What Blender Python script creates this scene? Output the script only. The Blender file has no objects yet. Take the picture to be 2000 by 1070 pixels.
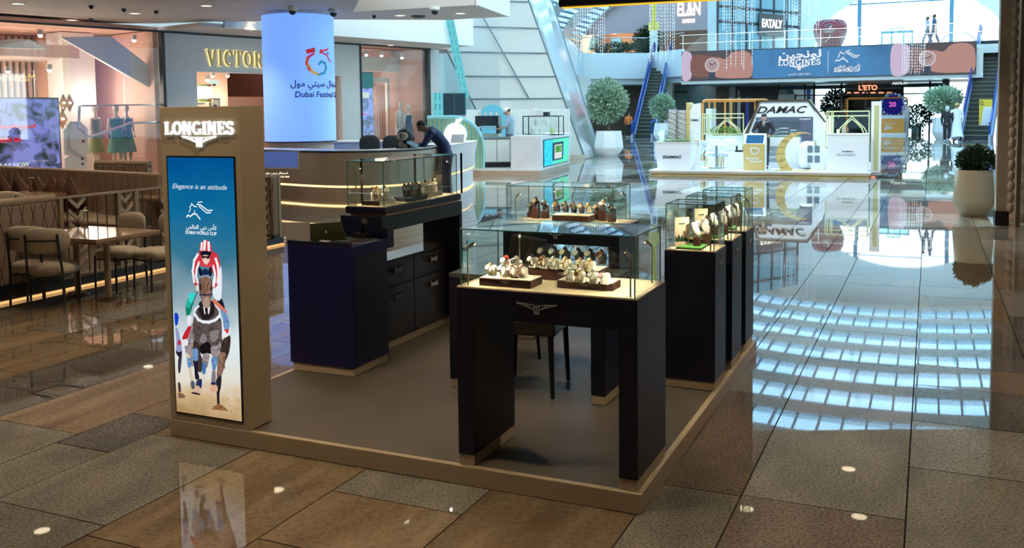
import bpy, math, random
from mathutils import Vector, Matrix
random.seed(7)
SC = bpy.context.scene
COL = SC.collection
PI = math.pi
# ---------------------------------------------------------------- camera
CAM = Vector((1.0512, -3.5979, 1.65)); F = 1825.7; CX = 1000.0; CY = 347.8
yaw, pitch, roll = -0.4209, -0.0705, -0.0114
_f = Vector((math.sin(yaw)*math.cos(pitch), math.cos(yaw)*math.cos(pitch), math.sin(pitch)))
_r = _f.cross(Vector((0, 0, 1))).normalized(); _u = _r.cross(_f)
R_ = _r*math.cos(roll) + _u*math.sin(roll); U_ = -_r*math.sin(roll) + _u*math.cos(roll)
cd = bpy.data.cameras.new('camera'); cam = bpy.data.objects.new('camera', cd); COL.objects.link(cam)
cd.sensor_width = 36; cd.lens = F/2000*36; cd.shift_y = -(535-CY)/2000; cd.clip_end = 400; cd.clip_start = .05
cam.matrix_world = Matrix(((R_.x, U_.x, -_f.x, CAM.x), (R_.y, U_.y, -_f.y, CAM.y), (R_.z, U_.z, -_f.z, CAM.z), (0, 0, 0, 1)))
SC.camera = cam
# ---------------------------------------------------------------- world, sun, exposure
SC.view_settings.view_transform = 'Standard'; SC.view_settings.look = 'None'; SC.view_settings.gamma = 1
SC.view_settings.use_curve_mapping = False; SC.view_settings.exposure = 0.0
W = bpy.data.worlds.new('sky'); SC.world = W; W.use_nodes = True
bg = W.node_tree.nodes['Background']; bg.inputs[0].default_value = (.80, .92, 1.0, 1); bg.inputs[1].default_value = 5.6
sd = bpy.data.lights.new('sun', 'SUN'); sd.energy = 11; sd.angle = math.radians(.6); sd.color = (1, .95, .86)
so = bpy.data.objects.new('sun', sd); COL.objects.link(so)
so.rotation_euler = Vector((.42, -.55, -.9)).to_track_quat('-Z', 'Y').to_euler()

def ray(x, y): return _f + R_*((x-CX)/F) - U_*((y-CY)/F)
def at(x, y, X=None, Y=None, Z=None, d=None):
    """surveyed point: the sight line through a photo pixel met with a plane (or at a depth)"""
    k = ray(x, y)
    if X is not None: t = (X-CAM.x)/k.x
    elif Y is not None: t = (Y-CAM.y)/k.y
    elif Z is not None: t = (Z-CAM.z)/k.z
    else: t = d
    return CAM + k*t
# ---------------------------------------------------------------- materials
def rgb(*c): return tuple(((v/255)/12.92 if v/255 <= .04045 else ((v/255+.055)/1.055)**2.4) for v in c) + (1,)
MATS = {}
def mat(name, col=(.5, .5, .5), rough=.5, metal=0, emit=0, ecol=None, spec=.5, noise=0, nscale=8, coat=0, bump=0, alpha=None):
    if name in MATS: return MATS[name]
    m = bpy.data.materials.new(name); m.use_nodes = True; nt = m.node_tree; b = nt.nodes['Principled BSDF']
    c = tuple(col)[:3] + (1,)
    b.inputs['Base Color'].default_value = c; b.inputs['Roughness'].default_value = rough; b.inputs['Metallic'].default_value = metal
    b.inputs['Specular IOR Level'].default_value = spec
    if coat: b.inputs['Coat Weight'].default_value = coat; b.inputs['Coat Roughness'].default_value = .05
    if emit:
        b.inputs['Emission Color'].default_value = tuple(ecol or c)[:3] + (1,); b.inputs['Emission Strength'].default_value = emit
    if noise or bump:
        tc = nt.nodes.new('ShaderNodeTexCoord'); n = nt.nodes.new('ShaderNodeTexNoise'); n.inputs['Scale'].default_value = nscale; n.inputs['Detail'].default_value = 6
        nt.links.new(tc.outputs['Object'], n.inputs['Vector'])
        if noise:
            mr = nt.nodes.new('ShaderNodeMapRange'); mr.inputs[1].default_value = .3; mr.inputs[2].default_value = .7
            mr.inputs[3].default_value = 1-noise; mr.inputs[4].default_value = 1+noise
            vm = nt.nodes.new('ShaderNodeVectorMath'); vm.operation = 'SCALE'; vm.inputs[0].default_value = c[:3]
            nt.links.new(n.outputs['Fac'], mr.inputs[0]); nt.links.new(mr.outputs[0], vm.inputs['Scale']); nt.links.new(vm.outputs[0], b.inputs['Base Color'])
        if bump:
            bp = nt.nodes.new('ShaderNodeBump'); bp.inputs['Strength'].default_value = bump; bp.inputs['Distance'].default_value = .01
            nt.links.new(n.outputs['Fac'], bp.inputs['Height']); nt.links.new(bp.outputs[0], b.inputs['Normal'])
    MATS[name] = m; return m
def emat(name, col=(1, 1, 1), s=1.0):
    """a surface that gives off light (screens, lamps)"""
    if name in MATS: return MATS[name]
    m = bpy.data.materials.new(name); m.use_nodes = True; nt = m.node_tree; nt.nodes.clear()
    o = nt.nodes.new('ShaderNodeOutputMaterial'); e = nt.nodes.new('ShaderNodeEmission'); e.inputs[0].default_value = tuple(col)[:3] + (1,); e.inputs[1].default_value = s
    nt.links.new(e.outputs[0], o.inputs[0]); MATS[name] = m; return m
def glass(name, tint=(.93, .98, .96), refl=.12, rough=0.0):
    if name in MATS: return MATS[name]
    m = bpy.data.materials.new(name); m.use_nodes = True; nt = m.node_tree; nt.nodes.clear()
    o = nt.nodes.new('ShaderNodeOutputMaterial'); t = nt.nodes.new('ShaderNodeBsdfTransparent'); g = nt.nodes.new('ShaderNodeBsdfGlossy'); mx = nt.nodes.new('ShaderNodeMixShader')
    lw = nt.nodes.new('ShaderNodeLayerWeight'); lw.inputs[0].default_value = .5
    mr = nt.nodes.new('ShaderNodeMapRange'); mr.inputs[3].default_value = refl*.5; mr.inputs[4].default_value = min(1, refl*5); 
    pw = nt.nodes.new('ShaderNodeMath'); pw.operation = 'POWER'; pw.inputs[1].default_value = 3
    t.inputs[0].default_value = tint + (1,); g.inputs['Roughness'].default_value = rough; g.inputs[0].default_value = (.95, .97, .96, 1)
    nt.links.new(lw.outputs['Facing'], pw.inputs[0]); nt.links.new(pw.outputs[0], mr.inputs[0]); nt.links.new(mr.outputs[0], mx.inputs[0])
    nt.links.new(t.outputs[0], mx.inputs[1]); nt.links.new(g.outputs[0], mx.inputs[2]); nt.links.new(mx.outputs[0], o.inputs[0]); MATS[name] = m; return m
def stone(name, c1, c2, speck, rough):
    m = bpy.data.materials.new(name); m.use_nodes = True; nt = m.node_tree; b = nt.nodes['Principled BSDF']; N = nt.nodes.new; L = nt.links.new
    tc = N('ShaderNodeTexCoord'); mp = N('ShaderNodeMapping'); mp.inputs['Scale'].default_value = (1, .45, 1) if speck > 50 else (1.6, .25, 1)
    n1 = N('ShaderNodeTexNoise'); n1.inputs['Scale'].default_value = 3.0; n1.inputs['Detail'].default_value = 8; n1.inputs['Distortion'].default_value = .6
    n2 = N('ShaderNodeTexNoise'); n2.inputs['Scale'].default_value = speck; n2.inputs['Detail'].default_value = 3
    L(tc.outputs['Object'], mp.inputs[0]); L(mp.outputs[0], n1.inputs[0]); L(tc.outputs['Object'], n2.inputs[0])
    at_ = N('ShaderNodeAttribute'); at_.attribute_name = 'tone'; at_.attribute_type = 'GEOMETRY'
    cr = N('ShaderNodeValToRGB'); cr.color_ramp.elements[0].position = .35; cr.color_ramp.elements[1].position = .68
    cr.color_ramp.elements[0].color = c1 + (1,); cr.color_ramp.elements[1].color = c2 + (1,)
    L(n1.outputs[0], cr.inputs[0])
    r2 = N('ShaderNodeValToRGB'); r2.color_ramp.elements[0].position = .38; r2.color_ramp.elements[1].position = .55
    r2.color_ramp.elements[0].color = (.35, .35, .35, 1); r2.color_ramp.elements[1].color = (1, 1, 1, 1); L(n2.outputs[0], r2.inputs[0])
    mu = N('ShaderNodeMix'); mu.data_type = 'RGBA'; mu.blend_type = 'MULTIPLY'; mu.inputs[0].default_value = .7 if speck > 50 else .3; L(cr.outputs[0], mu.inputs[6]); L(r2.outputs[0], mu.inputs[7])
    vm = N('ShaderNodeVectorMath'); vm.operation = 'SCALE'; L(mu.outputs[2], vm.inputs[0]); L(at_.outputs['Fac'], vm.inputs['Scale']); L(vm.outputs[0], b.inputs['Base Color'])
    b.inputs['Roughness'].default_value = rough; b.inputs['IOR'].default_value = 1.62
    MATS[name] = m; return m
def pattern_mat(name, kind, c1, c2, scale, rough=.6, emit=0, rot=0):
    """wave / voronoi pattern that belongs to the surface itself"""
    if name in MATS: return MATS[name]
    m = bpy.data.materials.new(name); m.use_nodes = True; nt = m.node_tree; b = nt.nodes['Principled BSDF']; N = nt.nodes.new; L = nt.links.new
    tc = N('ShaderNodeTexCoord'); mp = N('ShaderNodeMapping'); mp.inputs['Rotation'].default_value = (0, 0, rot) if not isinstance(rot, tuple) else rot
    L(tc.outputs['Object'], mp.inputs[0])
    if kind == 'wave':
        n = N('ShaderNodeTexWave'); n.inputs['Scale'].default_value = scale; n.inputs['Distortion'].default_value = 0; o = n.outputs['Color']
    elif kind == 'voronoi':
        n = N('ShaderNodeTexVoronoi'); n.inputs['Scale'].default_value = scale; n.feature = 'F1'; o = n.outputs['Distance']
    else:
        n = N('ShaderNodeTexNoise'); n.inputs['Scale'].default_value = scale; n.inputs['Detail'].default_value = 5; n.inputs['Distortion'].default_value = 1.2; o = n.outputs['Fac']
    L(mp.outputs[0], n.inputs['Vector'])
    cr = N('ShaderNodeValToRGB'); e = cr.color_ramp.elements; e[0].position = .35; e[1].position = .6; e[0].color = tuple(c1)[:3] + (1,); e[1].color = tuple(c2)[:3] + (1,)
    L(o, cr.inputs[0]); L(cr.outputs[0], b.inputs['Base Color']); b.inputs['Roughness'].default_value = rough
    if emit: L(cr.outputs[0], b.inputs['Emission Color']); b.inputs['Emission Strength'].default_value = emit; b.inputs['Base Color'].default_value = (0, 0, 0, 1)
    MATS[name] = m; return m
# ---------------------------------------------------------------- mesh builder
class MB:
    def __init__(s, off=(0, 0, 0), rz=0):
        s.v = []; s.f = []; s.mi = []; s.sm = []; s.off = Vector(off); s.rz = rz; s.cur = 0; s.tone = None
    def add(s, vs, fs, smooth=False):
        b = len(s.v); s.v += [Vector(p) for p in vs]; s.f += [tuple(i+b for i in f) for f in fs]; s.mi += [s.cur]*len(fs); s.sm += [smooth]*len(fs); return s
    def box(s, x0, x1, y0, y1, z0, z1, M=None):
        vs = [Vector(p) for p in ((x0, y0, z0), (x1, y0, z0), (x1, y1, z0), (x0, y1, z0), (x0, y0, z1), (x1, y0, z1), (x1, y1, z1), (x0, y1, z1))]
        if M is not None: vs = [M @ p for p in vs]
        return s.add(vs, [(3, 2, 1, 0), (4, 5, 6, 7), (0, 1, 5, 4), (1, 2, 6, 5), (2, 3, 7, 6), (3, 0, 4, 7)])
    def hexa(s, b, t):
        """bottom quad (ccw from above) and top quad"""
        return s.add(list(b)+list(t), [(3, 2, 1, 0), (4, 5, 6, 7), (0, 1, 5, 4), (1, 2, 6, 5), (2, 3, 7, 6), (3, 0, 4, 7)])
    def quad(s, a, b, c, d): return s.add([a, b, c, d], [(0, 1, 2, 3)])
    def prism(s, poly, ax, a, b, M=None):
        n = len(poly)
        def P(p, q):
            return Vector((p[0], q, p[1])) if ax == 'y' else Vector((q, p[0], p[1])) if ax == 'x' else Vector((p[0], p[1], q))
        vs = [P(p, a) for p in poly] + [P(p, b) for p in poly]
        if M is not None: vs = [M @ v for v in vs]
        fs = [tuple(range(n-1, -1, -1)), tuple(range(n, 2*n))] + [(i, (i+1) % n, n+(i+1) % n, n+i) for i in range(n)]
        return s.add(vs, fs)
    def tube(s, pts, r, n=10, ry=1.0, caps=True, up=(0, 0, 1)):
        pts = [Vector(p) for p in pts]; m = len(pts); rs = r if isinstance(r, (list, tuple)) else [r]*m
        vs = []
        for i, p in enumerate(pts):
            d = (pts[min(i+1, m-1)] - pts[max(i-1, 0)])
            d = d.normalized() if d.length > 1e-9 else Vector((0, 0, 1))
            a = Vector(up)
            if abs(a.dot(d)) > .95: a = Vector((0, 1, 0)) if abs(d.y) < .9 else Vector((1, 0, 0))
            e1 = a.cross(d).normalized(); e2 = d.cross(e1)
            rr = rs[i] if isinstance(rs[i], (tuple, list)) else (rs[i], rs[i]*ry)
            vs += [p + e1*math.cos(2*PI*k/n)*rr[0] + e2*math.sin(2*PI*k/n)*rr[1] for k in range(n)]
        fs = [(i*n+k, i*n+(k+1) % n, (i+1)*n+(k+1) % n, (i+1)*n+k) for i in range(m-1) for k in range(n)]
        s.add(vs, fs, True)
        if caps: s.add(vs[:n], [tuple(range(n-1, -1, -1))]); s.add(vs[-n:], [tuple(range(n))])
        return s
    def cyl(s, p0, p1, r, r2=None, n=16): return s.tube([p0, p1], [r, r if r2 is None else r2], n)
    def lathe(s, prof, c=(0, 0, 0), n=32, a0=0, a1=2*PI, M=None):
        c = Vector(c); full = abs(a1-a0-2*PI) < 1e-6; k = n if full else n+1; vs = []
        for r, z in prof:
            vs += [c + Vector((r*math.cos(a0+(a1-a0)*i/n), r*math.sin(a0+(a1-a0)*i/n), z)) for i in range(k)]
        if M is not None: vs = [M @ v for v in vs]
        fs = [(j*k+i, j*k+(i+1) % k, (j+1)*k+(i+1) % k, (j+1)*k+i) for j in range(len(prof)-1) for i in range(n)]
        return s.add(vs, fs, True)
    def ell(s, c, rx, ry, rz, n=14, m=9, M=None):
        prof = [(math.sin(PI*j/m), -math.cos(PI*j/m)) for j in range(m+1)]
        vs = []
        for r, z in prof: vs += [Vector((rx*max(r, 1e-4)*math.cos(2*PI*i/n), ry*max(r, 1e-4)*math.sin(2*PI*i/n), rz*z)) for i in range(n)]
        vs = [(M @ v if M is not None else v) + Vector(c) for v in vs]
        return s.add(vs, [(j*n+i, j*n+(i+1) % n, (j+1)*n+(i+1) % n, (j+1)*n+i) for j in range(m) for i in range(n)], True)
    def cushion(s, c, w, d, h, p=2.6, n=20, m=10, M=None):
        """superellipsoid pad"""
        def sg(v, e): return math.copysign(abs(v)**e, v)
        vs = []
        for j in range(m+1):
            t = -PI/2+PI*j/m
            for i in range(n):
                a = 2*PI*i/n
                vs.append(Vector((w/2*sg(math.cos(t), .6)*sg(math.cos(a), 2/p), d/2*sg(math.cos(t), .6)*sg(math.sin(a), 2/p), h/2*sg(math.sin(t), .8))))
        vs = [(M @ v if M is not None else v) + Vector(c) for v in vs]
        return s.add(vs, [(j*n+i, j*n+(i+1) % n, (j+1)*n+(i+1) % n, (j+1)*n+i) for j in range(m) for i in range(n)], True)
    def build(s, name, m, parent=None, bev=0, **k):
        me = bpy.data.meshes.new(name); inv = Matrix.Rotation(-s.rz, 3, 'Z') if s.rz else None
        vs = [(v - s.off) for v in s.v]
        if inv is not None: vs = [inv @ v for v in vs]
        me.from_pydata([tuple(v) for v in vs], [], s.f)
        for mm in (m if isinstance(m, (list, tuple)) else [m]): me.materials.append(mm)
        me.polygons.foreach_set('material_index', s.mi); me.polygons.foreach_set('use_smooth', s.sm)
        if any(s.sm): me.set_sharp_from_angle(angle=math.radians(42))
        me.update()
        o = bpy.data.objects.new(name, me); COL.objects.link(o)
        if parent is not None: o.parent = parent
        else: o.location = s.off; o.rotation_euler = (0, 0, s.rz)
        if bev:
            b = o.modifiers.new('bevel', 'BEVEL'); b.width = bev; b.segments = 2; b.limit_method = 'ANGLE'
        return tag(o, **k)
def tag(o, label=None, cat=None, group=None, kind=None):
    if label: o['label'] = label
    if cat: o['category'] = cat
    if group: o['group'] = group
    if kind: o['kind'] = kind
    return o
def thing(name, label, cat, loc=(0, 0, 0), rz=0, group=None):
    o = bpy.data.objects.new(name, None); COL.objects.link(o); o.location = loc; o.rotation_euler = (0, 0, rz); o.empty_display_size = .1
    return tag(o, label, cat, group)
def on(t):
    """mesh builder in world coordinates for parts of thing t (or of its part)"""
    return MB(Vector(t.location), t.rotation_euler.z)
def kids(o): return KID.get(o.name, [])
def dup(o, loc=None, rz=None, label=None, group=None, parent=None):
    c = o.copy(); COL.objects.link(c)
    if parent is not None: c.parent = parent
    for ch in list(o.children): dup(ch, parent=c)
    if loc is not None: c.location = loc
    if rz is not None: c.rotation_euler = (0, 0, rz)
    if label: c['label'] = label
    if group: c['group'] = group
    return c
def one(name, mb, m, label, cat, group=None, bev=0): return mb.build(name, m, None, bev, label=label, cat=cat, group=group)
def struct(name, mb, m, bev=0): return mb.build(name, m, None, bev, kind='structure')
# ---------------------------------------------------------------- lettering
AR = {'ا': (0xFE8D, 0xFE8E, 0, 0), 'أ': (0xFE83, 0xFE84, 0, 0), 'ب': (0xFE8F, 0xFE90, 0xFE91, 0xFE92), 'ت': (0xFE95, 0xFE96, 0xFE97, 0xFE98), 'ج': (0xFE9D, 0xFE9E, 0xFE9F, 0xFEA0),
      'د': (0xFEA9, 0xFEAA, 0, 0), 'ر': (0xFEAD, 0xFEAE, 0, 0), 'س': (0xFEB1, 0xFEB2, 0xFEB3, 0xFEB4), 'ع': (0xFEC9, 0xFECA, 0xFECB, 0xFECC), 'ف': (0xFED1, 0xFED2, 0xFED3, 0xFED4),
      'ق': (0xFED5, 0xFED6, 0xFED7, 0xFED8), 'ك': (0xFED9, 0xFEDA, 0xFEDB, 0xFEDC), 'ل': (0xFEDD, 0xFEDE, 0xFEDF, 0xFEE0), 'م': (0xFEE1, 0xFEE2, 0xFEE3, 0xFEE4), 'ن': (0xFEE5, 0xFEE6, 0xFEE7, 0xFEE8),
      'و': (0xFEED, 0xFEEE, 0, 0), 'ي': (0xFEF1, 0xFEF2, 0xFEF3, 0xFEF4)}
def arabic(s):
    out = []
    for i, c in enumerate(s):
        if c not in AR: out.append(c); continue
        p = i > 0 and s[i-1] in AR and AR[s[i-1]][2] != 0; n = i+1 < len(s) and s[i+1] in AR and AR[c][2] != 0
        out.append(chr(AR[c][3 if p and n else 1 if p else 2 if n else 0]))
    return ''.join(reversed(out))
def text_geo(body, bold=0.0, shear=0.0, ext=.02, res=3):
    """(verts, faces) of flat lettering in XZ with cap height 1, its left edge at x=0, baseline z=0, thickness ext towards -y"""
    c = bpy.data.curves.new('lettering', 'FONT'); c.body = body; c.size = 1.0; c.offset = bold; c.shear = shear; c.extrude = ext; c.resolution_u = res
    o = bpy.data.objects.new('lettering', c); COL.objects.link(o); dg = bpy.context.evaluated_depsgraph_get(); dg.update()
    me = bpy.data.meshes.new_from_object(o.evaluated_get(dg)); vs = [Vector((v.co.x, -v.co.z, v.co.y))/.69 for v in me.vertices]; fs = [tuple(p.vertices) for p in me.polygons]
    bpy.data.objects.remove(o); bpy.data.curves.remove(c); bpy.data.meshes.remove(me)
    if not vs: return [], []
    x0 = min(v.x for v in vs)
    return [v-Vector((x0, 0, 0)) for v in vs], fs
def arc(cx, cz, rx, rz, a0, a1, n=10): return [(cx+rx*math.cos(math.radians(a0+(a1-a0)*i/n)), cz+rz*math.sin(math.radians(a0+(a1-a0)*i/n))) for i in range(n+1)]
SERIF = {  # width, [(stroke, thickness factor)], serifs (x, z, half width)
 'L': (.72, [([(.2, 0), (.2, 1)], 1), ([(.2, .04), (.66, .04)], .5), ([(.66, .0), (.66, .26)], .5)], [(.2, 1, .18), (.2, 0, .18)]),
 'O': (.86, [(arc(.43, .5, .33, .46, 0, 360, 22), .85)], []),
 'N': (.9, [([(.18, 0), (.18, 1)], .6), ([(.18, 1), (.7, 0)], 1), ([(.7, 0), (.7, 1)], .6)], [(.16, 0, .15), (.14, 1, .15), (.7, 1, .16)]),
 'G': (.88, [(arc(.44, .5, .33, .46, 45, 325, 18), .85), ([(.71, .02), (.71, .42)], .8)], [(.68, .44, .16)]),
 'I': (.42, [([(.21, 0), (.21, 1)], 1)], [(.21, 0, .18), (.21, 1, .18)]),
 'E': (.74, [([(.2, 0), (.2, 1)], 1), ([(.2, .04), (.66, .04)], .5), ([(.2, .96), (.64, .96)], .5), ([(.2, .5), (.5, .5)], .5), ([(.66, 0), (.66, .26)], .5), ([(.64, .74), (.64, 1)], .5), ([(.5, .38), (.5, .62)], .4)], [(.2, 0, .18), (.2, 1, .18)]),
 'S': (.7, [(arc(.35, .73, .22, .23, 20, 270, 12)+arc(.35, .27, .24, .23, 90, -160, 12), .8), ([(.58, .72), (.58, .96)], .45), ([(.1, .04), (.1, .3)], .45)], []),
 'V': (.86, [([(.14, 1), (.44, 0)], 1), ([(.44, 0), (.72, 1)], .5)], [(.14, 1, .15), (.72, 1, .13)]),
 'C': (.8, [(arc(.44, .5, .34, .46, 45, 315, 18), .8), ([(.68, .68), (.68, .9)], .4)], []),
 'T': (.76, [([(.38, 0), (.38, 1)], 1), ([(.06, .96), (.7, .96)], .5), ([(.06, .76), (.06, 1)], .4), ([(.7, .76), (.7, 1)], .4)], [(.38, 0, .18)]),
 'R': (.84, [([(.2, 0), (.2, 1)], 1), ([(.2, .96), (.4, .96)]+arc(.4, .74, .22, .22, 90, -90, 8)+[(.2, .52)], .6), ([(.42, .5), (.72, 0)], .9)], [(.2, 0, .16), (.2, 1, .14), (.74, 0, .12)]),
 'A': (.84, [([(.12, 0), (.4, 1)], .5), ([(.4, 1), (.72, 0)], 1), ([(.22, .34), (.62, .34)], .4)], [(.12, 0, .13), (.72, 0, .15)])}
def serif_geo(word, th=.2, ext=.1, sp=0.0, caps=True):
    mb = MB(); x = 0
    for ch in word:
        w, st, se = SERIF[ch]
        for pts, k in st:
            t = th*k/2
            for a, b in zip(pts, pts[1:]):
                d = Vector((b[0]-a[0], b[1]-a[1])); l = d.length or 1; d /= l; n = Vector((-d.y, d.x))*t; e = d*t*.35
                q = [(a[0]-e.x+n.x, a[1]-e.y+n.y), (a[0]-e.x-n.x, a[1]-e.y-n.y), (b[0]+e.x-n.x, b[1]+e.y-n.y), (b[0]+e.x+n.x, b[1]+e.y+n.y)]
                mb.prism([(x+p[0], p[1]) for p in q], 'y', -ext, 0)
        for sx, sz, hw in se:
            t = th*.32; z0 = sz-t/2+(t/2 if sz == 0 else -t/2 if sz == 1 else 0)
            mb.prism([(x+sx-hw, z0-t/2), (x+sx+hw, z0-t/2), (x+sx+hw, z0+t/2), (x+sx-hw, z0+t/2)], 'y', -ext, 0)
        x += w+sp
    return mb.v, mb.f, x-sp
def fit(vs, w=None, h=None, ext=None):
    """scale lettering: w = total width, h = cap height"""
    x1 = max(v.x for v in vs); x0 = min(v.x for v in vs)
    sx = w/(x1-x0) if w else h; sz = h if h else sx
    return [Vector(((v.x-x0)*sx, v.y*(ext if ext else 1), v.z*sz)) for v in vs]
def place(mb, geo, O, ex, ez, w=None, h=None, ey=None, ext=.004, center=False):
    """put lettering on a surface: origin O, reading direction ex, up ez; ey points away from the viewer"""
    vs, fs = geo[0], geo[1]
    if not vs: return mb
    y1 = max(abs(v.y) for v in vs) or 1; vs = fit([Vector((v.x, v.y/y1, v.z)) for v in vs], w, h, ext)
    ex = Vector(ex).normalized(); ez = Vector(ez).normalized(); ey = Vector(ey) if ey is not None else ez.cross(ex)
    if center: O = Vector(O) - ex*max(v.x for v in vs)/2
    return mb.add([Vector(O) + ex*v.x + ez*v.z + ey*v.y for v in vs], fs)
def strip(mb, pts, t, O, ex, ez, ext=.003, closed=False):
    ex = Vector(ex).normalized(); ez = Vector(ez).normalized(); ey = ez.cross(ex); O = Vector(O)
    P = pts + [pts[0]] if closed else pts
    for a, b in zip(P, P[1:]):
        d = Vector((b[0]-a[0], b[1]-a[1])); l = d.length
        if l < 1e-7: continue
        d /= l; n = Vector((-d.y, d.x))*t/2; e = d*t*.4
        q = [(a[0]-e.x+n.x, a[1]-e.y+n.y), (a[0]-e.x-n.x, a[1]-e.y-n.y), (b[0]+e.x-n.x, b[1]+e.y-n.y), (b[0]+e.x+n.x, b[1]+e.y+n.y)]
        mb.add([O+ex*p[0]+ez*p[1] for p in q]+[O+ex*p[0]+ez*p[1]-ey*ext for p in q], [(0, 1, 2, 3), (7, 6, 5, 4), (0, 4, 5, 1), (1, 5, 6, 2), (2, 6, 7, 3), (3, 7, 4, 0)])
    return mb
def shape(mb, pts, O, ex, ez, ext=.002):
    """flat filled outline on a surface"""
    ex = Vector(ex).normalized(); ez = Vector(ez).normalized(); ey = ez.cross(ex); O = Vector(O); n = len(pts)
    A = [O+ex*p[0]+ez*p[1]-ey*ext for p in pts]; B = [O+ex*p[0]+ez*p[1] for p in pts]
    return mb.add(A+B, [tuple(range(n)), tuple(range(2*n-1, n-1, -1))]+[(i, n+i, n+(i+1) % n, (i+1) % n) for i in range(n)])
def emblem(mb, O, ex, ez, w, t=.014, ext=.004):
    """winged hourglass, w wide, hanging below O (top centre)"""
    k = w; q = lambda L: [(x*k, z*k) for x, z in L]
    for sgn in (-1, 1):
        g = lambda L: q([(sgn*x, z) for x, z in L])
        strip(mb, g([(.5, 0), (.12, -.035), (.09, -.055), (.075, -.03), (0, -.03)]), t*k, O, ex, ez, ext)
        strip(mb, g([(.5, 0), (.47, -.03), (.36, -.045), (.35, -.06), (.26, -.07), (.25, -.09), (.17, -.1), (.16, -.12), (.07, -.14)]), t*k, O, ex, ez, ext)
        strip(mb, g([(.34, -.05), (.2, -.06)]), t*k*.8, O, ex, ez, ext); strip(mb, g([(.25, -.08), (.14, -.09)]), t*k*.8, O, ex, ez, ext)
    strip(mb, q([(-.07, -.03), (.07, -.03), (.06, -.24), (-.06, -.24)]), t*k*1.2, O, ex, ez, ext, True)
    strip(mb, q([(-.035, -.06), (.035, -.21), (-.035, -.21), (.035, -.06)]), t*k*.8, O, ex, ez, ext, True)
    return mb
def horse_mark(mb, O, ex, ez, w, ext=.003):
    k = w
    def S(L, t): strip(mb, [(x*k, z*k) for x, z in L], t*k, O, ex, ez, ext)
    S([(0, .0), (.05, .06), (.14, .02), (.26, .1), (.38, .1), (.52, -.05)], .045)
    S([(.1, .16), (.16, .24), (.14, .32), (.22, .38)], .03); S([(.2, .42), (.3, .34), (.4, .32)], .035); S([(.3, .1), (.32, .2)], .03)
    S([(.42, .4), (.56, .38), (.7, .3), (.84, .22), (1, .24)], .04); S([(.5, .34), (.62, .26), (.78, .15), (.94, .16)], .035); S([(.46, .46), (.62, .48)], .03)
    return mb
# ================================================================ materials used all over
WHITE = mat('white_paint', (.78, .77, .73), .45); OFFW = mat('warm_white_paint', (.66, .60, .54), .55); GREYW = mat('grey_white_panel', (.66, .66, .61), .3)
BEIGE = mat('beige_lacquer', (.56, .45, .29), .4, noise=.04, nscale=3); BLACK = mat('black_metal', (.012, .012, .014), .4); DARK = mat('dark_frame', (.03, .033, .036), .4)
NAVY = mat('navy_lacquer', (.006, .008, .024), .4, noise=.1, nscale=4); CREAM = mat('cream_leatherette', (.85, .80, .66), .6); WOODTOP = mat('pale_maple', (.72, .58, .38), .4, noise=.06, nscale=20)
BROWN = mat('dark_walnut', (.06, .022, .016), .3); EMB = mat('pale_silver', (.72, .72, .70), .4, .3); STEEL = mat('brushed_steel', (.6, .58, .54), .3, 1); GOLD = mat('gold_metal', (.78, .56, .2), .3, 1); CHROME = mat('chrome', (.8, .8, .8), .12, 1)
PINK = mat('pink_plaster', (.66, .40, .32), .6); CGLASS = glass('case_glass', (.955, .99, .975), .085); SGLASS = glass('shop_glass', (.95, .97, .96), .11); EDGEG = mat('green_glass_edge', (.10, .28, .22), .15, spec=.8)
RAILG = glass('balustrade_glass', (.92, .975, .965), .03); SKIN = mat('brown_skin', (.22, .11, .07), .5); SKIN2 = mat('light_skin', (.55, .33, .24), .5)
LAMPW = emat('warm_lamp_disc', (1, .82, .55), 4.5); LAMPC = emat('white_lamp_disc', (1, .95, .85), 5.0); GLOWW = emat('warm_light_strip', (1, .62, .25), 3.2); SIGNW = emat('white_sign_light', (.95, .97, 1), 1.15)
CARPET = mat('taupe_vinyl_floor', (.135, .112, .088), .5, spec=.35, noise=.12, nscale=2.5)
LEAF = mat('green_leaf', (.13, .22, .09), .5); LEAFD = mat('dark_leaf', (.03, .06, .02), .5); SAGE = mat('sage_leaf', (.30, .42, .28), .5); BARK = mat('bark', (.16, .11, .07), .8); SOIL = mat('soil', (.05, .035, .02), .9)
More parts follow.
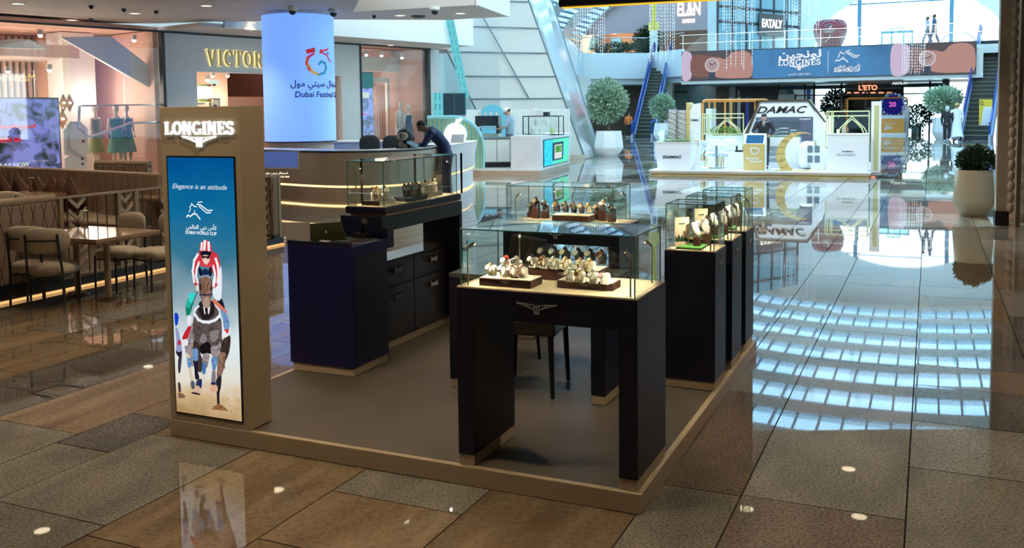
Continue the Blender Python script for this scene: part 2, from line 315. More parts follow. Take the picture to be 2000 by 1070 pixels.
# ================================================================ floor of stone tiles
stone('grey_granite', (.22, .20, .16), (.34, .31, .25), 85, .018); stone('sandstone', (.21, .145, .085), (.35, .25, .155), 40, .022); stone('rose_granite', (.21, .16, .12), (.32, .25, .19), 75, .02)
stone('dark_granite', (.13, .12, .11), (.23, .21, .19), 70, .018); stone('pale_granite', (.32, .30, .26), (.44, .41, .36), 70, .015)
def floor():
    xs = [-1.32, -.68, -.02, .34, .99, 1.64, 2.29]; w = [.65, .66, .36, .65]; k = 0
    while xs[0] > -24: xs.insert(0, xs[0]-(w[k % 4] if xs[0] < -2 else .65)); k += 1
    while xs[-1] < 14: xs.append(xs[-1]+w[k % 4]); k += 1
    mb = MB(); tones = []; names = ['grey_granite', 'sandstone', 'rose_granite', 'dark_granite', 'pale_granite']; rnd = random.Random(11)
    for a, b in zip(xs, xs[1:]):
        y = -9.0 - rnd.random()
        while y < 72:
            l = rnd.choice([.5, .7, .9, 1.2, 1.5])*(1 if y < 20 else 2); g = .0032 if y < 15 else .006
            near = y < 6; mb.cur = rnd.choices(range(5), [5, 4 if near else 1.5, 3, 2, 1 if near else 4])[0]
            ta, tb = rnd.uniform(-.0011, 0), rnd.uniform(-.0011, 0); tc_ = rnd.uniform(-.0011, 0); mb.quad((a+g, y+g, ta), (b-g, y+g, tb), (b-g, y+l-g, tb+tc_-ta), (a+g, y+l-g, tc_)); tones.append(.82+.34*rnd.random()); y += l
    o = mb.build('floor', [MATS[n] for n in names], kind='structure'); at_ = o.data.attributes.new('tone', 'FLOAT', 'FACE'); at_.data.foreach_set('value', tones)
    g = MB().box(-24, 14, -10, 74, -.3, -.0075); struct('floor_joints', g, mat('dark_grout', (.012, .011, .01), .9, spec=.1))
floor()
ht = MB()   # recessed service hatch outline
for a, b in (((60, 768), (118, 750)), ((118, 750), (165, 757)), ((60, 768), (104, 777))):
    p, q = at(*a, Z=0), at(*b, Z=0); d = (q-p).normalized(); n = Vector((-d.y, d.x, 0))*.011; ht.quad(p-n+Vector((0, 0, .001)), p+n+Vector((0, 0, .001)), q+n+Vector((0, 0, .001)), q-n+Vector((0, 0, .001)))
one('floor_hatch', ht, BLACK, 'narrow black metal rim of a service hatch set in the brown floor tiles', 'hatch')
# ================================================================ low ceiling over the stall and cafe
CZ = 3.85
P0, P1, P2, P3 = (-9.16, 12.0), (-10.38, 13.64), (-7.53, 13.82), (-7.93, 16.28)
c1 = at(650, 38, Z=CZ); c0 = at(480, 42, Z=CZ); c2 = at(300, 46, Z=CZ)
poly = [(-24, -10), (14, -10), (14, 15.6), (4.75, 15.25), (-4.55, 11.1), P0, P1, P2, P3, (-9.5, 16.25), (c1.x, c1.y), (c0.x, c0.y), (c2.x, c2.y), (-17.2, 12.6), (-24, 9)]
CEIL = mat('matt_ceiling', (.58, .53, .47), .7)
struct('ceiling', MB().prism(poly, 'z', CZ, CZ+1.5), CEIL)
# white fascia panels on the slab's far corner
f = MB(); a, b = Vector((P2[0]+.02, P2[1]-.01, 0)), Vector((P3[0]+.02, P3[1], 0)); f.hexa([(a.x, a.y, CZ-.01), (a.x+.06, a.y, CZ-.01), (b.x+.06, b.y, CZ-.01), (b.x, b.y, CZ-.01)], [(a.x, a.y, 5.6), (a.x+.06, a.y, 5.6), (b.x+.06, b.y, 5.6), (b.x, b.y, 5.6)])
struct('trim_1', f, WHITE)
# ---- shop wall frame: s along the wall, t into the shops
S0 = Vector((-16.7, 10.0, 0)); SA = math.atan2(13.06, 3.35); SU = Vector((math.cos(SA), math.sin(SA), 0)); SN = Vector((-SU.y, SU.x, 0))
def ws(x, y=200):
    """(s, z) on the shop wall seen through a pixel"""
    k = ray(x, y); t = (S0-CAM).dot(SN)/k.dot(SN); p = CAM+k*t; return (p-S0).dot(SU), p.z
def SW(): return MB()
def sbuild(mb, name, m, **k):
    o = mb.build(name, m, None, **k); o.location = S0; o.rotation_euler = (0, 0, SA); return o
def sthing(name, label, cat, s, t, z=0, group=None): return thing(name, label, cat, S0+SU*s+SN*t+Vector((0, 0, z)), SA, group)
sG0, sG1 = ws(-260)[0], ws(322)[0]; sO0, sO1 = ws(386)[0], ws(668)[0]; sW0, sW1 = ws(706)[0], ws(838)[0]
TOP = 3.66
w = SW()
w.box(sG1, sO0, 0, .25, 0, TOP); w.box(sO0, sO1, 0, .25, ws(386, 140)[1], TOP); w.box(sO1, sW0, 0, .25, 0, TOP)
sbuild(w, 'wall_left', mat('pale_grey_plaster', (.74, .74, .68), .6, noise=.03, nscale=2), kind='structure')
w = SW(); w.box(sG0, sW1+.1, -.03, 0, TOP-.02, TOP+.03); w.box(sG1-.05, sG1+.03, -.04, .1, 0, TOP); w.box(sW0-.04, sW0+.02, -.03, .1, 0, TOP); w.box(sW1-.06, sW1+.06, -.03, .2, 0, TOP)
sbuild(w, 'trim_2', DARK, kind='structure')
SEND = ws(850)[0]
w = SW(); w.box(sG1, SEND, -1.6, .3, TOP+.03, TOP+.12); sbuild(w, 'ceiling_soffit', OFFW, kind='structure')
w = SW(); w.box(sG1+.6, SEND, -1.65, -1.6, TOP+.03, 7.5); sbuild(w, 'wall_bulkhead', WHITE, kind='structure')
w = SW(); w.box(-14, 15.5, 7.2, 7.4, 0, 4.2); w.box(-14, 15.5, .26, 7.3, 3.72, 3.8); w.box(-14, 15.5, .0, 7.3, .0, .02); w.box(-14.2, -14, 0, 7.4, 0, 4); 
sbuild(w, 'wall_shop_backs', [PINK], kind='structure')
w = SW(); w.box(sG1-.1, sG1+.1, .26, 7.2, 0, 3.7); w.box(sO1+.4, sO1+.5, .26, 7.2, 0, 3.7); w.box(sW1+.1, sW1+.2, .26, 7.2, 0, 3.7); sbuild(w, 'wall_shop_divider', PINK, kind='structure')
# big clothing shop window, far left: panes
jx = [sG0] + [ws(px)[0] for px in (70, 160, 245, 320)]
for i, (a, b) in enumerate(zip(jx, jx[1:])):
    w = SW(); w.box(a+.006, b-.006, .03, .05, 0, TOP-.02); sbuild(w, 'window_%d' % (i+1), SGLASS, kind='structure')
w = SW(); w.box(sW0+.03, sW1-.06, .03, .05, .25, TOP-.05); sbuild(w, 'window_5', SGLASS, kind='structure')
w = SW(); w.box(sW0, sW1, -.02, .3, 0, .25); sbuild(w, 'trim_3', WHITE, kind='structure')
w = SW(); w.box(sW1+.08, sW1+.5, .0, .3, 0, TOP); sbuild(w, 'wall_pier', OFFW, kind='structure')
w = SW(); w.box(sW1+.5, 15.3, .3, .34, 0, TOP); sbuild(w, 'window_6', SGLASS, kind='structure')
# ribbed pink panels and joinery in the shops
w = SW()
for i in range(84): w.box(-9+i*.155, -8.925+i*.155, 3.9, 4.0, 0, 3.7)
sbuild(w, 'wall_ribbed_panel', mat('blush_rib', (.72, .50, .42), .6), kind='structure')
w = SW(); a = ws(215, 100)[0]; w.box(a, a+.55, 3.1, 3.6, 0, 3.7); sbuild(w, 'column_orange', mat('orange_plaster', (.74, .42, .28), .6), kind='structure')
w = SW(); w.box(ws(150)[0]+.7, ws(150)[0]+1.5, 2.0, 2.8, 0, 3.7); sbuild(w, 'column_white', mat('white_plaster', (.72, .68, .66), .6), kind='structure')
w = SW()
for k in range(6): w.box(-6, ws(160)[0]+.8, 1.6+k*.55, 1.66+k*.55, 3.05, 3.35)
sbuild(w, 'trim_ceiling_fins', mat('blush_fin', (.70, .55, .48), .6), kind='structure')
# sloping white panel added behind the shop glass to imitate the reflected escalator
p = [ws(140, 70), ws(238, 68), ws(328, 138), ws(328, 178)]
w = SW(); w.prism([(q[0], q[1]) for q in p][::-1], 'y', .5, .62); sbuild(w, 'trim_reflection_panel', WHITE, kind='structure')
p = [ws(2, 88), ws(16, 76), ws(66, 71), ws(96, 73), ws(130, 92)]
w = SW(); w.prism([(q[0], q[1]) for q in p][::-1], 'y', .9, 1.0); sbuild(w, 'trim_bulkhead_white', WHITE, kind='structure')
# Victoria shop interior: second pink room, ceiling glow, door panel
w = SW(); w.box(sO1-.35, sO1-.02, .3, .36, 0, ws(660, 146)[1]); sbuild(w, 'door_1', mat('tan_door', (.62, .47, .33), .5), kind='structure')
w = SW(); w.box(sO0-.2, sO1, 3.2, 3.3, 0, 2.2); w.box(sO0+1.3, sO0+2.4, 2.2, 3.2, 0, 3.7); sbuild(w, 'wall_dressing_room', mat('salmon_wall', (.74, .47, .34), .55), kind='structure')
# last window: rib panel, glazed door, pier
w = SW()
for i in range(22): a = ws(762)[0]+i*.115; w.box(a, a+.06, 2.0, 2.06, 0, 2.55)
sbuild(w, 'wall_slat_screen', mat('rose_slat', (.66, .42, .36), .6), kind='structure')
w = SW(); a, b = ws(757)[0], ws(827)[0]; w.box(a, a+.12, 1.5, 1.6, 0, 2.75); w.box(b-.12, b, 1.5, 1.6, 0, 2.75); w.box(a, b, 1.5, 1.6, 2.65, 2.8); w.box(ws(706)[0], b+.5, 1.4, 1.8, 3.0, 3.45)
sbuild(w, 'door_2', mat('cream_door_frame', (.75, .68, .6), .5), kind='structure')
# ================================================================ round LED column
LC = at(583, 100, d=20.35); LR = .765; LCx, LCy = LC.x, LC.y
col = MB(); col.lathe([(LR-.06, 0), (LR-.06, CZ)], (LCx, LCy, 0), 48); struct('column_round', col, OFFW)
led = thing('curved_display', 'tall blue display wrapped round a thick column, with coloured swirl logo', 'screen', (LCx, LCy, 1.08))
zb, zt = 1.08, 3.77
m = on(led); m.lathe([(LR-.05, zb), (LR, zb), (LR, zt), (LR-.05, zt)], (LCx, LCy, 0), 64); m.build('display_surface', pattern_mat('blue_led', 'wave', rgb(112, 160, 250), rgb(118, 166, 252), 6, .6, .95, (0, PI/2, 0)), led)
m = on(led); m.lathe([(LR-.04, zb-.03), (LR+.012, zb-.03), (LR+.012, zb), (LR-.04, zb)], (LCx, LCy, 0), 64); m.build('bottom_rim', DARK, led)
# angle of the column facing the camera
ca = math.atan2(CAM.y-LCy, CAM.x-LCx)
def wrap(vs, r):   # (s, y, z) -> cylinder; s runs to the viewer's right
    out = []
    for v in vs:
        a = ca + v.x/LR; out.append(Vector((LCx+(r+.004-v.y)*math.cos(a), LCy+(r+.004-v.y)*math.sin(a), v.z)))
    return out
def wtext(body, s0, z, w, name, mt, bold=0, shear=0):
    g = text_geo(body, bold, shear, .01); vs = fit(g[0], w, None, .2); m = on(led); m.add(wrap([Vector((v.x+s0, v.y, v.z+z)) for v in vs], LR), g[1]); m.build(name, mt, led)
INKB = mat('navy_ink', (.01, .02, .12), .5)
def px2s(x): return math.asin(max(-1, min(1, (x-583)/72.0)))*LR
def zled(y): return 1.65+(223-y)*19.62/F
wtext(arabic('فستيفال سيتي مول'), px2s(566), zled(168), 1.45, 'arabic_lettering', INKB, .012)
wtext('Dubai Festival City Mall', px2s(574), zled(189), 1.62, 'latin_lettering', INKB, .012, .12)
for nm, cl, L, t in (('red_swirl', (.5, .01, .03), [(601, 100), (612, 97), (626, 99)], .09), ('red_tail', (.45, .01, .05), [(627, 100), (638, 106), (645, 119)], .035), ('red_crest', (.5, .02, .1), [(612, 104), (603, 110), (598, 120)], .05),
                     ('orange_swirl', (.6, .1, .05), [(600, 112), (598, 124), (603, 136)], .06), ('tan_swirl', (.55, .36, .15), [(601, 128), (608, 139), (619, 144)], .07),
                     ('teal_swirl', (.02, .25, .4), [(621, 145), (632, 141), (636, 131), (634, 122), (627, 119), (622, 124)], .055), ('red_spark', (.5, .02, .05), [(630, 98), (640, 94)], .04), ('dark_spark', (.1, .01, .1), [(639, 101), (641, 103)], .03)):
    m = on(led); mm = MB(); pts = [(px2s(x), zled(y)) for x, y in L]; strip(mm, pts, t, (0, 0, 0), (1, 0, 0), (0, 0, 1), .003); m.add(wrap(mm.v, LR), mm.f); m.build(nm, mat('print_'+nm, cl, .5, emit=.5), led)
# ================================================================ enclosing walls behind and right of the viewer
struct('wall_back', MB().box(-24, 14, -10.2, -10, 0, 5.4), mat('dim_tan_wall', (.36, .29, .22), .7))
struct('wall_right_near', MB().box(5.2, 5.4, -10, 9.6, 0, 5.4), mat('dim_tan_wall'))
struct('wall_left_near', MB().box(-24.2, -24, -10, 9, 0, 5.4), mat('dim_tan_wall'))
# ================================================================ atrium
VX, VH, VZ, VR = -2.5, 21.5, 6.4, 6.8
def vault(mb, y0, y1, th=.25, n=28, dx=0.0):
    for j, R0 in ((0, 0), (1, th)): pass
    P = [(VX-math.cos(PI*i/n)*VH, VZ+math.sin(PI*i/n)*VR) for i in range(n+1)]; Q = [(VX-math.cos(PI*i/n)*(VH+th), VZ+math.sin(PI*i/n)*(VR+th)) for i in range(n+1)]
    for i in range(n): mb.hexa([(P[i][0], y0, P[i][1]), (P[i+1][0], y0, P[i+1][1]), (P[i+1][0], y1, P[i+1][1]), (P[i][0], y1, P[i][1])], [(Q[i][0], y0, Q[i][1]), (Q[i+1][0], y0, Q[i+1][1]), (Q[i+1][0], y1, Q[i+1][1]), (Q[i][0], y1, Q[i][1])])
rib = MB(); gl = MB(); mu = MB(); y = 16.0
vault(rib, 11, 17.5, .3)
while y < 71:
    vault(rib, y, y+2.0, .3)
    vault(gl, y+2.0, y+4.5, .03)
    n = 64
    for i in range(1, n): 
        X, Z = VX-math.cos(PI*i/n)*VH, VZ+math.sin(PI*i/n)*VR
        mu.box(X-.045, X+.045, y+2.0, y+4.5, Z-.05, Z+.1)
    y += 4.5
struct('ceiling_vault_rib', rib, mat('vault_panel', (.72, .73, .70), .6)); struct('window_vault_glazing', gl, glass('roof_glass', (.62, .85, 1), .05)); struct('trim_glazing_bars', mu, mat('blue_grey_steel', (.12, .22, .28), .5))
YE = 72.0
ec = at(1772, 95, Y=YE); eh = (at(1955, 95, Y=YE).x-at(1578, 95, Y=YE).x)/2; ez = at(1772, 95, Y=YE).z; er = at(1772, -22, Y=YE).z-ez
w = MB(); n = 24   # end wall round the arched opening
ar = [(ec.x-math.cos(PI*i/n)*eh, ez+math.sin(PI*i/n)*er) for i in range(n+1)]
for i in range(n): w.hexa([(ar[i][0], YE, ar[i][1]), (ar[i+1][0], YE, ar[i+1][1]), (ar[i+1][0], YE+.4, ar[i+1][1]), (ar[i][0], YE+.4, ar[i][1])], [(ar[i][0], YE, 14), (ar[i+1][0], YE, 14), (ar[i+1][0], YE+.4, 14), (ar[i][0], YE+.4, 14)])
w.box(VX-VH-.5, ar[0][0], YE, YE+.4, 0, 14); w.box(ar[-1][0], VX+VH+.5, YE, YE+.4, 0, 14)
struct('wall_far', w, mat('vault_panel'))
w = MB()
for px in (1678, 1858, 1600): X = at(px, 60, Y=YE).x; w.box(X-.14, X+.14, YE+.05, YE+.3, 4, 12)
for z in (6.1, 9.4): w.box(ar[0][0], ar[-1][0], YE+.08, YE+.2, z, z+.1)
struct('trim_arch_mullions', w, mat('blue_steel', (.08, .22, .32), .5))
struct('window_7', MB().box(ar[0][0], ar[-1][0], YE+.2, YE+.22, 4.9, 11.5), glass('arch_glass', (.9, .97, 1), .04))
struct('wall_atrium_left', MB().box(-24.4, -24, 12, 72, 0, 7.6), GREYW); struct('wall_atrium_right', MB().box(12.8, 13.2, 15.6, 72, 0, 13), GREYW)
# sun patch and daylight also reach in through the arch; upper deck and bridge
zS0, zS1 = 3.54, 5.25
XL, XR = at(1333, 120, Y=54).x, at(1905, 120, Y=54).x
deck = MB(); deck.box(XL, 12.8, 56.2, 72, 4.7, 5.2); deck.box(-24, XL, 62.5, 72, 4.7, 5.2); deck.box(XL, XR, 54.12, 56.3, 4.9, 5.2); deck.box(XR+1.6, 12.8, 54.2, 56.3, 4.7, 5.2)
struct('floor_upper', deck, GREYW)
deck = MB(); deck.box(XL-.1, XR+.4, 54.1, 56.6, 3.25, 3.5); deck.box(XL-.1, XR+.4, 54.3, 56.4, 3.5, 4.9); struct('floor_bridge_body', deck, GREYW)
struct('ceiling_under_bridge', MB().box(XL, 12.8, 56.6, 66, 3.3, 3.4), mat('soffit_grey', (.5, .53, .52), .6))
# white curved balcony front on the left of the escalator
b0 = at(1108, 110, Y=47).x; w = MB(); pts = [(b0, 46), (b0+.9, 50), (b0+1.6, 54), (XL-4.6, 56)]
q0 = at(1105, 100, d=52); q1 = at(1136, 105, d=65); q2 = at(1262, 105, d=66); q3 = at(1334, 105, d=62)
for a, b in ((q0, q1), (q1, q2), (q2, q3)): w.hexa([(a.x, a.y, 3.9), (b.x, b.y, 3.9), (b.x, b.y+.5, 3.9), (a.x, a.y+.5, 3.9)], [(a.x, a.y, 5.7), (b.x, b.y, 5.7), (b.x, b.y+.5, 5.7), (a.x, a.y+.5, 5.7)])
struct('wall_balcony_front', w, WHITE)
w = MB(); 
for a, b in ((q1, q2), (q2, q3)): w.hexa([(a.x, a.y+.3, 3.5), (b.x, b.y+.3, 3.5), (b.x, b.y+6, 3.5), (a.x, a.y+6, 3.5)], [(a.x, a.y+.3, 3.9), (b.x, b.y+.3, 3.9), (b.x, b.y+6, 3.9), (a.x, a.y+6, 3.9)])
struct('ceiling_balcony_soffit', w, GREYW)
w = MB(); a = at(1128, 200, d=57.5); w.box(a.x-1.2, a.x+.1, a.y, a.y+1.2, 0, 3.8); a = at(1132, 200, d=57); w.box(a.x, a.x+.5, a.y, a.y+.6, 0, 3.75); struct('column_balcony', w, GREYW)
# upper cafe wall, left above the balcony
YC = 66.0
w = MB(); x0, x1 = at(1060, 40, Y=YC).x, at(1382, 40, Y=YC).x; w.box(x0, x1, YC, YC+.3, at(1200, 66, Y=YC).z, 13); struct('wall_upper_cafe', w, mat('mauve_panel', (.42, .30, .29), .6))
us0, us1 = at(1402, 40, Y=60).x, at(1562, 40, Y=68).x
w = MB(); w.hexa([(us0, 60, 5.2), (us1, 68, 5.2), (us1, 68.2, 5.2), (us0, 60.2, 5.2)], [(us0, 60, 11.4), (us1, 68, 11.4), (us1, 68.2, 11.4), (us0, 60.2, 11.4)]); struct('wall_upper_shops', w, mat('teal_shop_glass', (.20, .34, .38), .12, coat=.4))
w = MB()
for k in range(7): f_ = k/6; w.box(us0+(us1-us0)*f_-.07, us0+(us1-us0)*f_+.07, 59.9+8*f_, 60.1+8*f_, 5.2, 11.4)
for z_ in (7.6, 8.6, 10.6): w.tube([(us0, 59.92, z_), (us1, 67.92, z_)], .09, 4)
struct('trim_upper_shop_frames', w, DARK)
w = MB(); w.box(x0, x1, YC+4, YC+4.2, 5.2, 8.2); struct('wall_cafe_interior', w, mat('cafe_brown', (.16, .085, .05), .6))
w = MB(); w.box(at(1195, 80, Y=YC).x, at(1214, 80, Y=YC).x, YC-.2, YC+.1, 5.2, 7.2); w.box(at(1382, 40, Y=YC).x, at(1400, 40, Y=YC).x+3, YC, YC+.2, 5.2, 12); struct('column_cafe', w, GREYW)
# ground-level backdrops under bridge and balcony
YG = 62.0
w = MB(); w.box(at(1100, 200, Y=YG+4).x, at(1310, 200, Y=YG+4).x, YG+4, YG+4.2, 0, 4.7); struct('wall_shop_brown', w, mat('shop_brown', (.14, .095, .07), .5))
w = MB(); w.box(at(1310, 200, Y=YG).x, at(1398, 200, Y=YG).x, YG, YG+.1, 0, 3.35); struct('wall_shop_green', w, mat('shop_green_glass', (.12, .19, .17), .15))
w = MB(); w.box(at(1398, 200, Y=YG).x, at(1424, 200, Y=YG).x, YG, YG+.1, 0, 3.35); struct('wall_shop_bronze', w, mat('bronze_wall', (.11, .085, .06), .5))
w = MB(); w.box(at(1424, 200, Y=YG).x, at(1570, 200, Y=YG).x, YG+4, YG+4.2, 0, 3.35); struct('wall_shop_dark', w, mat('shop_dark', (.035, .05, .06), .4))
w = MB(); w.box(at(1640, 200, Y=YG).x, at(1762, 200, Y=YG).x, YG+4, YG+4.2, 0, 3.35); struct('wall_shop_dusky', w, mat('shop_dusky', (.08, .05, .035), .4))
struct('wall_escalator_side', MB().box(at(1290, 200, Y=61).x, at(1313, 200, Y=61).x, 61, 61.6, 0, 4.7), GREYW)
w = MB()
for px in (1438, 1472, 1521, 1572, 1590, 1643, 1690, 1762, 1816, 1852):
    X = at(px, 200, Y=YG).x; w.box(X-.06, X+.06, YG, YG+.15, 0, 3.35)
w.box(at(1438, 200, Y=YG).x, at(1852, 200, Y=YG).x, YG, YG+.15, 2.95, 3.2); w.box(at(1438, 200, Y=YG).x, at(1820, 200, Y=YG).x, YG, YG+.12, 2.5, 2.58)
struct('trim_shopfront_frames', w, BLACK)
struct('window_8', MB().box(at(1424, 200, Y=YG).x, at(1852, 200, Y=YG).x, YG+.06, YG+.08, 0, 3.3), glass('shopfront_glass', (.8, .93, .95), .08))
w = MB().box(at(1840, 200, Y=58).x, at(1853, 200, Y=58).x, 58, 58.5, 0, 3.3); struct('column_dark', w, mat('dark_column', (.05, .06, .065), .5))
# right-hand near shopfront: tan frame, scalloped strip, glass
sx = at(1945, 430, Z=0); cR = at(1960, 440, Z=0)
w = MB(); w.box(cR.x-.10, cR.x+.02, cR.y-.03, cR.y+.35, 0, 5.3); struct('column_tan', w, mat('tan_stone', (.42, .33, .25), .5, noise=.08, nscale=6))
w = MB(); w.box(cR.x-.11, cR.x+.06, cR.y-.05, cR.y+.36, 0, .2); struct('baseboard_right', w, BLACK)
w = MB()
for k in range(34): w.ell((cR.x+.075, cR.y-.02, .25+k*.15), .05, .05, .085, 10, 6)
struct('trim_scalloped', w, mat('shell_stone', (.5, .40, .31), .5))
w = MB(); w.box(cR.x+.14, cR.x+.19, cR.y-.1, cR.y-.02, 0, 5.3); w.box(cR.x+.22, cR.x+.232, cR.y-.09, cR.y-.06, 1.05, 3.1); struct('trim_bronze_post', w, mat('bronze', (.28, .19, .13), .35, .6))
g = MB(); g.hexa([(cR.x+.19, cR.y-.08, 0), (5.2, cR.y-1.4, 0), (5.2, cR.y-1.38, 0), (cR.x+.19, cR.y-.06, 0)], [(cR.x+.19, cR.y-.08, 5.3), (5.2, cR.y-1.4, 5.3), (5.2, cR.y-1.38, 5.3), (cR.x+.19, cR.y-.06, 5.3)]); struct('window_9', g, SGLASS)
# faceted tile wall inside that shop
w = MB(); rnd = random.Random(3)
for i in range(16):
    for k in range(22):
        X = cR.x+.12+i*.24; Y = cR.y+.75-i*.05; Z = k*.24; c = (X+.12, Y-.035, Z+.12); q = [(X, Y, Z), (X+.24, Y, Z), (X+.24, Y, Z+.24), (X, Y, Z+.24)]
        for a, b in zip(q, q[1:]+q[:1]): w.add([a, b, c], [(0, 1, 2)])
struct('wall_right_tiles', w, mat('facet_tile', (.52, .40, .30), .4))
struct('wall_right_side', MB().box(cR.x+.05, 12.8, cR.y+1.0, cR.y+1.1, 0, 5.3), mat('tan_stone'))
# ================================================================ downlights
def spot(loc, e, col=(1, .74, .45), ang=110, r=.06, parent=None, to=None, blend=.6):
    l = bpy.data.lights.new('lamp_light', 'SPOT'); l.energy = e; l.color = col; l.spot_size = math.radians(ang); l.spot_blend = blend; l.shadow_soft_size = r
    o = bpy.data.objects.new('lamp_light', l); COL.objects.link(o); o.location = loc
    if parent is not None: o.parent = parent; o.location = Vector(loc)-parent.location
    if to is not None: o.rotation_euler = (Vector(to)-Vector(loc)).to_track_quat('-Z', 'Y').to_euler()
    return o
def downlight():
    t = thing('downlight', 'round recessed downlight in the low ceiling', 'ceiling light', (0, 0, 0))
    MB().lathe([(.10, -.004), (.13, -.012), (.14, -.004), (.14, 0)], n=24).build('trim_ring', WHITE, t); MB().lathe([(.001, -.003), (.10, -.003)], n=24).build('lamp_disc', LAMPW, t)
    return t
DL = []
names_dl = [((35, 7), 'nearest the viewer above the cafe, far left'), ((140, 39), 'close to the pink shop window'), ((263, 26), 'between two dark ceiling sensors over the cafe'), ((403, 11), 'just left of the blue round display, the nearer one'),
            ((399, 50), 'over the gold shop letters'), ((493, 44), 'touching the left edge of the blue display in view'), ((781, 30), 'on the lower slab right of the blue display'), ((899, 26), 'at the far corner of the slab beside the white panel')]
first = None
for (x, y), s in names_dl:
    p = at(x, y, Z=CZ if not (s.startswith('over') or s.startswith('touch')) else CZ)
    lab = 'round recessed downlight ' + s
    if first is None: first = downlight(); d = first; d.location = (p.x, p.y, CZ-.001); d['label'] = lab; d['group'] = 'recessed downlights'
    else: d = dup(first, (p.x, p.y, CZ-.001), label=lab, group='recessed downlights')
    DL.append(d)
    if y < 42 and x != 263: spot((p.x, p.y, CZ-.05), 150, parent=d)
p = at(763, 88, Z=TOP+.03); d = dup(first, (p.x, p.y, TOP+.026), label='round downlight in the narrow soffit over the far shop window', group='recessed downlights')
for c in list(d.children):
    if c.type == 'LIGHT': bpy.data.objects.remove(c)
over = [(-9.66, 4.87), (-5.36, 7.0), (0, 11.2), (.28, 9.47), (-7.62, 7.18), (-1.16, 9.13), (-4.6, 2.2), (-2.4, 2.0), (-.9, -.6), (-3.4, -1.2), (1.6, 1.2), (-6.6, 3.6), (-2.2, 5.2), (2.6, 4.5), (-9.5, 1.2), (-12, 5.5)]
for i, (x, y) in enumerate(over):
    d = dup(first, (x, y, CZ-.001), label='round recessed downlight above the frame, seen only mirrored in the floor', group='overhead downlights')
    for c in list(d.children):
        if c.type == 'LIGHT': c.data = c.data.copy(); c.data.energy = 135; c.data.color = (1, .79, .55)
# small ceiling sensors and domed cameras
for (x, y, s) in ((178, 11, 'the darker one near the front edge'), (305, 21, 'behind the third downlight'), (242, 17, 'small one over the cafe'), (177, 36, 'small one by the pink shop'), (731, 30, 'by the slab edge right of the display')):
    p = at(x, y, Z=CZ); one('ceiling_sensor', MB((p.x, p.y, CZ)).lathe([(.05, CZ), (.05, CZ-.03), (.02, CZ-.07), (.001, CZ-.07)], (p.x, p.y, 0), 12), DARK, 'dark ceiling sprinkler or sensor, ' + s, 'sensor', 'ceiling sensors')
p = at(817, 31, Z=CZ); one('ceiling_speaker', MB((p.x, p.y, CZ)).lathe([(.17, CZ), (.17, CZ-.02), (.1, CZ-.05), (.001, CZ-.05)], (p.x, p.y, 0), 20), DARK, 'dark round ceiling speaker on the slab between two downlights', 'speaker')
for (x, y, s) in ((571, 17, 'over the middle of the round blue display'), (651, 21, 'at the right edge of the blue display'), (849, 17, 'near the corner of the ceiling slab')):
    p = at(x, y-4, Z=CZ); t = thing('dome_camera', 'white dome security camera with black eye ' + s, 'security camera', (p.x, p.y, CZ), group='dome cameras')
    m = on(t); m.lathe([(.11, CZ), (.11, CZ-.06), (.08, CZ-.09)], (p.x, p.y, 0), 20); m.build('housing', WHITE, t); m = on(t); m.ell((p.x, p.y, CZ-.10), .075, .075, .07); m.build('lens_dome', BLACK, t)
# ================================================================ watch stall
H0 = .087
SL, SD = 2.517, 2.79
pf = thing('stall_platform', 'low cream platform with dark taupe floor carrying the watch stall', 'platform', (-SL/2, SD/2, 0))
m = on(pf); m.box(-SL, 0, 0, .03, 0, H0); m.box(-SL, 0, SD-.03, SD, 0, H0); m.box(-.03, 0, .03, SD-.03, 0, H0); m.box(-SL, -SL+.03, .03, SD-.03, 0, H0); m.build('edge_board', BEIGE, pf, .003)
m = on(pf); m.box(-SL+.03, -.03, .03, SD-.03, 0, H0-.004); m.build('floor_panel', CARPET, pf)
X_, Y_, Z_ = (1, 0, 0), (0, 1, 0), (0, 0, 1)
# totem
tx0, tx1, ty0, ty1, tz = -2.5134, -2.0046, .006, .184, 1.695
tt = thing('advertising_totem', 'tall cream upright sign with glowing white name and lit horse racing screen', 'sign', ((tx0+tx1)/2, .1, H0))
m = on(tt); m.box(tx0, tx1, ty0, ty1, H0, tz); m.build('casing', BEIGE, tt, .003)
sx0, sx1, sz0, sz1 = -2.467, -2.047, .132, 1.442
m = on(tt); m.box(sx0-.008, sx1+.008, ty0-.004, ty0+.01, sz0-.008, sz1+.008); m.build('screen_bezel', BLACK, tt)
g = serif_geo('LONGINES', .195, .1, .03); m = on(tt); place(m, (g[0], g[1]), (-2.476, ty0-.001, 1.558), X_, Z_, .438, .062, ext=.012); m.build('name_lettering', SIGNW, tt)
m = on(tt); emblem(m, (-2.257, ty0-.001, 1.549), X_, Z_, .215, .02, .010); m.build('winged_hourglass', SIGNW, tt)
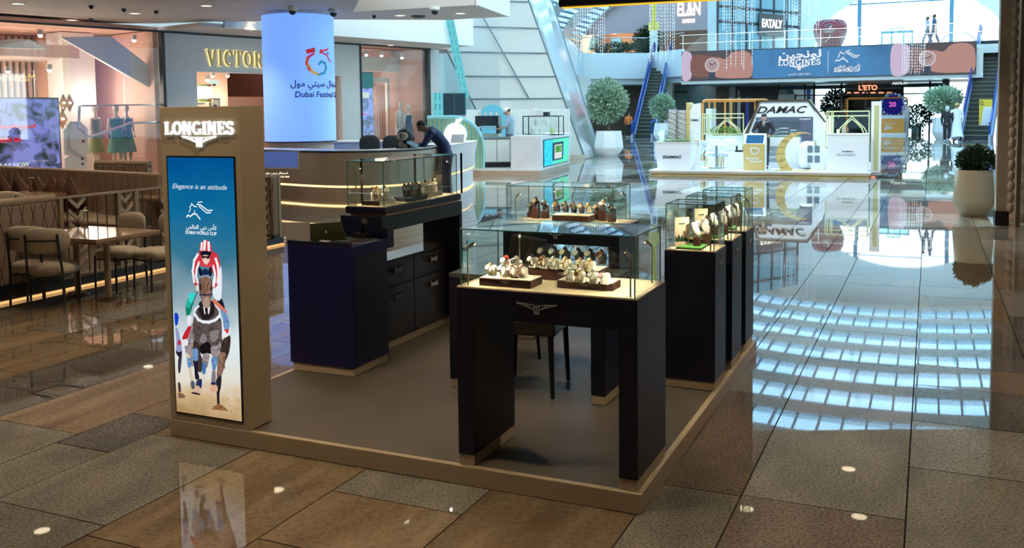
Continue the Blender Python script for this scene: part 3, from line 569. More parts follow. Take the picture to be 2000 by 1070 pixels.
# --- the poster picture on the screen (flat, as in the place)
def grad_mat(name, stops, z0, z1, s=1.0):
    m = bpy.data.materials.new(name); m.use_nodes = True; nt = m.node_tree; nt.nodes.clear(); N = nt.nodes.new; L = nt.links.new
    o = N('ShaderNodeOutputMaterial'); e = N('ShaderNodeEmission'); cr = N('ShaderNodeValToRGB'); tc = N('ShaderNodeTexCoord'); sp = N('ShaderNodeSeparateXYZ'); mr = N('ShaderNodeMapRange')
    n = N('ShaderNodeTexNoise'); n.inputs['Scale'].default_value = 6; ad = N('ShaderNodeMath'); ad.operation = 'MULTIPLY_ADD'; ad.inputs[1].default_value = .16; 
    L(tc.outputs['Object'], sp.inputs[0]); L(sp.outputs['Z'], mr.inputs[0]); mr.inputs[1].default_value = z0; mr.inputs[2].default_value = z1
    L(tc.outputs['Object'], n.inputs[0]); L(n.outputs[0], ad.inputs[0]); L(mr.outputs[0], ad.inputs[2]); sb = N('ShaderNodeMath'); sb.operation = 'SUBTRACT'; sb.inputs[1].default_value = .08; L(ad.outputs[0], sb.inputs[0]); L(sb.outputs[0], cr.inputs[0])
    while len(cr.color_ramp.elements) < len(stops): cr.color_ramp.elements.new(.5)
    for el, (p, c) in zip(cr.color_ramp.elements, stops): el.position = p; el.color = c
    L(cr.outputs[0], e.inputs[0]); e.inputs[1].default_value = s; L(e.outputs[0], o.inputs[0]); return m
m = on(tt); m.box(sx0, sx1, ty0-.006, ty0-.003, sz0, sz1)
PS = m.build('screen', grad_mat('race_poster', [(0, rgb(176, 142, 96)), (.07, rgb(214, 184, 140)), (.13, rgb(232, 226, 214)), (.3, rgb(225, 238, 242)), (.45, rgb(150, 175, 185)), (.62, rgb(58, 122, 148)), (.8, rgb(14, 110, 158)), (1, rgb(0, 82, 148))], sz0-H0, sz1-H0, .95), tt)
PO = Vector((sx0, ty0-.0062, sz1))       # picture coordinates: u right 0..1, v down 0..1
PW, PH = sx1-sx0, sz1-sz0
VMAP = [(0, 0), (460, 606), (590, 684), (700, 800), (1050, 1131), (1130, 1197), (1390, 1395), (1760, 1722), (1866, 1848), (2000, 1870)]
def vm(v):
    for (a, b), (c, d) in zip(VMAP, VMAP[1:]):
        if v <= c: return b+(d-b)*(v-a)/(c-a)
    return v
def pp(L): return [(u/600*PW, -vm(v)/1870*PH) for u, v in L]       # drawing made on a 600 x 1870 sheet
LAY = [0]
def ink(col, k=1.0): return emat('poster_%02x%02x%02x' % col, rgb(*col), k)
def draw(nm, col, polys=(), strokes=(), k=.95):
    LAY[0] += 1; o = PO - Vector((0, .00012*LAY[0], 0)); many = len(polys) > 6; m = on(tt)
    for L in polys:
        shape(m, pp(L), o, X_, Z_, .0001)
        if not many: mo = m.build(nm, ink(col, k), PS); mo.location = -PS.location; m = on(tt)
    for L, t in strokes:
        m = on(tt); strip(m, pp(L), t/600*PW, o, X_, Z_, .0001); mo = m.build(nm, ink(col, k), PS); mo.location = -PS.location
    if many: mo = m.build(nm, ink(col, k), PS, kind='stuff'); mo.location = -PS.location
def curve(L, n=4):   # smooth closed outline
    out = []; N = len(L)
    for i in range(N):
        a, b, c, d = [Vector(L[(i+j-1) % N]) for j in range(4)]
        for k in range(n):
            t = k/n; out.append(tuple(.5*((2*b)+(c-a)*t+(2*a-5*b+4*c-d)*t*t+(3*b-a-3*c+d)*t**3)))
    return out
FR = {'A': (340, 460), 'B': (335, 580), 'C': (335, 690)}
def tr(f, L):
    """outline read off an enlargement of the poster, brought to sheet coordinates"""
    out = []
    for x, y in L: p = at(FR[f][0]+x/5.779, FR[f][1]+y/5.779, Y=ty0-.006); out.append(((p.x-sx0)/PW*600, (sz1-p.z)/PH*1870))
    return out
def vm(v): return v
def pp(L): return [(u/600*PW, -v/1870*PH) for u, v in L]
def fur(nm, c1, c2, sc=60): return pattern_mat('poster_'+nm, 'noise', rgb(*c1), rgb(*c2), sc, .5, .95)
def D(nm, col, f, *Ls, sm=True):
    for L in Ls:
        LAY[0] += 1; m = on(tt); shape(m, pp(curve(tr(f, L), 3) if sm else tr(f, L)), PO-Vector((0, .00008*LAY[0], 0)), X_, Z_, .00006); mo = m.build(nm, col if not isinstance(col, tuple) else ink(col, .95), PS); mo.location = -PS.location
def K(nm, col, f, L, t): 
    LAY[0] += 1; m = on(tt); strip(m, pp(tr(f, L)), t/5.779/127*PW, PO-Vector((0, .00008*LAY[0], 0)), X_, Z_, .00006); mo = m.build(nm, ink(col, .95), PS); mo.location = -PS.location
COAT = fur('coat', (52, 44, 46), (98, 86, 86), 36); COATD = fur('coat_dark', (30, 22, 22), (64, 48, 44), 40); COATB = fur('coat_brown', (92, 66, 54), (140, 110, 94), 30); FARC = fur('far_coat', (104, 94, 98), (160, 150, 156), 40); WRAP = fur('leg_wrap', (40, 88, 150), (120, 160, 205), 110); EARTH = fur('thrown_earth', (96, 60, 36), (160, 112, 74), 120); DUST = fur('dust', (196, 178, 156), (226, 222, 214), 14)
# far left rider and horse
D('far_horse_leg', (34, 32, 52), 'B', [(55, 590), (110, 560), (118, 640), (105, 800), (78, 808), (85, 690), (55, 640)]); D('far_horse_hoof', (60, 56, 66), 'C', [(78, 60), (112, 50), (100, 210), (78, 215), (74, 140)], [(75, 330), (100, 340), (106, 430), (82, 432)])
D('far_rider', (150, 160, 200), 'B', [(45, 345), (75, 370), (105, 490), (118, 600), (60, 610), (52, 470)]); D('far_cap', (24, 66, 200), 'B', [(36, 185), (62, 180), (82, 220), (72, 300), (48, 325), (36, 260)]); D('far_sash', (190, 60, 80), 'B', [(70, 500), (105, 485), (108, 530), (78, 545)])
D('shadow_dust', (132, 100, 78), 'C', [(78, 445), (130, 455), (160, 490), (120, 506), (80, 500)])
# second horse behind on the left
D('rear_horse', FARC, 'B', [(185, 330), (245, 300), (262, 480), (265, 640), (240, 790), (180, 700), (160, 620), (150, 530)]); D('rear_leg', (214, 200, 176), 'C', [(165, 0), (215, 40), (225, 170), (250, 290), (215, 310), (195, 180)]); D('rear_leg_wrap', WRAP, 'B', [(178, 690), (215, 690), (232, 760), (200, 800), (180, 760)]); D('rear_hoof', (84, 92, 104), 'C', [(225, 310), (258, 318), (264, 390), (232, 400), (218, 350)])
D('green_jacket', (24, 130, 96), 'B', [(165, 70), (210, 40), (240, 90), (205, 215), (175, 220), (162, 150)]); D('green_sleeve', (42, 176, 160), 'A', [(140, 745), (175, 700), (230, 760), (200, 808), (140, 808)]); D('green_cap', (60, 214, 206), 'A', [(165, 690), (175, 650), (215, 640), (245, 665), (238, 715), (200, 760), (172, 740)]); D('rider_breeches', (232, 236, 244), 'B', [(180, 215), (225, 215), (222, 330), (190, 330)]); D('red_cloth', (196, 42, 52), 'B', [(185, 340), (222, 335), (185, 460), (140, 485), (125, 450)]); D('cloth_edge', (236, 232, 236), 'B', [(125, 490), (182, 475), (185, 540), (150, 545)])
# hind parts of the leading horse
D('hind_leg', COATD, 'B', [(565, 500), (660, 430), (664, 560), (640, 660), (605, 740), (600, 808), (530, 808), (525, 700), (555, 600)]); D('hind_leg_lower', COATB, 'C', [(528, 0), (615, 0), (600, 140), (565, 250), (515, 290), (520, 140)]); D('hind_cannon', (38, 34, 40), 'C', [(510, 290), (565, 250), (560, 380), (545, 450), (543, 575), (520, 575), (512, 440), (505, 350)])
D('far_fore_leg', FARC, 'B', [(370, 620), (430, 640), (415, 760), (390, 808), (345, 808), (345, 720)]); D('far_leg_wrap', (70, 120, 180), 'C', [(350, 110), (385, 110), (392, 170), (380, 240), (352, 240)]); D('far_leg_sock', (224, 218, 206), 'C', [(350, 240), (380, 240), (380, 330), (350, 340)])
D('body', COAT, 'B', [(255, 230), (300, 120), (380, 60), (470, 70), (545, 180), (570, 300), (575, 430), (560, 560), (470, 610), (450, 640), (400, 630), (340, 640), (300, 560), (255, 480), (245, 350)]); D('belly_shadow', (26, 20, 22), 'B', [(320, 560), (400, 500), (450, 560), (455, 635), (400, 628), (345, 640)])
D('near_fore_leg', COATD, 'B', [(255, 490), (320, 540), (330, 640), (350, 700), (345, 808), (295, 808), (300, 720), (300, 640), (250, 600)]); D('near_knee', (70, 52, 50), 'C', [(300, 60), (345, 40), (350, 150), (340, 210), (300, 200), (290, 130)]); D('raised_leg', (30, 30, 46), 'C', [(250, 80), (300, 60), (300, 190), (318, 270), (300, 296), (270, 280), (262, 180)])
D('leg_wrap', WRAP, 'B', [(250, 590), (290, 575), (308, 640), (300, 715), (255, 715), (240, 660)], [(455, 690), (520, 680), (520, 760), (490, 806), (462, 770)]); D('pastern', (36, 52, 92), 'C', [(295, 300), (345, 290), (345, 370), (325, 395), (280, 360)]); D('hoof', (214, 178, 156), 'C', [(275, 375), (318, 370), (328, 462), (260, 445), (235, 450)]); D('hoof_sole', (50, 40, 44), 'C', [(225, 445), (260, 435), (326, 455), (322, 468), (260, 458)])
D('right_fore_leg', FARC, 'B', [(450, 560), (520, 540), (562, 500), (560, 590), (530, 680), (495, 808), (465, 808), (470, 700), (455, 640)]); D('right_wrap', WRAP, 'C', [(455, 50), (520, 40), (520, 110), (495, 190), (470, 190), (458, 120)]); D('right_cannon', (126, 124, 136), 'C', [(468, 190), (498, 190), (505, 300), (490, 330), (455, 320), (458, 250)]); D('right_pastern', (40, 50, 90), 'C', [(452, 325), (500, 320), (500, 358), (455, 352)]); D('right_hoof', (222, 170, 144), 'C', [(448, 362), (515, 358), (525, 420), (480, 446), (440, 415)])
D('chest_light', (134, 126, 128), 'B', [(320, 480), (360, 410), (395, 440), (400, 500), (350, 520)], [(440, 400), (540, 370), (520, 480), (460, 500)]); D('saddle_cloth', (236, 236, 244), 'B', [(580, 300), (620, 350), (660, 330), (676, 370), (655, 430), (595, 462), (572, 440), (580, 380)]); D('cloth_mark', (212, 60, 66), 'B', [(600, 360), (655, 355), (640, 410), (625, 400)])
D('riding_boot', WRAP, 'B', [(560, 130), (600, 150), (650, 240), (655, 350), (600, 355), (590, 280)]); D('thigh_shadow', (30, 32, 44), 'B', [(520, 20), (570, 15), (600, 90), (605, 140), (560, 120)]); D('orange_strap', (222, 122, 96), 'B', [(480, 20), (530, 55), (635, 165), (632, 178), (540, 120), (470, 50)])
D('neck', (38, 30, 30), 'B', [(320, 60), (400, 20), (480, 60), (490, 170), (440, 240), (370, 250), (325, 190), (310, 120)]); 
for L, t in (([(262, 200), (270, 140), (315, 100)], 16), ([(275, 200), (310, 255), (360, 278), (430, 282), (500, 258), (545, 215)], 26), ([(545, 215), (548, 150), (500, 90)], 12), ([(548, 180), (580, 270), (585, 420)], 14)): K('white_breastplate', (238, 242, 248), 'B', L, t)
D('muzzle', (148, 118, 108), 'B', [(350, 20), (400, -20), (440, 10), (448, 70), (420, 110), (380, 110), (352, 70)]); D('blaze', (226, 224, 228), 'B', [(358, 60), (385, 100), (392, 180), (378, 184)], [(415, 100), (445, 90), (432, 182), (418, 182)]); D('nostril', (20, 20, 26), 'B', [(355, 80), (372, 85), (372, 105), (358, 100)], [(420, 88), (442, 85), (438, 110), (422, 110)], [(385, 110), (415, 110), (414, 180), (392, 180)])
# rider
D('breeches', (234, 240, 248), 'A', [(450, 470), (520, 340), (545, 400), (540, 700), (480, 720), (440, 640)]); D('red_silks', (210, 54, 64), 'A', [(300, 180), (440, 175), (500, 220), (530, 330), (515, 400), (505, 540), (455, 595), (440, 570), (470, 500), (440, 400), (420, 360), (330, 350), (285, 330), (250, 420), (260, 520), (285, 560), (250, 565), (215, 470), (225, 330), (260, 220)])
K('silk_stripe', (244, 240, 244), 'A', [(275, 210), (235, 280), (218, 400), (235, 520)], 24); K('silk_stripe', (244, 240, 244), 'A', [(290, 300), (262, 380), (255, 460), (275, 530)], 22); K('silk_stripe', (246, 242, 246), 'A', [(478, 260), (500, 330), (510, 430), (500, 530)], 26); K('silk_stripe', (246, 242, 246), 'A', [(450, 340), (470, 420), (470, 500), (455, 570)], 22)
D('rider_glove', (232, 214, 204), 'A', [(255, 570), (285, 555), (290, 620), (262, 625)]); D('neck_scarf', (222, 66, 78), 'A', [(300, 270), (345, 330), (420, 320), (440, 280), (440, 400), (400, 350), (340, 350), (300, 320)])
D('horse_ear', (22, 26, 44), 'A', [(290, 350), (330, 400), (330, 460), (300, 450), (284, 400)], [(425, 345), (438, 420), (415, 460), (390, 410)]); D('brow_hood', (26, 40, 80), 'A', [(325, 400), (360, 370), (395, 400), (385, 440), (340, 440)]); D('horse_face', COATB, 'A', [(300, 470), (360, 450), (420, 470), (440, 560), (430, 660), (410, 760), (370, 800), (335, 760), (305, 670), (288, 560)]); D('face_shadow', (58, 46, 44), 'A', [(300, 540), (318, 560), (318, 620), (296, 600)], [(425, 560), (440, 560), (436, 620), (416, 610)]); D('nose', (176, 148, 132), 'A', [(350, 700), (390, 690), (410, 760), (400, 808), (345, 808), (335, 760)])
K('bridle', (150, 156, 176), 'A', [(300, 465), (360, 452), (420, 468)], 14); K('bridle', (44, 50, 70), 'A', [(300, 665), (370, 668), (440, 660)], 13); K('bridle', (44, 50, 70), 'A', [(300, 480), (296, 600), (318, 700)], 8); K('bridle', (44, 50, 70), 'A', [(424, 480), (440, 600), (425, 700)], 8); K('rein', (36, 40, 56), 'A', [(275, 625), (225, 750), (195, 808)], 8)
D('face', (232, 196, 178), 'A', [(325, 230), (365, 215), (410, 230), (408, 290), (375, 328), (340, 300)]); D('dark_helmet_liner', (22, 26, 44), 'A', [(308, 180), (370, 165), (430, 180), (415, 225), (365, 215), (318, 222)]); D('goggles', (16, 16, 22), 'A', [(325, 222), (350, 232), (366, 226), (385, 232), (412, 222), (404, 258), (375, 252), (366, 240), (352, 254), (328, 250)]); K('smile', (250, 248, 244), 'A', [(352, 284), (372, 294), (392, 284)], 8)
D('striped_cap', (216, 62, 74), 'A', [(298, 165), (305, 90), (345, 55), (385, 52), (420, 85), (435, 165), (400, 178), (365, 165), (325, 178)]); K('cap_stripe', (248, 244, 246), 'A', [(318, 155), (325, 85)], 22); K('cap_stripe', (248, 244, 246), 'A', [(352, 155), (358, 62)], 26); K('cap_stripe', (248, 244, 246), 'A', [(404, 160), (400, 78)], 26)
D('kicked_earth', EARTH, 'C', [(465, 625), (510, 580), (560, 572), (620, 612), (640, 642), (540, 634)])
LAY[0] += 1; m = on(tt); rq = random.Random(2)
for i in range(95):
    x, y = rq.uniform(560, 785), rq.uniform(500, 650); x, y = (x, y) if i < 75 else (rq.uniform(400, 520), rq.uniform(470, 590)); q_ = rq.uniform(3, 8); shape(m, pp(tr('C', [(x, y), (x+q_, y+q_*.4), (x+q_*.8, y+q_*1.2), (x-q_*.3, y+q_)])), PO-Vector((0, .00008*LAY[0], 0)), X_, Z_, .00006)
mo = m.build('flying_clods', EARTH, PS, kind='stuff'); mo.location = -PS.location
# lettering on the screen
def stext(nm, body, u, v, wd, bold=0, shear=0, h=None, k=.95):
    LAY[0] += 1; m = on(tt); g = text_geo(body, bold, shear, .001)
    place(m, g, PO+Vector((u/600*PW, -.0001*LAY[0], -v/1870*PH)), X_, Z_, wd/600*PW, h, ext=.00008); mo = m.build(nm, ink((238, 246, 250), k), PS); mo.location = -PS.location
stext('slogan', 'Elegance is an attitude', 50, 222, 500, 0, .35, .024)
stext('arabic_title', arabic('كأس دبي العالمي'), 165, 508, 280, .02); stext('title', 'DUBAI WORLD CUP', 158, 546, 285, .03, 0, .015)
LAY[0] += 1; m = on(tt); horse_mark(m, PO+Vector((175/600*PW, -.0001*LAY[0], -425/1870*PH)), X_, Z_, 235/600*PW, .0001); mo = m.build('horse_outline', ink((238, 246, 250)), PS); mo.location = -PS.location
# ================================================================ showcases
def casebox(t, x0, x1, y0, y1, z0, z1, gap=.0):
    g = .005; G = CGLASS
    pn = [('front_pane', (x0, x1, y0, y0+g, z0, z1)), ('back_pane', (x0, x1, y1-g, y1, z0, z1)), ('left_pane', (x0, x0+g, y0+g, y1-g, z0, z1)), ('right_pane', (x1-g, x1, y0+g, y1-g, z0, z1)), ('top_pane', (x0, x1, y0, y1, z1, z1+g))]
    for n, b in pn: on(t).box(*b).build(n, G, t)
    e = .0022; m = on(t)
    for X in (x0, x1):
        for Y in (y0, y1): m.box(X-e, X+e, Y-e, Y+e, z0, z1)
    for Y in (y0, y1): m.box(x0, x1, Y-e, Y+e, z1, z1+g)
    for X in (x0, x1): m.box(X-e, X+e, y0, y1, z1, z1+g)
    m.build('glass_edges', EDGEG, t)
LROD = mat('satin_brass_rod', (.62, .55, .42), .3, .9); TIP = emat('spot_tip', (1, .86, .6), 14)
def rods(t, spots, z0, h, r=.0035, e=3.6):
    for X, Y, dx, dy in spots:
        m = on(t); m.cyl((X, Y, z0), (X, Y, z0+h), r, n=8); d = Vector((dx, dy, .9)).normalized(); a = Vector((X, Y, z0+h)); b = a+d*.038; m.cyl(a, b, r*1.9, n=8); o = m.build('light_rod', LROD, t)
        c = b - d*.006 + Vector((dx, dy, 0)).normalized()*r*1.6 + Vector((0, 0, -.003)); m = on(t); m.ell(c, .0035, .0035, .0035, 8, 5); tp = m.build('light_tip', TIP, o); tp.location = -o.location
        if e: spot(c+Vector((dx, dy, -.3)).normalized()*.008, e, (1, .86, .62), 120, .01, t, (X+dx*.16, Y+dy*.14, z0), .5)
DZ = .89
def desk(name, label, x0, x1, y0, y1, z, legl, legr, zu, emb=True):
    t = thing(name, label, 'desk', ((x0+x1)/2, (y0+y1)/2, H0)); 
    m = on(t); m.box(x0, x1, y0, y1, zu, z-.006); m.build('apron', NAVY, t, .002)
    for n, a, b in (('leg_panel', x0, x0+legl), ('leg_panel', x1-legr, x1)):
        m = on(t); m.box(a, b, y0, y1, H0+.05, zu); lp = m.build(n, NAVY, t, .0015); m = on(t); m.box(a+.003, b-.003, y0+.004, y1-.004, H0, H0+.05); pl = m.build('plinth', BEIGE, lp); pl.location = -lp.location
    m = on(t); m.box(x0+.002, x1-.002, y0+.002, y1-.002, z-.006, z); m.build('worktop', WOODTOP, t)
    if emb: m = on(t); emblem(m, ((x0+x1)/2-.03, y0-.0005, z-.05), X_, Z_, .185, .02, .002); m.build('winged_hourglass', EMB, t)
    return t
d1 = desk('display_desk', 'dark navy display desk with silver winged emblem at the front corner of the stall', -.84, -.016, .0123, .4545, DZ, .078, .080, .755)
g1 = thing('glass_showcase', 'large clear glass showcase full of watches on the front desk', 'showcase', (-.43, .22, DZ)); casebox(g1, -.822, -.030, .022, .415, DZ, 1.14)
rods(g1, [(-.80, .05, 1, .6), (-.70, .39, .5, -1), (-.055, .045, -1, .6), (-.06, .385, -1, -.6)], DZ, .165, e=4.2)
d2 = desk('display_desk', 'dark navy display desk at the far side of the stall, behind the front showcase', -1.64, -.80, 2.25, 2.70, DZ, .2, .075, .755)
g2 = thing('glass_showcase', 'clear glass showcase on the far desk, with watches on tall dark stands', 'showcase', (-1.22, 2.5, DZ)); casebox(g2, -1.63, -.86, 2.30, 2.69, DZ, 1.138)
rods(g2, [(-1.58, 2.34, 1, .6), (-1.42, 2.66, .5, -1), (-.89, 2.33, -1, .6), (-.88, 2.66, -1, -.6)], DZ, .17, e=3.6)
# low seated table between them
ct = thing('consultation_table', 'dark navy seated table with grey top inside the stall', 'table', (-.97, 1.27, H0))
m = on(ct); m.box(-1.43, -.50, 1.05, 1.50, .72, .745); m.build('table_top', mat('smoky_laminate', (.12, .115, .11), .12), ct, .002); m = on(ct); m.box(-1.43, -.50, 1.05, 1.50, .66, .718); m.build('apron', NAVY, ct)
for a in (-1.43, -.58): 
    m = on(ct); m.box(a, a+.08, 1.05, 1.5, H0+.05, .66); lp = m.build('leg_panel', NAVY, ct); m = on(ct); m.box(a+.003, a+.077, 1.054, 1.496, H0, H0+.05); pl = m.build('plinth', BEIGE, lp); pl.location = -lp.location
# three tall pedestals on the right
for i, (a, b, lab) in enumerate(((1.516, 1.81, 'nearest'), (2.0, 2.31, 'middle'), (2.45, 2.745, 'farthest'))):
    t = thing('display_pedestal', 'tall dark navy pedestal with winged emblem, %s of the three on the right edge' % lab, 'pedestal', (-.16, (a+b)/2, H0), group='display pedestals')
    m = on(t); m.box(-.304, -.016, a, b, H0+.05, .866); m.build('body', NAVY, t, .002); m = on(t); m.box(-.295, -.022, a+.008, b-.008, H0, H0+.05); m.build('plinth', BEIGE, t); m = on(t); m.box(-.302, -.018, a+.002, b-.002, .866, .871); m.build('top_board', WOODTOP, t)
    m = on(t); emblem(m, (-.0155, (a+b)/2, .80), Y_, Z_, .12, .03, .003); m.build('winged_hourglass', EMB, t)
    g = thing('glass_case', 'square glass case on the %s of the three tall pedestals' % lab, 'showcase', (-.16, (a+b)/2, .871), group='pedestal cases'); casebox(g, -.296, -.026, a+.008, b-.008, .871, 1.125)
    rods(g, [(-.05, a+.03, -1, .6), (-.045, b-.03, -1, -.6)], .871, .165, .0045, e=3.2)
# ================================================================ laptop counter, bridge case, drawers
lc = thing('service_counter', 'deep blue service counter with lock, in front of the long showcase', 'counter', (-2.28, 1.26, H0))
m = on(lc); m.box(-2.512, -2.052, 1.0, 1.40, H0+.05, .865); m.build('body', mat('blue_lacquer', (.005, .008, .075), .35, noise=.1, nscale=3), lc, .003); m = on(lc); m.box(-2.5, -2.06, 1.01, 1.395, H0, H0+.05); m.build('plinth', BEIGE, lc)
m = on(lc); m.box(-2.512, -2.052, 1.0, 1.012, .865, .887); m.box(-2.512, -2.50, 1.012, 1.40, .865, .887); m.build('top_rim', NAVY, lc); m = on(lc); m.box(-2.0515, -2.0485, 1.03, 1.39, H0+.08, .80); dr = m.build('door', NAVY, lc); m = on(lc); m.cyl((-2.049, 1.36, .74), (-2.043, 1.36, .74), .008); kk = m.build('lock', CHROME, dr); kk.location = -dr.location
bc = thing('bridge_cabinet', 'long dark navy table spanning over the drawers, under the narrow showcase', 'counter', (-2.255, 1.98, H0))
m = on(bc); m.box(-2.41, -2.10, 1.42, 2.53, .90, 1.0); m.build('beam', NAVY, bc, .002)
for a, b in ((1.42, 1.46), (2.49, 2.53)):
    m = on(bc); m.box(-2.41, -2.10, a, b, H0+.05, .90); lp = m.build('leg_panel', NAVY, bc); m = on(bc); m.box(-2.405, -2.105, a+.003, b-.003, H0, H0+.05); pl = m.build('plinth', BEIGE, lp); pl.location = -lp.location
m = on(bc); m.box(-2.095, -2.06, 1.42, 1.50, .80, .93); m.build('side_screen', NAVY, bc, .004)
du = thing('drawer_unit', 'dark cabinet with drawers and square chrome pulls under the long showcase', 'cabinet', (-2.3, 2.0, H0))
m = on(du); m.box(-2.40, -2.205, 1.465, 2.485, H0+.05, .675); m.build('carcass', mat('charcoal_lacquer', (.022, .020, .030), .35), du); m = on(du); m.box(-2.39, -2.215, 1.47, 2.48, H0, H0+.05); m.build('plinth', BEIGE, du); m = on(du); m.box(-2.40, -2.2, 1.465, 2.485, .675, .683); m.build('top_board', mat('smoky_laminate'), du)
for j, (a, b) in enumerate(((1.50, 1.97), (1.98, 2.47))):
    for nm, z0, z1 in (('drawer', .51, .665), ('door', .145, .50)):
        m = on(du); m.box(-2.205, -2.195, a, b, z0, z1); dd = m.build(nm, mat('charcoal_lacquer'), du, .002); c = (a+b)/2; zz = z0+.1 if nm == 'drawer' else z1-.07; m = on(du)
        for yy in (c-.045, c+.035): m.box(-2.195, -2.175, yy, yy+.012, zz-.022, zz+.022)
        m.box(-2.178, -2.172, c-.045, c+.047, zz-.012, zz+.012); hh = m.build('pull', CHROME, dd); hh.location = -dd.location
g3 = thing('glass_showcase', 'long narrow glass showcase with dark base, standing on the bridge cabinet', 'showcase', (-2.23, 1.95, 1.0))
m = on(g3); m.box(-2.365, -2.10, 1.47, 2.46, 1.0, 1.012); m.build('copper_plinth', mat('copper_trim', (.5, .3, .18), .4, .6), g3); m = on(g3); m.box(-2.385, -2.085, 1.44, 2.49, 1.012, 1.056); m.build('base', NAVY, g3, .004); m = on(g3); m.box(-2.375, -2.095, 1.45, 2.48, 1.056, 1.060); m.build('floor_board', WOODTOP, g3)
m = on(g3); m.cyl((-2.085, 1.98, 1.035), (-2.078, 1.98, 1.035), .009); m.build('lock', CHROME, g3); casebox(g3, -2.37, -2.10, 1.45, 2.45, 1.06, 1.345)
POLE = mat('dark_bronze_rod', (.12, .09, .07), .25, .9)
for X, Y in ((-2.36, 1.60), (-2.36, 2.30), (-2.085, 2.50)):
    m = on(g3); m.cyl((X, Y, 1.06), (X, Y, 1.355), .008, n=10); m.build('corner_post', POLE, g3)
rods(g3, [(-2.34, 1.50, .6, 1), (-2.13, 2.42, -.6, -1)], 1.06, .22, .004, e=4.0)
# things on the service counter
t = thing('laptop', 'open dark olive laptop seen from behind, on the blue service counter', 'laptop', (-2.33, 1.24, .866)); 
m = on(t); m.box(-2.42, -2.15, 1.12, 1.30, .867, .877); m.build('keyboard_base', mat('slate', (.05, .055, .05), .4), t); m = on(t); Mx = Matrix.Translation((-2.285, 1.12, .877)) @ Matrix.Rotation(math.radians(20), 4, 'X') @ Matrix.Rotation(math.radians(-6), 4, 'Y')
m.box(-.13, .13, -.004, .004, 0, .125, Mx); m.build('lid', mat('olive_lid', (.07, .085, .03), .3, .3), t, .003); m = on(t); m.ell((0, 0, 0), .008, .001, .009, M=Mx.to_3x3()); 
for i, v in enumerate(m.v): m.v[i] = v + Mx @ Vector((0, -.005, .065))
m.build('round_mark', WHITE, t)
m = MB((-2.42, 1.2, .87)); Mx = Matrix.Translation((-2.47, 1.055, .867)) @ Matrix.Rotation(.35, 4, 'Z'); m.box(-.075, .075, -.004, .004, .0, .125, Mx); m.box(-.085, .085, -.03, .03, 0, .006, Mx); one('card_stand', m, mat('brushed_grey_acrylic', (.36, .33, .31), .3), 'upright grey acrylic card stand at the back left of the blue counter', 'stand')
one('paper_pad', MB((-2.3, 1.04, .887)).box(-2.29, -2.23, 1.02, 1.05, .887, .892), WHITE, 'small white pad lying on the rim of the blue counter', 'pad'); one('paper_slip', MB((-2.44, 1.04, .887)).box(-2.46, -2.38, 1.013, 1.045, .887, .889), mat('pale_blue_paper', (.5, .55, .8), .6), 'pale slip of paper on the left rim of the blue counter', 'paper')
t = thing('notebook', 'closed dark notebook with white page edges on the counter near the side screen', 'notebook', (-2.13, 1.25, .866)); on(t).box(-2.19, -2.075, 1.16, 1.33, .866, .872).build('pages', WHITE, t); on(t).box(-2.192, -2.073, 1.158, 1.332, .872, .875).build('cover', BLACK, t)
one('desk_scanner', MB((-2.2, 1.36, .87)).box(-2.26, -2.17, 1.33, 1.38, .866, .90).tube([(-2.2, 1.355, .90), (-2.19, 1.34, .96), (-2.15, 1.30, .985)], [.012, .014, .02]), BLACK, 'black handheld scanner on a stand behind the laptop', 'scanner')
# ================================================================ cafe on the left
FAB = mat('beige_boucle', (.50, .43, .33), .85, bump=.4, nscale=90); QUILT = mat('mocha_leatherette', (.32, .235, .17), .5); SEAM = mat('dark_seam', (.07, .045, .035), .7); TABLE = mat('oak_gloss', (.42, .28, .17), .12, noise=.08, nscale=9); BRASSP = mat('sand_metal', (.42, .33, .21), .4, .3); PILLOW = mat('plum_brown_fabric', (.17, .09, .07), .85, bump=.3, nscale=60)
XE = -6.45
st = thing('cafe_platform', 'low dark platform edge of the cafe with a warm light line along its foot', 'platform', (-8.7, 3.2, 0))
on(st).box(-11.4, XE, .2, 6.0, .0, .10).build('deck', mat('cafe_floor', (.10, .07, .05), .35), st); on(st).box(XE, XE+.012, .2, 6.0, .03, .10).build('skirting', BLACK, st); on(st).box(XE, XE+.03, .2, 6.0, .004, .022).build('light_line', emat('cafe_glow', (1, .55, .2), 1.1), st)
def quilted(t, name, x, y0, y1, z0, z1, th, axis='x', pitch=.115):
    """upholstered panel; on its viewer-side face diagonal seams make long diamonds"""
    m = on(t)
    if axis == 'x': m.box(x-th, x, y0, y1, z0, z1)
    else: m.box(y0, y1, x, x+th, z0, z1)
    o = m.build(name, QUILT, t, .01); m = on(t); h = z1-z0; k = int((y1-y0)/pitch)+4; sl = h/4.2
    for i in range(-4, k):
        for sg in (1, -1):
            a0 = y0+i*pitch; a1 = a0+sl; za, zb_ = (z0, z1) if sg == 1 else (z1, z0)
            def cl(a, z): return a, z
            A, B = (a0, za), (a1, zb_)
            # clip to panel
            if A[0] < y0: f_ = (y0-A[0])/(B[0]-A[0]); A = (y0, A[1]+(B[1]-A[1])*f_) if f_ < 1 else None
            if A is None: continue
            if B[0] > y1: f_ = (y1-A[0])/(B[0]-A[0]); B = (y1, A[1]+(B[1]-A[1])*f_) if f_ > 0 else None
            if B is None: continue
            if axis == 'x': m.tube([(x+.001, A[0], A[1]), (x+.001, B[0], B[1])], .0035, 5, caps=False)
            else: m.tube([(A[0], x-.001, A[1]), (B[0], x-.001, B[1])], .0035, 5, caps=False)
    s = m.build('stitched_diamonds', SEAM, o); s.location = -o.location; return o
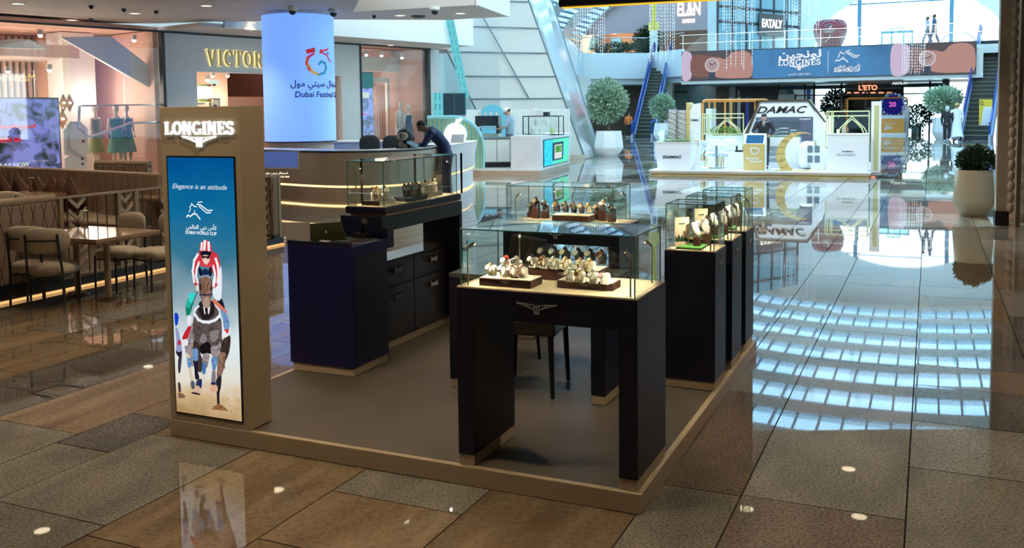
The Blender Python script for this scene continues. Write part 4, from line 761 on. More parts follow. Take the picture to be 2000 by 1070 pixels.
b = thing('booth_bench', 'front brown quilted booth bench with padded top roll beside the cream tables', 'bench', (XE-.3, 1.5, .1))
quilted(b, 'outer_panel', XE, .3, 2.66, .16, .86, .10); on(b).box(XE-.1, XE-.005, .3, 2.66, .1, .16).build('plinth', BLACK, b); on(b).tube([(XE-.05, .3, .885), (XE-.05, 2.66, .885)], .045, 14).build('top_roll', QUILT, b); m = on(b); m.cushion((XE-.38, 1.48, .33), .5, 2.3, .14); m.build('seat', QUILT, b)
on(b).box(XE-.6, XE-.12, .35, 2.6, .1, .27).build('seat_base', QUILT, b)
# railing with chevrons
rl = thing('cafe_railing', 'sand coloured metal railing with chevron slats behind the cafe tables', 'railing', (XE-.04, 4.3, .1))
on(rl).box(XE-.06, XE-.02, 2.68, 6.0, .875, .895).build('top_rail', BRASSP, rl); on(rl).box(XE-.06, XE-.02, 2.68, 6.0, .11, .13).build('bottom_rail', BRASSP, rl)
for y, wd in ((2.70, .04), (3.40, .035), (3.62, .05), (4.25, .04), (4.9, .05), (5.5, .04), (5.96, .04)): on(rl).box(XE-.065, XE-.015, y, y+wd, .1, .88).build('post', BRASSP, rl)
m = on(rl)
for i in range(27): 
    y = 2.8+i*.118; m.box(XE-.045, XE-.037, y-.004, y+.004, .13, .875)
m.build('thin_bars', mat('dark_bronze', (.08, .06, .04), .4, .5), rl)
for c in (2.92, 3.51, 4.1, 4.7, 5.3, 5.75):
    m = on(rl)
    for k in range(6):
        z = .16+k*.12
        for sg in (-1, 1): m.hexa([(XE-.05, c, z), (XE-.05, c+sg*.1, z+.09), (XE-.035, c+sg*.1, z+.09), (XE-.035, c, z)], [(XE-.05, c, z+.045), (XE-.05, c+sg*.1, z+.135), (XE-.035, c+sg*.1, z+.135), (XE-.035, c, z+.045)])
    m.build('chevron_slats', mat('pale_sand_metal', (.6, .5, .36), .4, .2), rl)
e = thing('booth_end', 'short quilted end panel on a black foot, beside the cream totem', 'panel', (-6.6, 5.9, .0))
quilted(e, 'panel', 5.80, -6.9, -6.43, .14, .885, .1, axis='y', pitch=.16); on(e).box(-6.9, -6.43, 5.8, 5.9, .10, .14).build('foot', BLACK, e)
# tables
def table(label, x0, x1, y0, y1, z, legs, base=.10, zf=0.0, rz=0):
    t = thing('cafe_table', label, 'table', ((x0+x1)/2, (y0+y1)/2, zf), rz, 'cafe tables')
    o = on(t).box(x0, x1, y0, y1, z-.03, z).build('table_top', TABLE, t, .004); on(t).box(x0, x1, y0, y1, z-.045, z-.03).build('top_edge', mat('oak_edge', (.22, .12, .07), .4), t)
    for lx, ly in legs:
        m = on(t); m.cyl((lx, ly, zf+.02), (lx, ly, z-.045), .028); l = m.build('leg', mat('sand_oak', (.40, .28, .17), .4), t); m = on(t); m.lathe([(.001, zf+.022), (base-.01, zf+.022), (base, zf+.014), (base, zf)], (lx, ly, 0), 32); q = m.build('foot_plate', mat('bronze_plate', (.24, .17, .10), .3, .5), l); q.location = -l.location
    return t
T1 = table('oak topped cafe table on two round pedestals in front of the booth bench', -6.36, -5.45, 2.2, 2.93, .60, [(-5.73, 2.56), (-6.18, 2.62)])
def tidy(label, x, y, z, h, g='table lamps'):
    t = thing('table_lamp', label, 'lamp', (x, y, z), group=g); m = on(t); m.cushion((x, y, z+.014), .055, .05, .028); m.build('base', mat('walnut_base', (.2, .1, .05), .4), t); on(t).cyl((x, y, z+.02), (x, y, z+h), .008, n=10).build('stem', BRASSP, t); on(t).cyl((x, y, z+h), (x, y, z+h+.006), .038, n=20).build('flat_shade', CREAM, t)
p = at(165, 441, Z=.60); tidy('slim brass table lamp with flat top on the front oak table', p.x, p.y, .60, .145)
T2 = table('oak topped cafe table farther back, between the booth bench and the cushions', -9.75, -8.85, 4.3, 5.2, .70, [(-9.3, 4.75)], zf=.1)
p = at(62, 373, Z=.7); tidy('slim brass table lamp on the far oak table, left of the menu stand', p.x, p.y, .7, .17)
p = at(72, 370, Z=.7); t = thing('menu_stand', 'small printed menu stand on the far oak table', 'menu', (p.x, p.y, .7)); on(t).box(p.x-.03, p.x+.03, p.y-.005, p.y+.005, .7, .78).build('card', mat('menu_card', (.45, .36, .28), .5), t)
T3 = table('small oak topped table behind the railing, near the far booth', -7.6, -6.9, 4.6, 5.2, .70, [(-7.25, 4.9)], zf=.1)
p = at(264, 372, Z=.74); t = thing('menu_stand', 'printed menu card behind the railing near the far booth', 'menu', (-7.2, 4.75, .7)); on(t).box(-7.235, -7.165, 4.745, 4.755, .7, .81).build('card', mat('menu_card'), t)
# chairs
def chair(label, x, y, rz, z=0.0):
    t = thing('cafe_chair', label, 'chair', (x, y, z), rz, 'cream cafe chairs'); k = MB()
    MB().cushion((0, 0, .335), .42, .40, .115, 2.3).build('seat', FAB, t)
    b = MB(); b.cushion((0, 0, 0), .42, .085, .225, 2.2)
    for i, v in enumerate(b.v): b.v[i] = Vector((v.x, v.y-.20+v.x*v.x*.9, v.z+.60+v.y*.0))
    b.build('backrest', FAB, t)
    for sx in (-1, 1):
        MB().tube([(sx*.155, .15, 0), (sx*.15, .145, .31)], .011, 8).build('leg', BLACK, t)
        MB().tube([(sx*.15, -.205, 0), (sx*.145, -.19, .30), (sx*.13, -.245, .66)], .011, 8).build('leg', BLACK, t)
    MB().tube([(-.13, -.238, .605), (0, -.26, .605), (.13, -.238, .605)], .009, 8).build('back_bar', BLACK, t)
    MB().tube([(-.15, .145, .28), (-.145, -.19, .28), (.145, -.19, .28), (.15, .145, .28), (-.15, .145, .28)], .008, 8).build('seat_frame', BLACK, t)
    return t
C1 = chair('cream boucle cafe chair nearest the viewer, back turned, in front of the booth bench', -5.93, 2.16, .52)
dup(C1, (-6.20, 2.22, 0), .42, label='cream boucle cafe chair partly hidden behind the nearest chair, against the booth bench')
dup(C1, (-5.72, 3.14, 0), PI-.25, label='cream boucle cafe chair facing the viewer, half hidden by the totem')
dup(C1, (-6.13, 3.06, 0), PI-.1, label='cream boucle cafe chair facing the viewer beyond the oak table, left of its twin')
dup(C1, (-8.75, 3.9, .1), .75, label='cream cafe chair back at the far oak table, at the left edge of view', group='cream cafe chairs')
# long sofa with cushions
A = at(-30, 321, Z=.98); B = at(305, 336, Z=.98); dv = (B-A); dl = math.hypot(dv.x, dv.y); rz = math.atan2(dv.y, dv.x)
sf = thing('banquette', 'long brown channel-backed banquette sofa along the glass shopfront', 'sofa', (A.x, A.y, .1), rz)
MB().box(-.6, dl, 0, .14, 0, .86).build('back', QUILT, sf, .02); MB().box(-.6, dl, -.55, 0, 0, .22).build('base', QUILT, sf); m = MB(); m.cushion((dl/2-.3, -.28, .28), dl+.6, .56, .14); m.build('seat', QUILT, sf)
m = MB()
for i in range(int(dl/.16)+3): m.tube([(-.55+i*.16, 0, .3), (-.55+i*.16, 0, .85)], .045, 8, .5)
m.build('channels', QUILT, sf)
PILT = thing('cushion', 'x', 'cushion', (0, 0, 0), group='brown cushions on the banquette')
def pil(w):
    n = 12; vs = []; fs = []
    for sd_ in (1, -1):
        for i in range(n+1):
            for j in range(n+1):
                u, v = -1+2*i/n, -1+2*j/n; x = u*(1-.13*(1-v*v)); y = v*(1-.13*(1-u*u)); d = .30*((1-u**4)*(1-v**4))**.6
                a = PI/4; vs.append(Vector(((x*math.cos(a)-y*math.sin(a))*w/2, sd_*d*w/2, (x*math.sin(a)+y*math.cos(a))*w/2)))
    for q in range(2):
        o = q*(n+1)**2
        for i in range(n):
            for j in range(n):
                f_ = (o+i*(n+1)+j, o+(i+1)*(n+1)+j, o+(i+1)*(n+1)+j+1, o+i*(n+1)+j+1); fs.append(f_ if q else f_[::-1])
    return vs, fs
bpy.data.objects.remove(PILT)
pv = pil(.44); PM = None
for i, (px, lab) in enumerate(((14, 'at the left edge of view'), (44, 'second from the left edge'), (79, 'behind the slim lamp'), (114, 'in the middle of the row'), (141, 'tilted right, beside the pointed one'), (164, 'standing pointed near the corner'), (178, 'last, against the far booth'))):
    k_ = ray(px, 345); nv = Vector((dv.y, -dv.x, 0)); p = CAM+k_*((A-CAM).dot(nv)/k_.dot(nv)); p = Vector((p.x, p.y, 0)); nrm = Vector((dv.y, -dv.x, 0)).normalized()
    p = p+nrm*.27; 
    if PM is None: mb = MB(); mb.add(pv[0], pv[1], True); o = mb.build('cushion', PILLOW); PM = o.data
    else: o = bpy.data.objects.new('cushion', PM); COL.objects.link(o)
    o.location = (p.x, p.y, .64); o.rotation_euler = (math.radians(12), math.radians((0, 5, -3, 8, 18, -4, 12)[i]), rz); tag(o, 'brown scatter cushion on the banquette, ' + lab, 'cushion', 'brown cushions on the banquette')
fb = thing('booth_bench', 'far quilted booth bench with padded top, past the row of cushions', 'bench', (-8.3, 6.0, .1))
a, c = at(184, 350, Y=5.95), at(288, 350, Y=5.95)
quilted(fb, 'outer_panel', 5.95, a.x, c.x, .16, .98, .10, axis='y', pitch=.13); on(fb).tube([(a.x, 6.0, 1.0), (c.x, 6.0, 1.0)], .045, 12).build('top_roll', QUILT, fb); m = on(fb); m.cushion(((a.x+c.x)/2, 5.6, .40), c.x-a.x-.1, .5, .14); m.build('seat', QUILT, fb); on(fb).box(a.x+.1, c.x-.1, 5.4, 5.94, .1, .34).build('base', QUILT, fb)
# ================================================================ watches
def m_(n, c, r=.4, mt=0): return mat(n, c, r, mt)
STR = {'gold': m_('gold_strap', (.85, .6, .22), .3, 1), 'steel': m_('steel_strap', (.7, .7, .68), .25, 1), 'black': m_('black_strap', (.02, .02, .022), .5), 'brown': m_('brown_strap', (.16, .06, .03), .5), 'red': m_('red_strap', (.6, .04, .04), .4), 'white': m_('white_strap', (.85, .84, .8), .4), 'twotone': m_('twotone_strap', (.75, .62, .4), .3, 1), 'pinkgold': m_('rosegold_strap', (.8, .48, .36), .3, 1)}
DIAL = {'white': m_('white_dial', (.85, .83, .78), .3), 'black': m_('black_dial', (.02, .02, .02), .2), 'cream': m_('cream_dial', (.8, .7, .5), .3), 'pink': m_('pink_dial', (.85, .4, .38), .3), 'brown': m_('brown_dial', (.12, .05, .03), .3)}
WC = {}
def watch(loc, strap, dial, rz=0, s=1.0, label='', group='', tilt=.95, stand=True, up=False):
    """wristwatch laid over a small pad: strap loop, case, dial, hands"""
    key = (strap, dial, up)
    if key not in WC:
        A = []
        # strap: loop in the YZ plane
        pts = []; R1, R2 = .016, .022
        for i in range(15):
            a = math.radians(-70+i*(320/14)) if up else math.radians(-62+i*18)
            pts.append((0, -R1*math.cos(a) if up else -R1*math.cos(a)*.9, .024+R2*math.sin(a)))
        mb = MB(); mb.tube(pts, [(.0062, .0012)]*15, 8, up=(1, 0, 0)); A.append(('strap', mb, STR[strap]))
        c = Vector((0, -.0165, .034)); ax = Vector((0, -.80, .6)).normalized(); q = ax.to_track_quat('Z', 'Y').to_matrix().to_4x4(); M = Matrix.Translation(c) @ q
        cm = STR['gold'] if strap in ('gold', 'brown', 'twotone') else STR['pinkgold'] if strap == 'pinkgold' else STR['steel']
        mb = MB(); mb.lathe([(.001, -.002), (.0105, -.002), (.0125, 0), (.0125, .002), (.0108, .0035), (.0098, .0030)], n=20, M=M); mb.cyl(M @ Vector((.0125, 0, .0005)), M @ Vector((.0148, 0, .0005)), .0013, n=8); A.append(('case', mb, cm))
        mb = MB(); mb.lathe([(.0001, .0029), (.0100, .0029)], n=20, M=M); A.append(('dial', mb, DIAL[dial]))
        mb = MB(); mb.box(-.0005, .0005, 0, .007, .0031, .0034, M); mb.box(-.0005, .0005, 0, .005, .0031, .0034, M @ Matrix.Rotation(-2.0, 4, 'Z')); A.append(('hands', mb, DIAL['black'] if dial != 'black' else DIAL['white']))
        WC[key] = []
        for n, mb, mt in A:
            o = mb.build(n, mt); WC[key].append((n, o.data)); bpy.data.objects.remove(o)
    t = thing('wristwatch', label, 'watch', loc, rz, group); t.scale = (s, s, s)
    for n, me in WC[key]: o = bpy.data.objects.new(n, me); COL.objects.link(o); o.parent = t
    return t
PADM = {}
def pad(loc, rz, w=.036, h=.046, label='', group='', col='cream', tall=0):
    """cream watch pad, rounded at the top and leaning back; tall adds a dark block under it"""
    key = (w, h, col)
    if key not in PADM:
        n = 8; P = [(-w/2, 0), (w/2, 0), (w/2*.92, h*.6)] + [(w/2*.9*math.cos(PI*i/n), h*.6+h*.4*math.sin(PI*i/n)) for i in range(1, n)] + [(-w/2*.92, h*.6)]
        mb = MB(); mb.prism(P, 'y', -.008, .012)
        for i, v in enumerate(mb.v): mb.v[i] = Vector((v.x, v.y+v.z*.28, v.z))
        o = mb.build('watch_pad', CREAM if col == 'cream' else mat('dark_pad', (.03, .03, .04), .5)); PADM[key] = o.data; bpy.data.objects.remove(o)
    o = bpy.data.objects.new('watch_pad', PADM[key]); COL.objects.link(o); o.location = loc; o.rotation_euler = (0, 0, rz)
    return tag(o, label, 'watch stand', group)
def tray(name, label, x0, x1, y0, y1, z0, h, logo=True, lean=0.0, side=None):
    t = thing('watch_tray', label, 'tray', ((x0+x1)/2, (y0+y1)/2, z0)); on(t).box(x0, x1, y0, y1, z0, z0+h-.003).build('wooden_body', BROWN, t, .0015)
    on(t).box(x0+.003, x1-.003, y0+.003, y1-.003, z0+h-.003, z0+h).build('cream_top', CREAM, t)
    if logo:
        g = serif_geo('LONGINES', .2, .1, 0); m = on(t); place(m, (g[0], g[1]), ((x0+x1)/2, y0-.0002, z0+h*.55), X_, Z_, .042, .006, ext=.0006, center=True); emblem(m, ((x0+x1)/2, y0-.0002, z0+h*.5), X_, Z_, .02, .05, .0006); m.build('name_plate', mat('pale_print', (.7, .6, .5), .4), t)
    return t
z = DZ
a0 = at(936.5, 557, Z=z); a1 = at(1036, 564.5, Z=z); ab = at(1057.8, 539.1, Z=z+.036)
tray('a', 'dark wooden watch tray at the left front of the front showcase', a0.x, a1.x, (a0.y+a1.y)/2, (a0.y+a1.y)/2+.135, z, .036)
b0 = at(1089, 561, Z=z); b1 = at(1196.5, 569, Z=z)
tray('b', 'dark wooden watch tray at the right front of the front showcase', b0.x, b1.x, (b0.y+b1.y)/2, (b0.y+b1.y)/2+.11, z, .034)
c0 = at(1033, 519.6, Z=z+.055); c1 = at(1167, 529.3, Z=z+.055); cy = (c0.y+c1.y)/2
tray('c', 'large raised wooden watch tray at the back of the front showcase, two rows of watches', c0.x, c1.x, cy, cy+.13, z, .055)
def row(px, y, zt, spec, where, grp, s=1.0, ps=(.036, .046), up=False, dark=False):
    for i, (x, (st_, di, extra)) in enumerate(zip(px, spec)):
        p = at(x, y+(x-px[0])*.07, Z=zt); names = {'gold': 'gold', 'steel': 'steel', 'black': 'black', 'brown': 'brown', 'red': 'red', 'white': 'white', 'twotone': 'two-tone', 'pinkgold': 'rose gold'}
        ordn = ('first', 'second', 'third', 'fourth', 'fifth', 'sixth', 'seventh')[i]
        pad((p.x, p.y, zt), -.25, ps[0], ps[1], 'cream pad holding the %s watch %s' % (ordn, where) if not dark else 'dark pad holding the %s watch %s' % (ordn, where), 'pads ' + grp, 'dark' if dark else 'cream')
        q = Vector((math.sin(-.25)*-1, math.cos(-.25), 0)); watch((p.x-.004, p.y-.002, zt+ps[1]*.05), st_, di, -.25, s*1.12, '%s watch, %s dial, %s from left %s%s' % (names[st_], di, ordn, where, extra), 'watches ' + grp, up=up)
zt = z+.036
row((960, 984), 538, zt+.0, [('twotone', 'white', ''), ('steel', 'white', '')], 'in the front of the left tray', 'on the left tray'); row((1001, 1020), 541, zt, [('pinkgold', 'white', ''), ('pinkgold', 'brown', '')], 'at the right end of the left tray', 'on the left tray')
row((990, 1010), 527, zt, [('red', 'white', ''), ('white', 'black', '')], 'in the back of the left tray', 'at the back of the left tray', 1.15)
row((1113, 1133, 1159, 1181), 550, z+.034, [('steel', 'cream', ''), ('twotone', 'brown', ''), ('steel', 'white', ''), ('steel', 'pink', '')], 'on the right tray', 'on the right tray')
row((1041, 1063, 1083, 1106, 1135, 1153), 522, z+.055, [('black', 'white', ''), ('brown', 'brown', ''), ('steel', 'cream', ''), ('gold', 'cream', ''), ('brown', 'cream', ''), ('gold', 'cream', '')], 'in the raised tray front row', 'in the raised tray front row')
row((1062, 1084, 1105, 1131, 1154, 1176), 508, z+.055, [('black', 'cream', ''), ('black', 'white', ''), ('black', 'cream', ''), ('black', 'white', ''), ('black', 'cream', ''), ('brown', 'brown', '')], 'in the raised tray back row', 'in the raised tray back row', 1.2, (.030, .05), dark=True)
for x, y, zz, s in ((1005, 543, z+.036, 'on the left tray'), (1118, 549, z+.034, 'at the left of the right tray'), (1166, 553, z+.034, 'at the right of the right tray'), (1056, 518, z+.055, 'on the raised tray')):
    p = at(x, y, Z=zz); one('name_block', MB((p.x, p.y, zz)).box(p.x-.016, p.x+.016, p.y-.004, p.y+.004, zz, zz+.007), BROWN, 'tiny brown wooden name block ' + s, 'block', 'name blocks')
# far desk showcase
for i, (x, y, h, st_, di) in enumerate(((1038, 424, .035, 'steel', 'white'), (1047, 426, .075, 'brown', 'cream'), (1065, 426, .055, 'black', 'black'), (1165, 428, .035, 'brown', 'white'), (1177, 431, .07, 'brown', 'white'), (1195, 433, .05, 'steel', 'black'))):
    p = at(x, y, Z=z); s = ('outer left', 'tall left', 'inner left', 'inner right', 'tall right', 'outer right')[i]
    one('display_block', MB((p.x, p.y, z)).box(p.x-.026, p.x+.026, p.y-.02, p.y+.02, z, z+h), BROWN, 'dark wooden block, %s of the far showcase' % s, 'block', 'blocks in the far showcase', .001)
    pad((p.x, p.y, z+h), -.2, .045, .05, 'dark pad on the %s block of the far showcase' % s, 'pads in the far showcase', 'dark'); watch((p.x, p.y-.002, z+h+.004), st_, di, -.2, 1.45, '%s strapped watch on the %s block of the far showcase' % (st_, s), 'watches in the far showcase')
p0, p1 = at(1075, 431, Z=z), at(1160, 433, Z=z); tray('d', 'dark wooden tray in the middle of the far showcase with a row of dark straps', p0.x+.02, p1.x-.02, p0.y-.02, p0.y+.12, z, .045, False)
row((1088, 1105, 1121, 1136), 413, z+.045, [('brown', 'brown', ''), ('brown', 'black', ''), ('brown', 'brown', ''), ('brown', 'cream', '')], 'on the middle tray of the far showcase', 'on the far tray', 1.3, (.03, .045), dark=True)
row((1150,), 415, z+.045, [('gold', 'cream', '')], 'at the right end of the far showcase tray', 'at the far tray end', 1.2)
# long showcase on the bridge: three trays seen end-on
zb_ = 1.06
for k, (y0, y1, x0, lab, dk) in enumerate(((1.50, 1.70, -2.30, 'nearest', 0), (1.80, 2.02, -2.24, 'middle', 1), (2.10, 2.32, -2.28, 'farthest', 0))):
    t = thing('watch_tray', 'watch tray in the long showcase, %s of three' % lab, 'tray', (x0+.06, (y0+y1)/2, zb_)); on(t).box(x0, x0+.13, y0, y1, zb_, zb_+.028).build('wooden_body', BROWN if not dk else mat('charcoal_lacquer'), t, .001); on(t).box(x0+.13, x0+.134, y0+.01, y1, zb_, zb_+.028).build('cream_side', CREAM if not dk else BLACK, t)
    for j in range(4):
        Y = y0+.03+j*(y1-y0-.06)/3; st_ = (['pinkgold', 'gold', 'white', 'steel'], ['black', 'black', 'brown', 'black'], ['white', 'steel', 'white', 'twotone'])[k][j]; o_ = ('first', 'second', 'third', 'last')[j]
        pad((x0+.085, Y, zb_+.028), PI/2-.5, .044, .06, '%s pad from the near end of the %s tray in the long showcase' % (o_, lab), 'pads in the long showcase', 'dark' if dk else 'cream')
        watch((x0+.072, Y-.004, zb_+.032), st_, 'cream' if not dk else 'black', PI/2-.5, 1.7, '%s strapped watch, %s from the near end of the %s tray in the long showcase' % (st_, o_, lab), 'watches in the long showcase')
# pedestal displays: card, green tray, round backed stands
GREENF = mat('green_felt', (.10, .34, .06), .8); PADW = mat('ivory_pad', (.85, .80, .74), .45)
for (a, b, lab) in ((1.516, 1.81, 'nearest'), (2.0, 2.31, 'middle'), (2.45, 2.745, 'farthest')):
    zz = .871; c = (a+b)/2
    t = thing('printed_card', 'upright peach card with dark print in the %s pedestal case' % lab, 'card', (-.25, c, zz), group='pedestal cards'); Mx = Matrix.Translation((-.235, c-.02, zz)) @ Matrix.Rotation(.55, 4, 'Z')
    m = on(t); m.box(-.042, .042, -.003, .003, 0, .17, Mx); m.build('card', mat('peach_card', (.80, .60, .44), .6), t); m = on(t); m.box(-.018, .018, -.0036, -.003, .128, .136, Mx); m.prism([(-.004, .121), (.004, .121), (0, .115)], 'y', -.0036, -.003, Mx)
    m.prism([(-.04, .03), (.04, .03), (.038, .05), (.03, .042), (.02, .06), (.012, .046), (.0, .07), (-.008, .05), (-.02, .075), (-.028, .05), (-.038, .065)], 'y', -.0036, -.003, Mx); m.build('print', mat('dark_green_print', (.02, .05, .03), .5), t)
    t = thing('felt_tray', 'green felt display tray in the %s pedestal case' % lab, 'tray', (-.17, c-.03, zz), group='green felt trays'); on(t).box(-.245, -.10, c-.12, c+.06, zz, zz+.008).build('frame', mat('dark_green_frame', (.03, .09, .02), .6), t); on(t).box(-.24, -.105, c-.115, c+.055, zz+.008, zz+.011).build('felt', GREENF, t)
    for j, (X, Y, h, ll) in enumerate(((-.145, c-.03, .05, 'front'), (-.115, c+.09, .065, 'rear'))):
        zf = zz+(.011 if j == 0 else 0)
        one('display_block', MB((X, Y, zf)).box(X-.019, X+.019, Y-.019, Y+.019, zf, zf+h), BROWN, '%s dark wooden block in the %s pedestal case' % (ll, lab), 'block', 'pedestal case blocks')
        t = thing('watch_cuff', 'ivory round-ended watch cuff on the %s block of the %s pedestal case' % (ll, lab), 'watch stand', (X, Y, zf+h), group='ivory watch cuffs')
        m = on(t); q = Matrix.Rotation(-.35, 3, 'Y') @ Matrix.Rotation(.25, 3, 'X'); m.ell((X-.004, Y-.012, zf+h+.036), .022, .009, .038, M=q); m.build('front_pad', PADW, t); m = on(t); m.ell((X-.014, Y+.0, zf+h+.066), .022, .010, .022, M=q); m.build('upper_pad', PADW, t)
        on(t).cyl((X, Y-.022, zf+h-.02), (X, Y-.02, zf+h+.02), .0016, n=6).build('stem', CHROME, t)
        watch((X-.002, Y+.012, zf+h+.03), 'black' if j else 'steel', 'white', -1.2, 1.2, '%s strapped watch on the %s cuff of the %s pedestal case' % ('black' if j else 'steel', ll, lab), 'watches on the pedestals')
# chairs inside the stall
def dchair(label, x, y, rz, back=True):
    t = thing('dining_chair', label, 'chair', (x, y, H0), rz, 'black leather chairs'); L = mat('black_leather', (.02, .018, .017), .3)
    MB().box(-.18, .18, -.19, .19, .34, .42).build('seat', L, t, .01)
    for sx in (-1, 1):
        MB().tube([(sx*.165, .175, 0), (sx*.15, .165, .34)], [.012, .017], 4).build('leg', BLACK, t); MB().tube([(sx*.165, -.185, 0), (sx*.15, -.165, .34)], [.012, .017], 4).build('leg', BLACK, t)
    if back:
        b = MB(); b.box(-.18, .18, -.2, -.165, .42, .76)
        for i, v in enumerate(b.v): b.v[i] = Vector((v.x, v.y-(v.z-.42)*.22+v.x*v.x*.8, v.z))
        b.build('backrest', L, t, .012)
    return t
dchair('black leather chair tucked under the seated table, legs showing below the front desk', -.99, 1.22, .12, False)['label']
dchair('black leather chair behind the seated table, its back seen through the front showcase', -1.42, 1.72, 2.6); dchair('black chair partly hidden behind the right desk leg', -.63, 1.75, .28, False)
for _n, _c, _s in (('red_led', rgb(220, 30, 50), .9), ('white_led', rgb(235, 245, 240), .9), ('spot_bulb', (1, .9, .7), 9), ('cyan_glow', rgb(120, 225, 235), .8), ('white_logo_glow', (1, 1, 1), 1.6)): emat(_n, _c, _s)
# ================================================================ information counter
CW = mat('counter_cream', (.70, .60, .48), .35); CWH = mat('counter_white', (.74, .76, .78), .3)
def curved_wall(pts, z0, z1, lean, th, mb):
    """thick ribbon through floor points; lean pushes the top outwards (towards the viewer side)"""
    n = len(pts); nr = []
    for i in range(n):
        d = Vector(pts[min(i+1, n-1)]) - Vector(pts[max(i-1, 0)]); d.normalize(); nr.append(Vector((d.y, -d.x)))
    vs = []
    for i, p in enumerate(pts):
        p = Vector(p); a = p+nr[i]*lean; b = p-nr[i]*th; c = a-nr[i]*(th+lean)
        vs += [(p.x, p.y, z0), (a.x, a.y, z1), (c.x, c.y, z1), (b.x, b.y, z0)]
    fs = []
    for i in range(n-1):
        for k in range(4): fs.append((i*4+k, i*4+(k+1) % 4, (i+1)*4+(k+1) % 4, (i+1)*4+k))
    fs += [(3, 2, 1, 0), tuple((n-1)*4+k for k in range(4))]
    return mb.add(vs, fs)
def fl(L): return [tuple(at(x, y, Z=0)[:2]) for x, y in L]
def smooth(P, k=4):
    out = []
    for i in range(len(P)-1):
        a, b, c, d = [Vector(P[max(0, min(len(P)-1, i+j))]) for j in (-1, 0, 1, 2)]
        for s in range(k): t = s/k; out.append(tuple(.5*((2*b)+(c-a)*t+(2*a-5*b+4*c-d)*t*t+(3*b-a-3*c+d)*t**3)))
    return out+[tuple(P[-1])]
pts = smooth(fl([(430, 388), (530, 394), (620, 401), (700, 403), (780, 399), (835, 390), (868, 376)]))
ic = thing('information_counter', 'long curved cream information counter with two warm light lines and inset screen', 'counter', (pts[8][0], pts[8][1], 0))
curved_wall(pts, .02, .33, 0, .25, on(ic)).build('lower_band', CW, ic); curved_wall(pts, .37, .96, .10, .45, on(ic)).build('front_body', CW, ic)
curved_wall(pts, .335, .362, -.02, .1, on(ic)).build('light_line', emat('counter_glow', (1, .62, .28), 2.2), ic); curved_wall(pts, .0, .02, .012, .1, on(ic)).build('foot_light', emat('counter_glow', (1, .62, .28), 2.2), ic)
# top slab
tp = [(Vector(p)) for p in pts]; m = MB(); m = on(ic); curved_wall([tuple(Vector(p)) for p in pts], .96, 1.0, .12, .55, m)
n_ = len(pts)
m.build('worktop', CWH, ic)
a, b = at(497, 328, d=16.9), at(586, 328, d=16.7); dz = Vector((b.x-a.x, b.y-a.y, 0)).normalized(); nn = Vector((dz.y, -dz.x, 0))
zt_, zb2 = at(540, 295, d=16.9).z, at(540, 327, d=16.9).z
def face_quad(t, x0, x1, ya, yb, off, name, mt, d=16.75, thick=.03):
    A, B = at(x0, ya, d=d), at(x1, ya, d=d); C_, D_ = at(x1, yb, d=d), at(x0, yb, d=d); o = Vector((.3, -.9, 0)).normalized()*off
    m = on(t); q = [D_+o, C_+o, B+o, A+o]; m.add(q+[v-Vector((.3, -.9, 0)).normalized()*thick for v in q], [(0, 1, 2, 3), (7, 6, 5, 4), (0, 4, 5, 1), (1, 5, 6, 2), (2, 6, 7, 3), (3, 7, 4, 0)]); return m.build(name, mt, t)
face_quad(ic, 498, 587, 294, 329, .12, 'screen_frame', CWH); s_ = face_quad(ic, 500, 585, 296, 326, .125, 'touch_screen', emat('dusk_blue_screen', rgb(78, 98, 158), .9))
for body, y, w_, sz in ((arabic('فستيفال سيتي مول'), 339, .40, .012), ('Dubai Festival City Mall', 346, .42, .01)):
    p = at(521, y, d=16.72); m = on(ic); g = text_geo(body, .01, 0, .01); place(m, g, p+Vector((.3, -.9, 0)).normalized()*.06, R_, Z_, w_, None, ext=.004); m.build('lettering', emat('warm_letters', (1, .85, .6), 1.4), ic)
# right return of the counter, white tapered block
p = fl([(872, 384), (915, 368), (924, 361)])
rc = thing('information_counter', 'white tapered end counter with foot light, right of the man in navy', 'counter', (p[0][0], p[0][1], 0))
curved_wall(p, .03, .40, 0, .5, on(rc)).build('lower_band', CWH, rc); curved_wall(p, .43, 1.02, .12, .6, on(rc)).build('front_body', CWH, rc); curved_wall(p, .40, .43, -.02, .1, on(rc)).build('light_line', emat('counter_glow'), rc); curved_wall(p, 0, .03, .01, .1, on(rc)).build('foot_light', emat('counter_glow'), rc)
q = at(893, 276, d=19.6); t = thing('tablet_stand', 'pale tablet leaning on the white end counter', 'tablet', (q.x, q.y, 1.02)); M = Matrix.Translation((q.x, q.y, 1.03)) @ Matrix.Rotation(.3, 4, 'Z') @ Matrix.Rotation(-.6, 4, 'X')
m = on(t); m.box(-.14, .14, -.006, .006, 0, .2, M); m.build('body', mat('pale_grey_plastic', (.55, .58, .6), .3), t); m = on(t); m.box(-.125, .125, -.008, -.006, .012, .188, M); m.build('screen', mat('dim_screen', (.22, .27, .3), .15), t)
m = on(t); m.box(q.x-.2, q.x+.2, q.y-.1, q.y+.16, 1.02, 1.03); m.build('base', WHITE, t)
